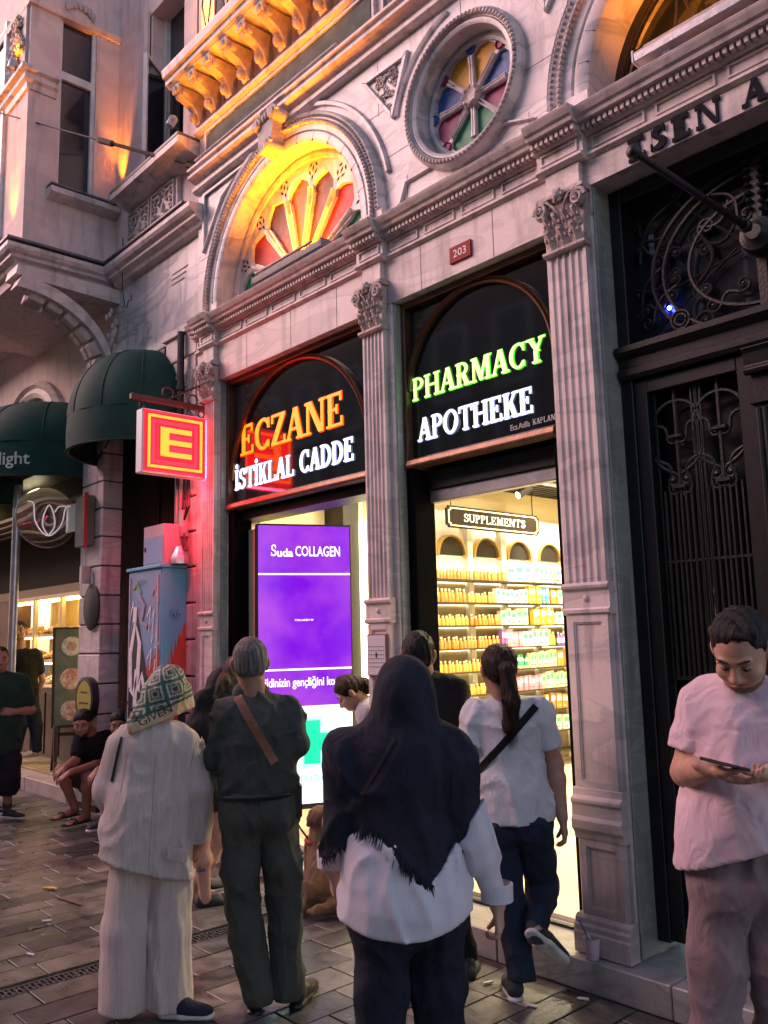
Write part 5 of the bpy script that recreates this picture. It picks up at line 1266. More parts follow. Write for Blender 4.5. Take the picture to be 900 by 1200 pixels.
# ================================================================== illuminated E sign on its bracket
t = thing('pharmacy_e_sign', 'square projecting light box with a glowing red and yellow letter E', 'sign', (-6.15, .0, 3.27))
ex, ya, yb, za, zb = -6.155, -.585, -.01, 2.995, 3.515
M_ey = mat('neon_yellow', (.5, .25, .02), .5, emit=(1.0, .42, .02), es=.5); M_er = mat('neon_red', (.5, .01, .01), .5, emit=(1, .004, .012), es=.5); M_ep = mat('pink_light_panel', (.45, .03, .05), .5, emit=(1, .06, .10), es=.16)
MB().box(ex-.11, ex-.004, ya, yb, za, zb).build('light_box', mat('white_acrylic', (.82, .76, .78), .35), t, bevel=.006)
def rect_ring(i0, i1, x0, x1, m, name):
    k = MB(); a, b, c_, d = ya+i0, yb-i0, za+i0, zb-i0; w = i1-i0
    k.box(x0, x1, a, b, d-w, d).box(x0, x1, a, b, c_, c_+w).box(x0, x1, a, a+w, c_+w, d-w).box(x0, x1, b-w, b, c_+w, d-w); k.build(name, m, t)
MB().box(ex-.004, ex, ya+.01, yb-.01, za+.01, zb-.01).build('face', M_ep, t)
rect_ring(.030, .078, ex, ex+.006, M_er, 'red_ring'); rect_ring(.043, .064, ex+.006, ex+.014, M_ey, 'yellow_tube')
rect_ring(.115, .128, ex, ex+.004, M_er, 'red_ring')
def estroke(i, x0, x1, m, name):
    y0, y1, z0, z1 = ya+.145+i, yb-.135-i, za+.135+i, zb-.13-i; k = MB(); w = .056-2*i
    k.box(x0, x1, y0, y0+.09-2*i, z0, z1); zc = (z0+z1)/2
    for z_ in (z0, zc-w/2, z1-w): k.box(x0, x1, y0+.09-2*i, y1 if z_ != zc-w/2 else y1-.0, z_, z_+w)
    k.build(name, m, t)
estroke(0, ex, ex+.008, M_er, 'letter_edge'); estroke(.008, ex+.008, ex+.016, M_ey, 'letter')
area('lamp_light', (ex-.06, yb+.01, 3.25), (rad(90), 0, rad(180)), .10, .5, 8, (1, .02, .05), t); area('lamp_light', (ex+.03, (ya+yb)/2, 3.25), (0, rad(90), 0), .5, .5, 5, (1, .02, .05), t); area('lamp_light', (ex-.06, (ya+yb)/2, 2.985), (0, 0, 0), .1, .5, 7, (1, .02, .04), t)
M_rust = mat('brown_bracket_paint', (.10, .045, .03), .5, (.05, .02, .015), 15, .2)
k = MB().box(-6.24, -6.20, -.66, .10, 3.585, 3.635); k.build('bracket_arm', M_rust, t, bevel=.004)
k = MB().box(-6.245, -6.195, .02, .10, 3.50, 3.80)
for pts in ([(.05, 3.78), (-.05, 3.80), (-.16, 3.74), (-.28, 3.66)], [(.03, 3.58), (-.03, 3.50), (-.04, 3.42), (.0, 3.36)]): k.tube([(-6.22, y, z) for y, z in pts], .010, 6)
for cy, cz, r in ((-.33, 3.69, .05), (-.10, 3.67, .045), (-.02, 3.56, .03)): k.tube([(-6.22, cy+r*math.cos(a*.5), cz+r*math.sin(a*.5)) for a in range(13)], .008, 6)
k.build('bracket_scroll', M_rust, t)
k = MB()
for y in (-.56, -.14): k.tube([(-6.22, y+.022*math.cos(a*.6), 3.545+.03*math.sin(a*.6)) for a in range(12)], .006, 6)
k.build('hanging_ring', M_iron, t)

# ================================================================== sweet shop at the left
M_wood = mat('brown_counter_wood', (.10, .055, .025), .45, (.06, .03, .012), 4, .2)
t_ = bpy.data.objects.new('raised_floor', None); COL.objects.link(t_); t_['kind'] = 'structure'
MB().box(-19, -7.905, .17, 6, 0, .148).build('floor_base', M_joint, t_)
for i in range(9): MB().box(-19+1.22*i, -19+1.22*i+1.213, .155, .42, -.01, .15).build('kerb_stone', mat('pink_kerb_stone', (.42, .34, .32), .6, (.3, .25, .24), 6, .4), t_, bevel=.008)
M_tile = mat('yellow_floor_tile', (.36, .27, .12), .35, (.26, .20, .10), 10, .3, rnd=.25)
tme = MB().box(-.116, .116, -.116, .116, 0, .008).mesh('floor_tile', M_tile, bevel=.003)
n = 0
for i in range(30):
    for j in range(9):
        o = bpy.data.objects.new('floor_tile', tme); COL.objects.link(o); o.parent = t_; o.location = (-8.25-.24*i, .55+.24*j, .1485); n += 1
tag(MB().box(-19, -8.43, .10, 1.35, 3.95, 3.99).box(-19.1, -19, .1, 3, 0, 4).build('shop_ceiling', M_slat), kind='structure')
LS = thing('sweet_shop_front', 'sweet shop front with lit glass display of pastries over a dark brown counter', 'shopfront', (-11.5, 1.2, .15))
def lp(mb, name, m, par=None, **k): return mb.build(name, m, par or LS, **k)
lp(MB().box(-13.6, -8.5, .98, 1.25, .155, 1.08), 'counter', M_wood)
for i in range(10): lp(MB().box(-13.5+.5*i, -13.06+.5*i, .965, .98, .2, 1.02), 'counter_panel', M_wood, bevel=.004)
lp(MB().box(-19, -8.44, 1.0, 1.3, 2.36, 2.48), 'header_beam', mat('lit_beam', (.25, .15, .08), .5))
lp(MB().box(-19, -8.44, 1.02, 1.3, 2.48, 3.95), 'dark_transom', mat('dark_brown_panel', (.022, .014, .010), .7, spec=.1))
lp(MB().box(-19, -13.6, 1.0, 1.3, .15, 2.36), 'side_wall', mat('brown_shop_wall', (.22, .12, .06), .6, (.12, .06, .03), 3))
k = MB()
for i in range(8): k.box(-18, -8.44, .25+.11*i, .33+.11*i, 3.30+.02*(i % 2), 3.34)
lp(k, 'slatted_ceiling', mat('warm_slat', (.12, .07, .03), .5))
M_fr = mat('cream_metal_frame', (.75, .62, .36), .4)
k = MB()
for x in (-13.6, -12.6, -11.62, -10.6, -9.6): k.box(x-.03, x+.03, .97, 1.03, 1.08, 2.36)
k.box(-13.6, -9.6, .972, 1.028, 2.31, 2.36).box(-13.6, -9.6, .972, 1.028, 1.08, 1.11); lp(k, 'display_frame', M_fr, bevel=.004)
lp(MB().box(-13.6, -9.6, 1.60, 1.62, 1.08, 2.36), 'display_back', mat('mirror_cream', (.85, .65, .30), .4, (.7, .5, .2), 4))
k = lp(MB().box(-13.6, -9.6, 1.04, 1.6, 2.03-.25, 2.05-.25).box(-13.6, -9.6, 1.04, 1.6, 1.42, 1.44), 'glass_shelf', M_white2)
lp(MB().box(-13.6, -9.6, 1.06, 1.10, 2.27, 2.30).box(-13.6, -9.6, 1.06, 1.09, 1.755, 1.775).box(-13.6, -9.6, 1.06, 1.09, 1.40, 1.415), 'display_light', mat('warm_strip', (1, .8, .4), .5, emit=(1, .68, .24), es=7))
for x in (-13.2, -12.9, -12.2, -11.3, -10.9): lp(MB().box(x, x+.05, 1.45, 1.5, 1.8, 2.3), 'display_post', M_fr)
random.seed(9); i = 0
for z, nm in ((1.80, 'upper'), (1.44, 'middle'), (1.10, 'bottom')):
    for x, where in ((-13.3, 'farthest left'), (-12.35, 'second from left'), (-11.35, 'third from left'), (-10.35, 'nearest the stone pier')):
        tr = thing('pastry_tray', 'tray heaped with golden pastries on the %s shelf, %s' % (nm, where), 'tray', (x, 1.3, z), group='pastry trays in the glass display')
        MB().box(x-.40, x+.38, 1.08, 1.5, z+.002, z+.02).build('tray', M_alu, tr, bevel=.003)
        p = MB()
        for _ in range(46):
            u, v = random.uniform(-1, 1), random.uniform(-1, 1); p.ball((x+u*.34, 1.28+v*.16, z+.04+.11*(1-u*u)*(1-v*v)*random.uniform(.6, 1)), (.05, .045, .035), 6, 4)
        tag(p.build('pastry_heap', mat('golden_pastry', (.72, .48, .14), .5, (.5, .26, .06), 30, .4, 60) if nm != 'bottom' else mat('pale_sweets', (.8, .72, .55), .5, (.6, .45, .3), 30, .3), tr, smooth=True), kind='stuff')
t = thing('display_lamp', 'bright white lamp cluster glowing under the dark ceiling of the sweet shop', 'lamp', (-12.6, 1.5, 4.0))
k = MB()
for i in range(7): k.ball((-12.95+.11*i, .9, 3.74+.04*math.sin(i*2)), (.075, .06, .07), 8, 5)
k.build('bulb', mat('bulb_white', (1, 1, .9), .5, emit=(1, .85, .5), es=2.5), t); MB().tube([(-12.6, .9, 3.8), (-12.6, .9, 3.96)], .01, 5).build('stem', M_black, t)
t = thing('tube_light', 'yellowish tube light under the ceiling at the far left edge', 'lamp', (-14.6, .9, 3.9))
MB().box(-16.5, -14.3, .84, .92, 3.76, 3.84).build('tube', mat('tube_glow', (1, .9, .6), .5, emit=(1, .8, .35), es=.9), t)
# canopy pole
t = thing('canopy_pole', 'grey metal canopy pole standing at the left edge behind the man in green', 'pole', (-9.58, -.35, 0))
MB().tube([(-9.58, -.35, .0), (-9.58, -.35, 3.42)], .045, 12).build('shaft', M_alu, t, smooth=40); MB().lathe([(0, 0), (.09, 0), (.09, .012), (.05, .02), (0, .02)], (-9.58, -.35, .001), 12).build('foot_plate', M_black, t)
# round tulip sign, plaque, dark oval, narrow box on the pier
t = thing('round_glass_sign', 'round clear glass sign with a white tulip outline mounted on the stone pier', 'sign', (-8.8, -.31, 2.96))
cx, cy, cz, r = -8.8, -.32, 2.97, .315
k = MB().lathe([(0, .0), (r, .0), (r, .012), (0, .05)], (cx, cy, cz), 36, 'x'); k.build('glass_disc', M_glass, t, smooth=50)
MB().tube([(cx, cy+r*math.cos(a*PI/20), cz+r*math.sin(a*PI/20)) for a in range(40)], .008, 6, closed=True).build('rim', M_alu, t)
M_tul = mat('white_neon_tube', (.9, .8, .85), .4, emit=(1, .8, .9), es=.12)
for pts in ([(-.22, .14), (-.16, .12), (-.14, -.05), (-.07, -.16), (0, -.20), (.07, -.16), (.14, -.05), (.17, .10), (.24, .13)], [(0, -.20), (-.06, -.10), (-.05, .02), (0, .12), (.05, .02), (.06, -.10), (0, -.20)], [(.06, .05), (.10, .11), (.17, .12)]):
    q = [Vector((cx+.06, cy+a, cz+b)) for a, b in pts]; s = []
    for i in range(len(q)-1):
        for u in range(4):
            p0, p1, p2, p3 = q[max(i-1, 0)], q[i], q[i+1], q[min(i+2, len(q)-1)]; w = u/4
            s.append(.5*((2*p1)+(p2-p0)*w+(2*p0-5*p1+4*p2-p3)*w*w+(3*p1-p0-3*p2+p3)*w**3))
    s.append(q[-1]); MB().tube(s, .007, 6).build('tulip_outline', M_tul, t)
MB().box(cx-.02, cx+.03, cy+r-.02, -.08, cz+.08, cz+.12).box(cx-.02, cx+.03, cy+r-.02, -.08, cz-.12, cz-.08).build('bracket', M_alu, t)
MB().box(-8.86, -8.44, -.10, -.06, cz-.14, cz+.14).build('wall_plate', M_alu, t)
t = thing('narrow_light_box', 'narrow upright grey sign box with red edge fixed high on the stone pier', 'sign', (-8.3, -.15, 2.75))
MB().box(-8.36, -8.10, -.20, -.112, 2.62, 3.12).build('box', mat('olive_grey', (.13, .14, .12), .5), t, bevel=.004); MB().box(-8.10, -8.085, -.225, -.185, 2.60, 3.14).build('edge', mat('red_edge_paint', (.5, .04, .05), .5), t)
t = thing('oval_mirror', 'dark oval disc hanging on the front of the stone pier', 'mirror', (-8.1, -.14, 2.0))
k = MB().lathe([(0, -.135), (.17, -.132), (.18, -.125), (.175, -.115), (0, -.115)], (0, 0, 0), 28, 'y'); k.xf(Matrix.Translation((-8.10, 0, 2.015)) @ Matrix.Diagonal((1, 1, 1.25, 1))); k.build('disc', mat('dark_disc', (.03, .028, .03), .6, spec=.2), t, smooth=40)
MB().tube([(-8.1, -.12, 2.24), (-8.1, -.12, 2.36)], .01, 6).box(-8.22, -8.17, -.2, -.115, 2.25, 2.42).build('hanger', M_alu, t)
t = thing('round_plaque', 'round yellowish plaque with dark rim low on the stone pier', 'sign', (-8.09, -.15, 1.14))
MB().lathe([(0, -.18), (.175, -.18), (.18, -.16), (.18, -.115), (0, -.115)], (-8.09, 0, 1.145), 28, 'y').build('disc', mat('ochre_plaque', (.38, .33, .07), .45), t, smooth=40)
MB().lathe([(.175, -.185), (.205, -.18), (.205, -.113), (.18, -.113)], (-8.09, 0, 1.145), 28, 'y').build('rim', M_slat, t, smooth=40)
for z, w in ((1.20, .07), (1.10, .10)): MB().box(-8.09-w, -8.09+w, -.183, -.1802, z, z+.012).build('printed_line', M_slat, t)
# sandwich board
t = thing('easel_board', 'tall leaning menu board with food pictures on a dark wooden easel', 'board', (-10.4, .5, .15))
def easel():
    T = Matrix.Translation((-10.4, .42, .158)) @ Matrix.Rotation(rad(72), 4, 'Z') @ Matrix.Rotation(rad(-9), 4, 'X')
    def B(x0, x1, y0, y1, z0, z1, nm, m, bv=.004): k = MB().box(x0, x1, y0, y1, z0, z1); k.xf(T); k.build(nm, m, t, bevel=bv)
    B(.0, .46, -.02, .02, .52, 1.74, 'frame', M_darkwood); B(.03, .43, -.024, -.0202, .55, 1.71, 'poster', mat('board_green', (.10, .15, .10), .5, (.2, .2, .16), 8))
    for j, (z, r_) in enumerate(((1.50, .12), (1.10, .13), (.72, .12))):
        k = MB().lathe([(0, -.026), (r_, -.026), (r_, -.0245), (0, -.0245)], (.22, 0, z), 16, 'y'); k.xf(T); k.build('picture', mat('picture_pink_%d' % j, ((.5, .5, .48), (.5, .15, .13), (.42, .06, .06))[j], .5, (.8, .75, .7), 14), t)
        k = MB().lathe([(0, -.0285), (r_*.5, -.0285), (r_*.5, -.0265), (0, -.0265)], (.22, 0, z), 12, 'y'); k.xf(T); k.build('picture_centre', mat('picture_white', (.7, .62, .58), .5, (.5, .1, .08), 20), t)
    T0 = Matrix.Translation((-10.4, .42, .158)) @ Matrix.Rotation(rad(72), 4, 'Z')
    for x0 in (.02, .40):
        k = MB().prism([(-.36, 0), (-.28, 0), (-.20, .14), (-.09, .36), (-.05, .55), (-.12, .55), (-.18, .38), (-.26, .16)], x0, x0+.04, 'x'); k.xf(T0); k.build('leg', M_darkwood, t, bevel=.004)
        k = MB().prism([(.30, 0), (.36, 0), (.0, .56), (-.05, .56)], x0, x0+.035, 'x'); k.xf(T0); k.build('leg', M_darkwood, t, bevel=.004)
    k = MB().box(.02, .44, -.14, -.10, .44, .48); k.xf(T0); k.build('rail', M_darkwood, t)
easel()
# ---- cable with turnbuckle across the upper left
t = thing('steel_cable', 'thin steel cable with a rusty turnbuckle running from the wall to the upper left', 'cable', (-6.45, .02, 5.95))
A, B = Vector((-6.46, .04, 5.95)), Vector((-9.1, -1.15, 7.4))
f = lambda s: A+(B-A)*s
MB().tube([f(0), f(1.4)], .0085, 5).build('wire', M_iron, t); MB().tube([f(0), f(.03)], [.04, .035], 8).build('wall_anchor', M_rust, t)
k = MB().tube([f(.13), f(.15), f(.17)], [.010, .026, .024], 8); k.tube([f(.17), f(.33)], .018, 6); k.tube([f(.33), f(.335), f(.39), f(.40)], [.018, .032, .03, .01], 8)
k.build('turnbuckle', M_rust, t)
t = thing('hanging_hook_wire', 'thin wire with a bent hook hanging from the carved balconette', 'wire', (-7.75, .0, 5.6))
MB().tube([(-7.80, -.02, 5.75), (-7.77, -.03, 5.2), (-7.70, -.03, 4.98), (-7.66, -.03, 4.96), (-7.62, -.03, 5.02), (-7.56, -.03, 5.0), (-7.56, -.03, 5.06)], .006, 5).build('wire', M_iron, t)

# ---- amber uplights
AMB = (1.0, .27, .004)
def spot(loc, tgt, power, ang, col, parent, r=.02):
    l = bpy.data.lights.new('lamp_light', 'SPOT'); l.energy = power; l.color = col; l.spot_size = rad(ang); l.spot_blend = .9; l.shadow_soft_size = r
    o = bpy.data.objects.new('lamp_light', l); COL.objects.link(o); M_ = Matrix.Translation(loc) @ (Vector(loc)-Vector(tgt)).to_track_quat('Z', 'Y').to_matrix().to_4x4()
    o.parent = parent; m = wmat(parent).inverted() @ M_; o.location = m.to_translation(); o.rotation_euler = m.to_euler()
def uplight(loc, tgt, power, ang, label):
    t = thing('uplight', label, 'lamp', loc); v = (Vector(tgt)-Vector(loc)).normalized(); p = Vector(loc)
    MB().tube([p-v*.05, p-v*.045, p+v*.05, p+v*.055], [.02, .04, .04, .036], 10).build('housing', M_alu, t, smooth=40)
    MB().tube([p+v*.0552, p+v*.058], .032, 10).build('lens', mat('amber_lens', (1, .5, .1), .4, emit=AMB, es=2), t)
    MB().tube([p-v*.02, p-v*.02+Vector((0, .07, -.03))], .012, 6).build('mount', M_rust, t)
    spot(tuple(p+v*.07), tgt, power, ang, AMB, t)
uplight((-8.08, -.02, 6.30), (-8.10, .10, 7.2), 60, 42, 'small amber uplight at the inner corner between the bay and the open window')
uplight((-8.52, -1.04, 5.62), (-8.54, -.86, 6.6), 60, 42, 'small amber uplight on the ledge at the outer corner of the bay')
uplight((-6.62, -.12, 6.40), (-6.50, .10, 6.9), 40, 50, 'small round spotlight on an arm beside the balcony corner')
uplight((-6.19, -.16, 6.86), (-6.19, .0, 7.6), 90, 60, 'amber uplight standing on the balcony slab against the pier')
uplight((-8.40, -.98, 7.56), (-8.44, -.86, 8.1), 8, 60, 'small amber uplight above the leaf carving at the top left')
def strip(loc, tgt, ln, power, spread, label):
    t = thing('strip_uplight', label, 'lamp', loc, group=None); x, y, z = loc
    MB().box(x-ln/2, x+ln/2, y-.010, y+.010, z-.008, z+.008).build('housing', M_carve, t, bevel=.003)
    v = Vector(tgt)-Vector(loc); rot = (-v).to_track_quat('Z', 'Y').to_euler()
    p = Vector(loc)+v.normalized()*.02
    l = bpy.data.lights.new('lamp_light', 'AREA'); l.shape = 'RECTANGLE'; l.size = ln; l.size_y = .02; l.energy = power; l.color = AMB; l.spread = rad(spread)
    # long side along x
    z_ = (-v).normalized(); x_ = Vector((1, 0, 0)); y_ = z_.cross(x_).normalized(); R = Matrix((x_, y_, z_)).transposed().to_4x4()
    o = bpy.data.objects.new('lamp_light', l); COL.objects.link(o); o.parent = t; m = wmat(t).inverted() @ Matrix.Translation(p) @ R; o.location = m.to_translation(); o.rotation_euler = m.to_euler()
strip((-5.05, -.03, 4.50), (-5.25, .20, 5.2), .5, 10, 120, 'amber light bar on top of the fitting under the fanlight')
strip((-4.95, -.075, 4.487), (-4.95, -.07, 5.4), .7, 4, 100, 'added amber light bar on the street side of the left cornice fitting')  # extra bar added to throw amber light up onto the string course
strip((-1.7, -.02, 4.53), (-1.9, .22, 5.0), .5, 3, 130, 'amber light bar on top of the fitting under the arched grille')
strip((-5.3, -.055, 5.893), (-5.3, -.30, 6.5), 2.0, 7, 110, 'amber light bar hidden on the string course below the corbels')
# ================================================================== implicit-surface modelling for bodies, clothes, hair
class S:
    """union of tapered capsules and ellipsoids, smoothly blended, meshed with surface nets"""
    def __init__(s, h=.01): s.p = []; s.h = h; s.cuts = []; s.fold = None; s.disp = None
    def cap(s, a, b, ra, rb=None, k=.02, fl=None, neg=False):
        rb = ra if rb is None else rb; a, b = np.array(a, float), np.array(b, float); R = max(ra, rb)*(max(1, fl[1]) if fl else 1)
        s.p.append(('c', a, b, ra, rb, k, fl, np.minimum(a, b)-R, np.maximum(a, b)+R, neg)); return s
    def ell(s, c, r, M=None, k=.02, neg=False):
        c = np.array(c, float); r = np.array(r if isinstance(r, (tuple, list)) else (r, r, r), float); R = r.max()
        s.p.append(('e', c, r, M, None, k, None, c-R, c+R, neg)); return s
    def chain(s, pts, rs, k=.02, fl=None):
        for i in range(len(pts)-1): s.cap(pts[i], pts[i+1], rs[i], rs[i+1], k, fl)
        return s
    def cut(s, n, p): s.cuts.append(('p', np.array(n, float)/np.linalg.norm(n), np.array(p, float))); return s
    def cutf(s, f): s.cuts.append(('f', f, None)); return s
    def field(s):
        pos = [q for q in s.p if not q[9]]
        lo = np.min([q[7] for q in pos], 0)-.04; hi = np.max([q[8] for q in pos], 0)+.04
        n = np.ceil((hi-lo)/s.h).astype(int)+1
        ax = [lo[i]+s.h*np.arange(n[i]) for i in range(3)]
        F = np.full(n, .05, np.float32)
        for kind, a, b, ra, rb, k, fl, l, u, neg in s.p:
            m = k+.035; i0 = np.clip(((l-m-lo)/s.h).astype(int), 0, n-1); i1 = np.clip(((u+m-lo)/s.h).astype(int)+2, 1, n)
            if (i1 <= i0).any(): continue
            X = ax[0][i0[0]:i1[0], None, None]; Y = ax[1][None, i0[1]:i1[1], None]; Z = ax[2][None, None, i0[2]:i1[2]]
            if kind == 'c':
                d = b-a; L2 = float(d@d) or 1e-9
                t = np.clip(((X-a[0])*d[0]+(Y-a[1])*d[1]+(Z-a[2])*d[2])/L2, 0, 1)
                vx, vy, vz = X-a[0]-t*d[0], Y-a[1]-t*d[1], Z-a[2]-t*d[2]
                if fl:
                    w = np.array(fl[0], float); w /= np.linalg.norm(w); c = (vx*w[0]+vy*w[1]+vz*w[2])*(1/fl[1]-1)
                    vx = vx+w[0]*c; vy = vy+w[1]*c; vz = vz+w[2]*c
                D = np.sqrt(vx*vx+vy*vy+vz*vz)-(ra+(rb-ra)*t)
                if fl and fl[1] < 1: D = D*(.5+.5*fl[1])
            else:
                v = [X-a[0], Y-a[1], Z-a[2]]
                if ra is not None:
                    M = np.array(ra); v = [v[0]*M[0][i]+v[1]*M[1][i]+v[2]*M[2][i] for i in range(3)]
                D = (np.sqrt((v[0]/b[0])**2+(v[1]/b[1])**2+(v[2]/b[2])**2)-1)*b.min()
            sl = (slice(i0[0], i1[0]), slice(i0[1], i1[1]), slice(i0[2], i1[2])); G = F[sl]
            if neg:
                hh = np.clip(.5-.5*(G+D)/k, 0, 1); F[sl] = G*(1-hh)-D*hh+k*hh*(1-hh)
            else:
                hh = np.clip(.5+.5*(G-D)/k, 0, 1); F[sl] = G*(1-hh)+D*hh-k*hh*(1-hh)
        X, Y, Z = ax[0][:, None, None], ax[1][None, :, None], ax[2][None, None, :]
        if s.fold is not None: F = F+s.fold(X, Y, Z)
        for kd, a, b in s.cuts:
            if kd == 'p': F = np.maximum(F, (X-b[0])*a[0]+(Y-b[1])*a[1]+(Z-b[2])*a[2])
            else: F = np.maximum(F, a(X, Y, Z))
        F[0] = F[-1] = .05; F[:, 0] = F[:, -1] = .05; F[:, :, 0] = F[:, :, -1] = .05
        return F.astype(np.float32), lo
    def polys(s):
        F, lo = s.field(); g = F < 0
        c = np.zeros(tuple(q-1 for q in F.shape), np.int8)
        O = [(i, j, k) for i in (0, 1) for j in (0, 1) for k in (0, 1)]
        sh = lambda A, o: A[o[0]:A.shape[0]-1+o[0], o[1]:A.shape[1]-1+o[1], o[2]:A.shape[2]-1+o[2]]
        for o in O: c += sh(g, o)
        act = (c > 0) & (c < 8); ii = np.argwhere(act); idx = -np.ones(act.shape, np.int64); idx[act] = np.arange(len(ii))
        acc = np.zeros((len(ii), 3)); cnt = np.zeros(len(ii))
        for o in O:
            for d in range(3):
                if o[d]: continue
                o2 = list(o); o2[d] = 1
                f1 = F[ii[:, 0]+o[0], ii[:, 1]+o[1], ii[:, 2]+o[2]]; f2 = F[ii[:, 0]+o2[0], ii[:, 1]+o2[1], ii[:, 2]+o2[2]]
                cr = (f1 < 0) != (f2 < 0); t = f1[cr]/(f1[cr]-f2[cr]); P_ = np.tile(np.array(o, float), (cr.sum(), 1)); P_[:, d] += t
                acc[cr] += P_; cnt[cr] += 1
        V = lo+s.h*(ii+acc/cnt[:, None]); faces = []
        for d in range(3):
            a, b = [(1, 2), (2, 0), (0, 1)][d]
            sl0 = [slice(1, -1)]*3; sl1 = [slice(1, -1)]*3; sl0[d] = slice(0, -1); sl1[d] = slice(1, None)
            A, B = g[tuple(sl0)], g[tuple(sl1)]; e = np.argwhere(A != B)
            if not len(e): continue
            base = e.copy(); inside = A[e[:, 0], e[:, 1], e[:, 2]]
            for q in range(3):
                if q != d: base[:, q] += 1
            def cell(da, db):
                r = base.copy(); r[:, a] -= da; r[:, b] -= db; return idx[r[:, 0], r[:, 1], r[:, 2]]
            q = np.stack([cell(1, 1), cell(0, 1), cell(0, 0), cell(1, 0)], 1)
            q[~inside] = q[~inside][:, ::-1]; faces.append(q)
        return V, np.concatenate(faces)
def smooth_mesh(V, Fq, it=1):
    for _ in range(it):
        acc = np.zeros_like(V); cn = np.zeros(len(V))
        for i in range(4):
            for j in (1, 3):
                np.add.at(acc, Fq[:, i], V[Fq[:, (i+j) % 4]]); np.add.at(cn, Fq[:, i], 1)
        V = V*.5+.5*acc/np.maximum(cn, 1)[:, None]
    return V
def soft(name, m, parent, *fields, smooth=1, colf=None):
    """mesh one or more fields (figure-local coordinates) into one object under parent"""
    Vs, Fs, n = [], [], 0
    for f in fields:
        V, Q = f.polys(); V = smooth_mesh(V, Q, smooth); Vs.append(V); Fs.append(Q+n); n += len(V)
    V = np.concatenate(Vs); Q = np.concatenate(Fs)
    me = bpy.data.meshes.new(name); me.vertices.add(len(V)); me.vertices.foreach_set('co', V.astype(np.float32).ravel())
    me.loops.add(len(Q)*4); me.loops.foreach_set('vertex_index', Q.astype(np.int32).ravel())
    me.polygons.add(len(Q)); me.polygons.foreach_set('loop_start', np.arange(0, len(Q)*4, 4, dtype=np.int32)); me.update(calc_edges=True); me.validate()
    me.materials.append(m); me.shade_smooth()
    if colf is not None:
        c = colf(V); a = me.color_attributes.new('Col', 'FLOAT_COLOR', 'POINT'); a.data.foreach_set('color', np.concatenate([c, np.ones((len(c), 1))], 1).astype(np.float32).ravel())
    return link(me, name, parent, False)
def folds(amp=.006, f=18., seed=0, stretch=(1, 1, .6), mask=None):
    """cloth creases: broad swells plus sharp ridged wrinkles that wander and branch"""
    r = np.random.RandomState(seed); W = r.normal(size=(6, 3)); W[:, 1] *= .5; ph = r.rand(8)*6; f = f*2.1
    def fn(X, Y, Z):
        x, y, z = X*stretch[0]*f, Y*stretch[1]*f, Z*stretch[2]*f
        wx = np.sin(y*.35+z*.31+ph[0])+.5*np.sin(z*.8+x*.5+ph[6]); wz = np.sin(x*.43-z*.27+ph[1])+.5*np.sin(x*.9+y*.6+ph[7]); t = 0
        for i in range(3):
            w = W[i]/np.linalg.norm(W[i]); t = t+(1-np.abs(np.sin((x*w[0]+y*w[1]+z*w[2])*.5+1.2*wx*w[1]+1.2*wz*w[2]+.7*wx+ph[i])))**2.5
        g = .5+.5*np.sin(x*.23+z*.29+ph[3])*np.sin(z*.21-x*.17+ph[4])
        for i in range(3, 6):
            w = W[i]/np.linalg.norm(W[i]); t = t+.55*g*(1-np.abs(np.sin((x*w[0]+y*w[1]+z*w[2])*1.05+1.5*wz*w[0]+1.1*wx+ph[i])))**2.5
        t = (t/3-.30)*amp*2.6
        return -(t*mask(X, Y, Z) if mask else t)
    return fn
def A_(*p): return np.array(p, float)
def headframe(fwd, up=(0, 0, 1)):
    f = A_(*fwd); f /= np.linalg.norm(f); u = A_(*up); r = np.cross(f, u); r /= np.linalg.norm(r); u = np.cross(r, f)
    return np.array([r, f, u])         # rows: right, forward, up
def head(s, c, R, sc=1., k=.012, face=True):
    """c: centre of the skull; R rows right/forward/up"""
    w = lambda x, y, z: A_(*c)+sc*(R[0]*x+R[1]*y+R[2]*z); M = R.T.tolist()
    E = lambda x, y, z, rx, ry, rz, kk=k, neg=False: s.ell(w(x, y, z), (rx*sc, ry*sc, rz*sc), M, kk, neg)
    E(0, -.012, .02, .076, .096, .092); E(0, .028, -.03, .060, .062, .078, .03); E(0, .052, -.082, .034, .034, .028, .03)
    E(0, .045, -.055, .052, .045, .045, .03)
    if face:
        for sg in (-1, 1):
            E(sg*.031, .092, .000, .018, .014, .013, .012, True); E(sg*.031, .074, -.002, .013, .012, .011, .004)
            E(sg*.031, .083, .020, .024, .010, .008, .012); E(sg*.042, .066, -.034, .022, .022, .020, .02)
            E(sg*.079, -.008, -.012, .010, .020, .032, .006); E(sg*.088, -.012, -.004, .006, .014, .022, .004)
            E(sg*.013, .098, -.040, .010, .010, .008, .008)
        s.cap(w(0, .085, .012), w(0, .110, -.032), .009*sc, .013*sc, .010)
        s.cap(w(-.020, .084, -.060), w(.020, .084, -.060), .0065*sc, .0065*sc, .006); s.cap(w(-.016, .084, -.070), w(.016, .084, -.070), .0075*sc, .0075*sc, .006)
        s.cap(w(-.026, .097, -.0652), w(.026, .097, -.0652), .0025*sc, .0025*sc, .003, neg=True)
    return w
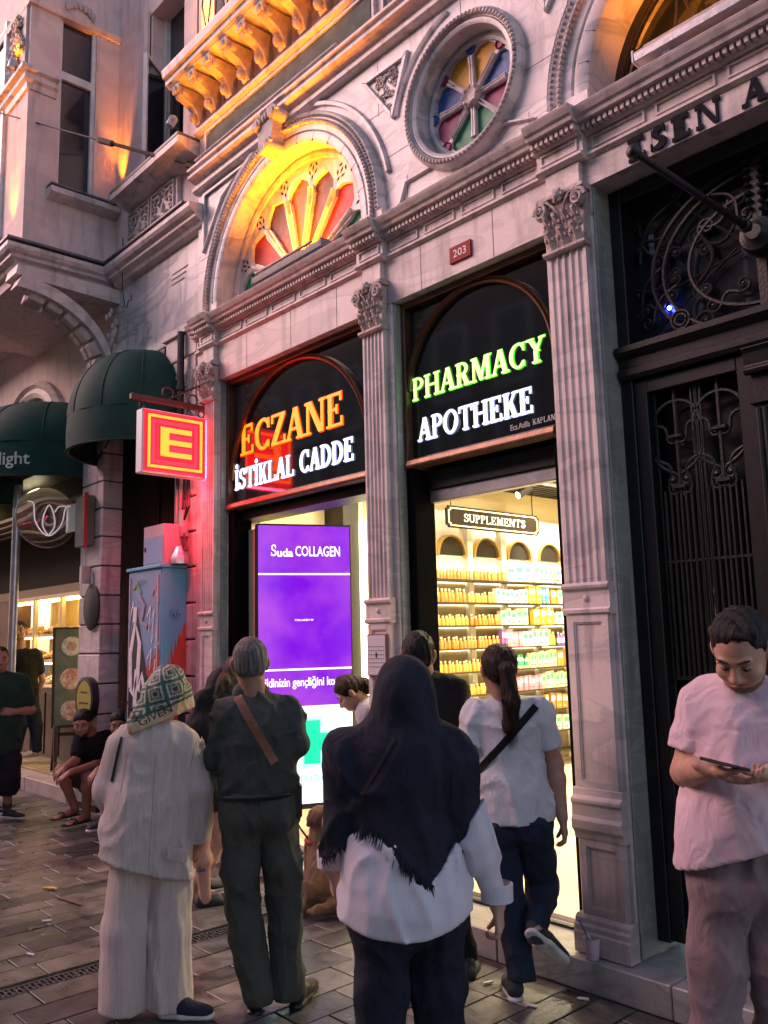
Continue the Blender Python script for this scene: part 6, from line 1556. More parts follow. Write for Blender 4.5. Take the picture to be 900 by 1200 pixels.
def hand(s, wr, d, nrm, thumb=1, sc=1., curl=(.35, .45, .5, .55), spread=.12, th=(.55, .4)):
    """wr wrist, d pointing along the hand, nrm out of the palm, thumb: side (+1 = d x nrm)"""
    d = A_(*d)/np.linalg.norm(d); n = A_(*nrm); n = n-d*(n@d); n /= np.linalg.norm(n); sd = np.cross(d, n)*thumb; wr = A_(*wr)
    s.cap(wr-d*.03*sc, wr+d*.012*sc, .026*sc, .026*sc, .012, (n, .72))
    for q, r in ((-.028, .013), (-.010, .0145), (.010, .0145), (.027, .0135)): s.cap(wr+d*.012*sc+sd*q*.55*sc, wr+d*.085*sc+sd*q*sc, .017*sc, r*sc, .010, (n, .85))
    s.ell(wr+d*.035*sc+sd*.026*sc+n*.008*sc, .019*sc, None, .012)
    for i, (q, L, r) in enumerate(((.029, .072, .0088), (.010, .080, .0092), (-.010, .075, .0088), (-.028, .060, .0078))):
        p = wr+d*(.088-.006*abs(i-1))*sc+sd*q*sc; a = curl[i]*.45; u = spread*(1.5-i)
        for j, f in enumerate((.45, .31, .24)):
            dr = (d*math.cos(a)+n*math.sin(a)); dr = dr+sd*u*.6*math.cos(a); dr /= np.linalg.norm(dr)
            p2 = p+dr*L*f*sc; s.cap(p, p2, r*(1-.08*j)*sc, r*(.92-.08*j)*sc, .004); p = p2; a += curl[i]*(1.25 if j == 0 else .8)
    p = wr+d*.022*sc+sd*.026*sc+n*.006*sc; a = th[0]
    for j, (L, r) in enumerate(((.040, .0125), (.032, .0105), (.025, .0092))):
        dr = d*math.cos(a)+sd*math.sin(a)*(1-.35*j)+n*(.25+th[1]*j*.8); dr /= np.linalg.norm(dr); p2 = p+dr*L*sc; s.cap(p, p2, r*sc, r*.92*sc, .006); p = p2; a -= th[1]*.6
    return s
def shoe(parent, heel, d, up=(0, 0, 1), L=.27, m=None, msole=None, name='shoe', lace=True, high=.075):
    """heel: ground contact under the heel; d: towards the toe"""
    d = A_(*d)/np.linalg.norm(d); u = A_(*up); u = u-d*(u@d); u /= np.linalg.norm(u); r = np.cross(d, u); h = A_(*heel)
    P_ = lambda a, b, c=0: h+d*a*L+r*b*L+u*c
    U = S(.007); U.cap(P_(.14, 0, .045), P_(.45, 0, .042), .036, .038, .02, (r, 1.0)); U.cap(P_(.45, 0, .04), P_(.80, .015, .028), .038, .030, .02, (u, .75)); U.cap(P_(.15, 0, .05), P_(.22, 0, high+.02), .036, .034, .02)
    U.cap(P_(.62, .0, .030), P_(.84, .015, .026), .043, .034, .02, (u, .62)); U.cut(-u, h+u*.018)
    o = soft('shoe', m, parent, U) if name == 'shoe' else soft(name, m, parent, U)
    B = S(.007); B.cap(P_(.13, 0, .008), P_(.45, .0, .008), .038, .036, .02, (u, .55)); B.cap(P_(.5, .0, .008), P_(.86, .012, .010), .042, .037, .02, (u, .5)); B.cut(-u, h+u*-.004)
    soft('sole', msole, o, B)
    return o
def hairfn(amp=.004, f=120, seed=1):
    r = np.random.RandomState(seed); a, b, c = r.rand(3)*6
    return lambda X, Y, Z: amp*(np.sin(X*f+2*np.sin(Z*30+a))*np.sin(Y*f+b)+.6*np.sin((X+Y)*f*.6+Z*35+c))
def skin_mat(name, c): return mat(name, c, .5, tuple(q*.82 for q in c), 35, .25, 260, pos=False, spec=.4, vcol=False)
SK1 = skin_mat('warm_skin', (.48, .26, .18)); SK2 = skin_mat('tanned_skin', (.36, .18, .115)); SK3 = skin_mat('fair_skin', (.58, .34, .26))
def hair_mat(name, c, c2=None): return mat(name, c, .58, c2 or tuple(q*.5 for q in c), 90, .8, 240, pos=False, stretch=(1, 1, .18), spec=.28)
H_BLK = hair_mat('black_hair', (.012, .009, .008)); H_BRN = hair_mat('dark_brown_hair', (.03, .014, .009), (.012, .006, .004)); H_GRY = hair_mat('grey_hair', (.16, .15, .15), (.045, .042, .042))
M_lip = mat('lip', (.32, .12, .10), .4, pos=False); M_eyew = mat('eye_white', (.6, .55, .52), .3, pos=False); M_eyeb = mat('eye_dark', (.015, .01, .008), .2, pos=False)
def cloth(name, c, c2=None, rough=.85, weave=420, b=.35, vs=9): return mat(name, c, rough, c2 or tuple(q*.82 for q in c), vs, b, weave, pos=False, sheen=.25 if max(c) > .2 else .0, spec=.3, wr=.5)
M_sole = mat('white_rubber', (.70, .68, .66), .5, (.5, .48, .45), 20); M_shoe = mat('black_shoe_fabric', (.018, .018, .022), .7, (.03, .03, .035), 60, .4, 300)
M_leather = mat('brown_leather', (.24, .085, .04), .5, (.16, .05, .025), 20, .3, 120, pos=False); M_blkleather = mat('black_leather', (.015, .014, .014), .4, pos=False)
def limb(s, a, b, c, r0, r1, r2, r3, k=.015):
    """two-bone limb with a muscle swell"""
    a, b, c = A_(*a), A_(*b), A_(*c)
    s.cap(a, a+(b-a)*.5, r0, (r0+r1)*.5*1.04, k); s.cap(a+(b-a)*.5, b, (r0+r1)*.5*1.04, r1, k)
    s.cap(b, b+(c-b)*.3, r1, r2, k); s.cap(b+(c-b)*.3, c, r2, r3, k); return s
def face_extra(par, w, R, brow=True, closed=False):
    """eyes, brows and beard as pieces of the head; w maps head coordinates"""
    for sg in (-1, 1):
        e = MB(); c = w(sg*.031, .0795, -.004); e.ball(tuple(c), .0085, 8, 6); e.build('eye', SK1 if closed else M_eyew, par, smooth=True, wc=False)
        e = MB(); e.tube([tuple(w(sg*.044, .082, -.006)), tuple(w(sg*.031, .0895, -.009)), tuple(w(sg*.019, .085, -.006))], [.0012, .0026, .0012], 6); e.build('eyelash', H_BLK, par, wc=False)
        if not closed: e = MB(); e.ball(tuple(c+R[1]*.0062), .0042, 8, 6); e.build('iris', M_eyeb, par, smooth=True, wc=False)
        e = MB(); e.tube([tuple(w(sg*.048, .080, .0245)), tuple(w(sg*.036, .0905, .029)), tuple(w(sg*.016, .095, .024))], [.0025, .005, .0035], 6)
        if brow: e.build('eyebrow', H_BLK, par, wc=False)
def person(label, G, rot, group=None):
    t = thing('person', label, 'person', G, rotz=rot); return t
# ================================================================== people and the dog
from mathutils.bvhtree import BVHTree
def mid(a, b, t=.5): return A_(*a)+(A_(*b)-A_(*a))*t
def torso(s, J, f, inf=0., w=(.165, .14, .165), fl=.62, top=.05, endf=.95):
    f = A_(*f); f = f/np.linalg.norm(f); C = mid(J['sL'], J['sR']); Hc = mid(J['hL'], J['hR'])
    s.cap(mid(J['sL'], J['sR'], .12), mid(J['sL'], J['sR'], .88), .070+inf, k=.04, fl=(f, .85))
    a = C+(Hc-C)*.16; b = C+(Hc-C)*.62; c = C+(Hc-C)*endf
    s.cap(a, b, w[0]+inf, w[1]+inf, .05, (f, fl)); s.cap(b, c, w[1]+inf, w[2]+inf, .05, (f, fl*1.08)); return s
def legs(s, J, r=(.088, .062, .058, .042), inf=0., hip=.0, f=(0, 1, 0)):
    s.cap(A_(*J['hL'])+A_(0, 0, .03), A_(*J['hR'])+A_(0, 0, .03), .086+inf+hip*.6, k=.04, fl=((0, 1, 0), 1.12))
    for q in 'LR': limb(s, J['h'+q], J['k'+q], J['a'+q], r[0]+inf, r[1]+inf, r[2]+inf, r[3]+inf, .03)
    return s
def trousers(t, m, J, r, inf=0., hip=0., cuts=(), fold=None, h=.0105, name='trousers', extra=None, short=None):
    fs = []
    for q in 'LR':
        s = S(h); a, k_, n_ = A_(*J['h'+q]), A_(*J['k'+q]), A_(*J['a'+q])
        if short and q in short: n_ = k_+(n_-k_)*short[q]
        limb(s, a, k_, n_, r[0]+inf, r[1]+inf, r[2]+inf, r[3]+inf, .03)
        if q == 'L':
            s.cap(A_(*J['hL'])+A_(0, 0, .03), A_(*J['hR'])+A_(0, 0, .03), .086+inf+hip*.6, k=.04, fl=((0, 1, 0), 1.12))
            if extra: extra(s)
        for c in cuts: s.cut(*c)
        s.fold = fold; fs.append(s)
    return soft(name, m, t, *fs)
def sleeves(J, r0, r1, to, fold, h=.0085):
    out = []
    for q in 'LR':
        s = S(h); a, b = A_(*J['s'+q]), A_(*J['e'+q]); d = b-a; s.cap(a-d*.1, a+d*(to+.1), r0, r1, .03); s.cut(d, a+d*to); s.fold = fold; out.append(s)
    return out
def body(t, skin, hc, R, J, f, sc=1., face=True, hands='', hh=.0045, ch=.011, armr=(.048, .038, .038, .026), **hk):
    """one continuous figure: head, neck, trunk, limbs; exposed hands and forearms are meshed finer"""
    s1 = S(.005 if face else .009); w = head(s1, hc, R, sc, face=face); C = mid(J['sL'], J['sR'])
    s1.cap(A_(*hc)-R[2]*.05*sc-R[1]*.02*sc, C+A_(0, 0, .02), .056*sc, .064*sc, .03)
    s2 = S(ch); torso(s2, J, f, -.01, (.135, .115, .095), endf=.80); s2.cap(C, C+A_(0, 0, .06), .06, .055, .03)
    legs(s2, J, (.066, .048, .050, .036), hip=-.06)
    for q in 'LR': limb(s2, J['s'+q], J['e'+q], J['w'+q], armr[0], armr[1], armr[2], armr[3])
    fs = [s1, s2]
    for q in hands:
        s3 = S(hh); e, wv = A_(*J['e'+q]), A_(*J['w'+q]); d = wv-e
        a = A_(*J['s'+q])*.35+e*.65 if J.get('bare') else e+d*.35
        if J.get('bare'): s3.cap(a, e, .044, .040, .015); s3.cap(e, e+d*.3, .040, .041, .02); s3.cap(e+d*.3, wv, .041, .027, .02, ((-d[1], d[0], 0.001), 1.0))
        else: s3.cap(a, wv, .036, .027, .02)
        hd = J.get('d'+q, tuple(d)); hand(s3, wv, hd, J['n'+q], J.get('t'+q, 1), J.get('hs', .95), **J.get('hk'+q, {}))
        fs.append(s3)
    o = soft('body', skin, t, *fs)
    return o, w
def cap_shoulder(s, J, q, r0, r1, to=1.0, k=.05):
    a, b = A_(*J['s'+q]), A_(*J['e'+q]); s.cap(a, a+(b-a)*to, r0, r1, k)
def strap(t, pts, w, th, m, name='strap', wc=False):
    k = MB(); k.tube(pts, w, 8, flat=th/w); return k.build(name, m, t, wc=False, smooth=50)
def surf_strap(t, surf, a, b, w, m, name, n=22, off=.004, dirn=(0, 1, 0), up=None):
    """band lying on a garment: sample points a->b are pushed onto its surface along dirn"""
    me = surf.data; bv = BVHTree.FromPolygons([v.co[:] for v in me.vertices], [p.vertices[:] for p in me.polygons]); D = Vector(dirn).normalized()
    a, b = Vector(a), Vector(b); sd_ = (b-a).cross(D).normalized(); v = []; 
    for i in range(n+1):
        for s_ in (-1, -.5, 0, .5, 1):
            p = a+(b-a)*i/n+sd_*s_*w/2; h = bv.ray_cast(p-D*.8, D)[0]
            if h is None: h = p
            v.append(h-D*off)
    v2 = [q+D*.005 for q in v]; f = []
    for i in range(n):
        for j in range(4): q = i*5+j; f += [(q, q+1, q+6, q+5), (q+len(v), q+5+len(v), q+6+len(v), q+1+len(v))]
    for i in range(n): f += [(i*5, i*5+5, i*5+5+len(v), i*5+len(v)), (i*5+4, i*5+4+len(v), i*5+9+len(v), i*5+9)]
    return MB().add(v+v2, f).build(name, m, t, wc=False, smooth=50)

# ---- woman in the pale linen suit
G, ROT = (-3.777, -1.644, 0.000), 1.0855
t = person('woman in pale linen suit and green patterned headscarf, seen from behind', G, ROT)
J = dict(sL=(-0.179, 0.020, 1.196), sR=(0.120, 0.000, 1.194), eL=(-0.234, 0.060, 0.982), eR=(0.180, -0.020, 0.967), wL=(-0.195, 0.200, 0.799), wR=(0.184, 0.020, 0.732), hL=(-0.102, 0.020, 0.751), hR=(0.051, 0.020, 0.739),
         kL=(-0.143, 0.000, 0.370), kR=(0.048, 0.000, 0.350), aL=(-0.145, 0.000, 0.075), aR=(0.059, -0.020, 0.072), nR=(-.8, .5, 0), tR=1, dR=(-.25, .1, -1), hkR=dict(curl=(.5, .6, .6, .6), th=(.3, .5)))
hc = (0.020, 0.020, 1.416)
body(t, SK2, hc, headframe((.2, 1, 0)), J, (0, 1, 0), face=False, hands='R')
M_linen = mat('pale_linen', (.62, .50, .455), .85, (.50, .40, .36), 85, .6, 300, pos=False, sheen=.2, spec=.3, wr=.6, stretch=(1, 1, .10), lo=.3, hi=.75)
trs = []
for qx in 'LR':
    h, kn, an = A_(*J['h'+qx]), A_(*J['k'+qx]), A_(*J['a'+qx]); tr = S(.0095)
    tr.cap(h, kn, .105, .104, .03, ((0, 1, 0), 1.0)); tr.cap(kn, A_(an[0], an[1], .0), .104, .110, .03, ((0, 1, 0), 1.05)); tr.cut((0, 0, -1), (0, 0, .035)); tr.fold = folds(.012, 14, 3 if qx == 'L' else 4, (1.2, 1.2, .22)); trs.append(tr)
soft('trousers', M_linen, t, *trs)
jk = S(.0095); C = mid(J['sL'], J['sR'])
jk.cap((-0.109, 0.000, 1.187), (0.069, 0.000, 1.193), .078, .078, .04, ((0, 1, 0), .85)); jk.cap((-0.027, 0.000, 1.132), (-0.051, 0.000, 0.884), .165, .185, .06, ((0, 1, 0), .68)); jk.cap((-0.051, 0.000, 0.884), (-0.069, 0.000, 0.584), .185, .232, .06, ((0, 1, 0), .72))
jk.cap(J['sL'], J['eL'], .062, .060, .045); jk.cap(J['eL'], J['wL'], .060, .054, .03); jk.cap(J['sR'], J['eR'], .060, .054, .035); jk.cap(J['eR'], A_(*J['wR'])+A_(0, 0, .0), .054, .054, .02)
jk.cap((-0.025, 0.010, 1.260), (-0.021, 0.000, 1.198), .062, .075, .03)
zl, zr = (-0.276, 0.000, 0.698), (0.149, 0.000, 0.572)
jk.fold = folds(.012, 14, 5, (1.2, 1.2, .5)); sl = (zr[2]-zl[2])/(zr[0]-zl[0])
wz = J['wR'][2]-.015; hx = J['hR'][0]
jk.cutf(lambda X, Y, Z: np.where((X > zr[0]-.015) & (Z < .95) & (Z > zl[2]-.1), (wz-Z)*.9, (zl[2]+(X-zl[0])*sl-Z)*.9)+0*Y)
JK = soft('jacket', M_linen, t, jk)
k = MB().box(-.048, .048, -.004, .004, -.028, .028); k.xf(Matrix.Translation(Vector((0.079, -0.185, 0.718))) @ Matrix.Rotation(rad(-22), 4, 'Z') @ Matrix.Rotation(rad(8), 4, 'Y')); k.build('pocket_flap', M_linen, t, bevel=.003, wc=False)
a = Vector((-0.028, 0.000, 1.167)); 
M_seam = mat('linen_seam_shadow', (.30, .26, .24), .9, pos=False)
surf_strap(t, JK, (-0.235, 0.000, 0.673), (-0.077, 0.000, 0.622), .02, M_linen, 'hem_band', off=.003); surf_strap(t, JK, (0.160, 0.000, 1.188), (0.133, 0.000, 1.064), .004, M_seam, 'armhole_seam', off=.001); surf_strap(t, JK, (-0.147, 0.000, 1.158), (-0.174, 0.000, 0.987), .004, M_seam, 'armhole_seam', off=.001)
surf_strap(t, JK, (-0.175, 0.000, 1.229), (-0.216, 0.000, 1.028), .012, M_blkleather, 'bag_strap', off=.006)
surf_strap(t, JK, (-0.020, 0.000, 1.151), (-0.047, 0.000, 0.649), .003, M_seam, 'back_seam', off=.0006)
# scarf: green squares on cream, cream border that falls to a point at the lower left
sc_ = S(.006); sc_.ell(hc, (.104, .12, .112), None, .02); sc_.ell((0.031, 0.010, 1.464), (.085, .10, .085), None, .03)
sc_.cap((0.004, 0.000, 1.366), (-0.033, -0.010, 1.286), .088, .088, .04, ((0, 1, 0), .9)); sc_.cap((-0.065, -0.020, 1.319), (-0.109, -0.075, 1.272), .065, .045, .04, ((0, 1, 0), .7)); sc_.cap((-0.018, -0.010, 1.277), (0.060, 0.000, 1.296), .07, .06, .03)
sc_.cap((0.091, 0.030, 1.412), (0.120, 0.030, 1.307), .055, .045, .03)
p0, p1, p2 = (-0.133, 0.000, 1.239), (0.068, 0.000, 1.312), (-0.158, 0.000, 1.330)
s1_ = (p1[2]-p0[2])/(p1[0]-p0[0]); 
sc_.cutf(lambda X, Y, Z: np.maximum((p0[2]+(X-p0[0])*s1_-Z)*.85, -1)+0*Y); sc_.fold = folds(.006, 22, 8)
hcv = A_(*hc)
def scarfcol(V):
    cream, green, dk, tan = A_(.50, .42, .31), A_(.010, .075, .052), A_(.01, .028, .022), A_(.54, .38, .24)
    ang = np.arctan2(V[:, 0]-hcv[0], -(V[:, 1]-hcv[1]))*.105; u = ang*.9+.25*(V[:, 2]-hcv[2]); v = (V[:, 2]-hcv[2])-.25*ang
    S_ = .082; a = np.abs((u/S_) % 1-.5)*2; b = np.abs((v/S_+.35) % 1-.5)*2; d = np.maximum(a, b)
    col = np.where((d > .80)[:, None], green, np.where((d > .62)[:, None], cream, np.where((d > .42)[:, None], green*1.2, np.where((d > .25)[:, None], cream*.75, dk))))
    edge = p0[2]+(V[:, 0]-p0[0])*s1_; e = V[:, 2]-edge
    col = np.where((e < .070)[:, None], green, col); col = np.where(((e < .056))[:, None], tan, col)
    return col
SC = soft('headscarf', mat('scarf_print', (1, 1, 1), .6, (.8, .8, .8), 30, .3, 300, pos=False, vcol=True), t, sc_, colf=scarfcol)
def drape_text(par, surf, txt, a, b, h, m, name='lettering', lift=.0025):
    me_o = text_mesh(txt, (0, 0, 0), (1, 0, 0), 1, 1, .0, m, None, name); me = me_o.data; n = len(me.vertices)
    co = np.empty(n*3, np.float32); me.vertices.foreach_get('co', co); co = co.reshape(-1, 3)
    bv = BVHTree.FromPolygons([v.co[:] for v in surf.data.vertices], [p.vertices[:] for p in surf.data.polygons]); a, b = Vector(a), Vector(b); dx_ = b-a; up = Vector((-dx_.z, 0, dx_.x)).normalized()
    for i in range(n):
        p = a+dx_*float(co[i, 0])+up*h*float(co[i, 2]); hit = bv.ray_cast(Vector((p.x, p.y-.5, p.z)), Vector((0, 1, 0)))[0]
        if hit is None: hit = p
        me.vertices[i].co = hit-Vector((0, lift, 0))
    me_o.parent = par; return me_o
M_ink = mat('black_print', (.02, .018, .016), .7, pos=False)
drape_text(SC, SC, 'GIVEN', (-0.091, 0.000, 1.276), (0.052, 0.000, 1.336), .032, M_ink)
drape_text(SC, SC, 'THY', (-0.151, 0.000, 1.357), (-0.119, 0.000, 1.285), .030, M_ink)
for (hx_, hy_, dx_, dy_) in ((198, 1181, .75, .45), (138, 1186, .1, 1)):
    pass
M_navy = cloth('navy_canvas', (.02, .028, .05), weave=300)
shoe(t, (0.007, -0.060, 0.015), (.86, -.35, 0), m=M_navy, msole=M_sole, L=.26); shoe(t, (-0.144, 0.020, 0.003), (-.1, 1, 0), m=M_navy, msole=M_sole, L=.25)

# ---- man in dark uniform clothes
G, ROT = (-3.427, -1.265, 0.000), 0.9656
t = person('grey haired man in dark olive shirt and trousers with brown shoulder strap, seen from behind', G, ROT)
J = dict(sL=(-0.208, 0.000, 1.310), sR=(0.087, 0.000, 1.299), eL=(-0.253, 0.050, 1.115), eR=(0.129, -0.020, 1.166), wL=(-0.069, 0.220, 1.012), wR=(0.014, 0.200, 1.031), hL=(-0.129, 0.000, 0.829), hR=(0.028, 0.000, 0.821),
         kL=(-0.134, 0.030, 0.447), kR=(0.065, 0.040, 0.439), aL=(-0.057, 0.000, 0.076), aR=(0.074, 0.020, 0.077), nR=(0, -1, 0))
hc = (-0.093, 0.000, 1.555); R = headframe((-.05, 1, .02))
bo, w = body(t, SK2, hc, R, J, (0, 1, 0), face=True, sc=1.02)
M_olive = cloth('dark_olive_twill', (.058, .066, .056), (.042, .048, .042), vs=6); M_olive2 = cloth('dark_olive_trousers', (.078, .080, .066), (.058, .06, .05), vs=6)
sh = S(.0095); torso(sh, J, (0, 1, 0), .018, (.175, .155, .155), .66); cap_shoulder(sh, J, 'L', .066, .055); cap_shoulder(sh, J, 'R', .068, .058)
sh.cap(J['eL'], J['wL'], .054, .045, .03); sh.cap(J['eR'], J['wR'], .057, .045, .03); sh.cap((-0.081, 0.000, 1.408), (-0.073, 0.000, 1.337), .062, .075, .03)
sh.fold = folds(.011, 17, 11, (1, 1, 1.1)); sh.cut((0, 0, -1), (0, 0, (-0.066, 0.000, 0.956)[2]))
SH = soft('shirt', M_olive, t, sh)
co_ = S(.006); co_.cap((-0.125, 0.000, 1.409), (-0.053, 0.000, 1.407), .052, .052, .02); co_.cut((0, 0, -1), (-0.089, 0.000, 1.384)); co_.cut((0, 0, 1), (-0.089, 0.000, 1.460)); soft('collar', M_olive, SH, co_)
trousers(t, M_olive2, J, (.090, .074, .074, .072), .004, .03, [((0, 0, 1), (0, 0, (-0.066, 0.000, 0.963)[2])), ((0, 0, -1), (0, 0, .04))], folds(.012, 15, 17, (1.2, 1.2, .6)), .0095, extra=lambda s: s.cap((-0.129, 0.000, 0.913), (0.012, 0.000, 0.906), .115, .115, .03, ((0, 1, 0), .88)))
bz = (-0.066, 0.000, 0.952)
k = MB().tube([(bz[0]+.168*math.cos(a*PI/16), bz[1]+.112*math.sin(a*PI/16), bz[2]) for a in range(32)], .020, 6, closed=True, flat=1); 
k.xf(Matrix.Translation((0, 0, 0))); k.build('belt', M_blkleather, t, wc=False, smooth=50)
surf_strap(t, SH, (-0.157, 0.000, 1.410), (0.021, 0.000, 1.098), .040, M_leather, 'shoulder_strap', off=.005)
k = MB().box(-.035, .035, -.03, .03, -.08, .08); k.xf(Matrix.Translation(Vector((0.111, -0.020, 0.912)))); k.build('belt_pouch', M_blkleather, t, bevel=.012, wc=False)
ha = S(.005); ha.ell(w(0, -.014, .024), (.0815, .102, .093), R.T.tolist(), .02); ha.ell(w(0, -.045, -.03), (.066, .062, .050), R.T.tolist(), .03); ha.fold = hairfn(.0025, 190)
ha.cut(R[1]*.8-R[2]*.35, w(0, .045, .0)); ha.cut(-R[2]*1.0, w(0, 0, -.066)); soft('hair', H_GRY, bo, ha)
shoe(t, (-0.075, -0.030, -0.007), (.05, 1, 0), m=M_blkleather, msole=M_blkleather, L=.28); shoe(t, (0.099, -0.020, 0.004), (.35, .9, 0), m=M_blkleather, msole=M_blkleather, L=.28)

# ---- person in black, bent towards the display
G, ROT = (-5.000, -0.661, 0.000), 1.0340
t = person('bare legged person in long black top bending towards the display, tattooed calf', G, ROT)
J = dict(sL=(-0.035, 0.000, 1.279), sR=(0.155, 0.100, 1.199), eL=(-0.006, 0.050, 0.947), eR=(0.228, 0.100, 0.930), wL=(0.101, 0.150, 0.792), wR=(0.256, 0.120, 0.761), hL=(-0.042, 0.000, 0.715), hR=(0.034, 0.050, 0.703),
         kL=(-0.040, 0.000, 0.400), kR=(0.068, 0.080, 0.375), aL=(-0.016, 0.000, 0.073), aR=(-0.097, 0.120, 0.057), nL=(0, 1, 0))
hc = (0.216, 0.250, 1.369); R = headframe((.8, .3, -.55))
bo, w = body(t, SK3, hc, R, J, (.5, 1, 0), face=False)
M_blkc = cloth('black_jersey', (.011, .011, .014), (.008, .008, .010), vs=8)
sh = S(.0105); sh.cap((0.098, 0.080, 1.314), (-0.023, 0.020, 1.071), .125, .135, .06); sh.cap((-0.023, 0.020, 1.071), (-0.015, 0.000, 0.687), .135, .105, .06); sh.cap((-0.015, 0.000, 0.714), (0.002, 0.000, 0.554), .100, .085, .04); cap_shoulder(sh, J, 'L', .07, .055); sh.cap((0.098, 0.100, 1.380), (0.200, 0.100, 1.292), .10, .09, .05)
sh.fold = folds(.007, 14, 31, (1, 1, .4)); sh.cut((0, 0, -1), (0, 0, (-0.003, 0.000, 0.576)[2])); soft('long_top', M_blkc, t, sh)
ha = S(.007); ha.ell(hc, (.10, .10, .10), None, .03); ha.cap((0.177, 0.100, 1.490), (0.097, 0.020, 1.384), .07, .05, .04); ha.cap((0.097, 0.000, 1.384), (0.031, -0.060, 1.270), .045, .02, .03); ha.fold = hairfn(.004, 110, 4); soft('hair', H_BRN, bo, ha)
cv = S(.006)
for qx in 'LR':
    kn, an = A_(*J['k'+qx]), A_(*J['a'+qx]); cv.cap(kn, kn+(an-kn)*.35, .050, .056, .03); cv.cap(kn+(an-kn)*.35, an, .056, .034, .03); cv.cap(an, an-A_(0, 0, .03), .034, .036, .02)
soft('calves', SK3, bo, cv)
tx = (-0.038, -0.052, 0.242); MB().add([(tx[0]-.028, tx[1], tx[2]-.02), (tx[0]+.03, tx[1], tx[2]-.018), (tx[0], tx[1]-.006, tx[2]+.04), (tx[0]-.028, tx[1]+.01, tx[2]-.02), (tx[0]+.03, tx[1]+.01, tx[2]-.018), (tx[0], tx[1]+.004, tx[2]+.04)], [(0, 1, 2), (5, 4, 3), (0, 3, 4, 1), (1, 4, 5, 2), (2, 5, 3, 0)]).build('tattoo', mat('blue_ink', (.07, .09, .19), .5, (.16, .13, .2), 60, pos=False), bo, wc=False)
shoe(t, (-0.079, 0.000, -0.024), (.9, .2, 0), m=M_shoe, msole=M_sole, L=.29, high=.11); shoe(t, (-0.114, 0.130, 0.035), (.8, .4, 0), m=M_shoe, msole=M_sole, L=.29, high=.11)

# ---- man in black T-shirt going in
G, ROT = (-3.163, -0.541, 0.000), 0.7962
t = person('dark haired man in black T-shirt walking into the shop behind the headscarf woman', G, ROT)
J = dict(sL=(-0.095, 0.000, 1.372), sR=(0.182, 0.000, 1.374), eL=(-0.129, 0.050, 1.122), eR=(0.201, 0.050, 1.115), wL=(-0.102, 0.120, 0.900), wR=(0.188, 0.120, 0.916), hL=(-0.050, 0.000, 0.857), hR=(0.087, 0.000, 0.855), kL=(-0.061, 0.050, 0.459), kR=(0.123, 0.100, 0.464), aL=(-0.072, 0.000, 0.098), aR=(0.198, 0.100, 0.080), nR=(0, 1, 0))
hc = (0.006, 0.000, 1.566); R = headframe((0, 1, 0)); bo, w = body(t, SK2, hc, R, J, (0, 1, 0), face=True)
sh = S(.011); torso(sh, J, (0, 1, 0), .015); cap_shoulder(sh, J, 'L', .070, .06, .7); cap_shoulder(sh, J, 'R', .070, .06, .7); sh.fold = folds(.006, 16, 41); soft('shirt', M_blkc, t, sh)
trousers(t, M_blkc, J, (.088, .07, .062, .055), .006, .02, [((0, 0, -1), (0, 0, .06))], folds(.008, 16, 42))
ha = S(.006); ha.ell(w(0, -.014, .024), (.0825, .103, .094), R.T.tolist(), .02); ha.ell(w(0, -.045, -.03), (.066, .062, .050), R.T.tolist(), .03); ha.fold = hairfn(.004, 170, 3); ha.cut(R[1]*.8-R[2]*.35, w(0, .045, .0)); ha.cut(-R[2], w(0, 0, -.066)); soft('hair', H_BLK, bo, ha)
shoe(t, (-0.074, -0.050, 0.012), (0, 1, 0), m=M_shoe, msole=M_shoe, L=.27); shoe(t, (0.197, 0.000, -0.033), (.2, 1, 0), m=M_shoe, msole=M_shoe, L=.27)

# ---- young woman in the white T-shirt, stepping up
G, ROT = (-2.722, -0.360, 0.000), 0.6933
t = person('young woman with ponytail in white T-shirt and jeans stepping onto the doorstep', G, ROT)
J = dict(sL=(-0.169, 0.000, 1.261), sR=(0.145, 0.000, 1.265), eL=(-0.210, -0.020, 1.044), eR=(0.203, 0.030, 1.035), wL=(-0.181, 0.140, 0.877), wR=(0.223, -0.020, 0.798), hL=(-0.094, 0.000, 0.726), hR=(0.083, 0.000, 0.739),
         kL=(-0.045, 0.050, 0.387), kR=(0.115, 0.200, 0.424), aL=(-0.003, 0.000, 0.096), aR=(0.075, -0.060, 0.310), nR=(-.9, .2, 0), tR=1, dR=(.12, .1, -1), hkR=dict(curl=(.5, .55, .6, .6), th=(.25, .4)), bare=1)
hc = (-0.044, 0.000, 1.491); R = headframe((-.28, 1, 0)); bo, w = body(t, SK1, hc, R, J, (-.1, 1, 0), face=True, hands='RL', hh=.005, armr=(.044, .036, .034, .024)) if False else body(t, SK1, hc, R, dict(J, nL=(0, 1, 0)), (-.1, 1, 0), face=True, hands='RL', hh=.005)
M_wt = cloth('white_cotton', (.66, .65, .67), (.58, .57, .60), weave=500, vs=5)
sh = S(.0085); torso(sh, J, (-.1, 1, 0), .016, (.155, .142, .160), .66); cap_shoulder(sh, J, 'L', .064, .058, .3); cap_shoulder(sh, J, 'R', .064, .058, .3); sh.cap((-0.039, 0.000, 1.332), (-0.029, 0.000, 1.280), .060, .08, .03)
sh.cap((0.005, 0.000, 0.871), (0.002, 0.000, 0.793), .178, .186, .05, ((0, 1, 0), .72))
sh.fold = folds(.011, 16, 51, (1, 1, .9)); b_ = (-0.003, 0.000, 0.777); sh.cut((.05, 0, -1), b_)
SH = soft('t_shirt', M_wt, t, sh, *sleeves(J, .066, .072, .66, folds(.007, 18, 53)))
M_jean = cloth('dark_denim', (.022, .034, .062), (.014, .022, .045), weave=350, vs=10, b=.5)
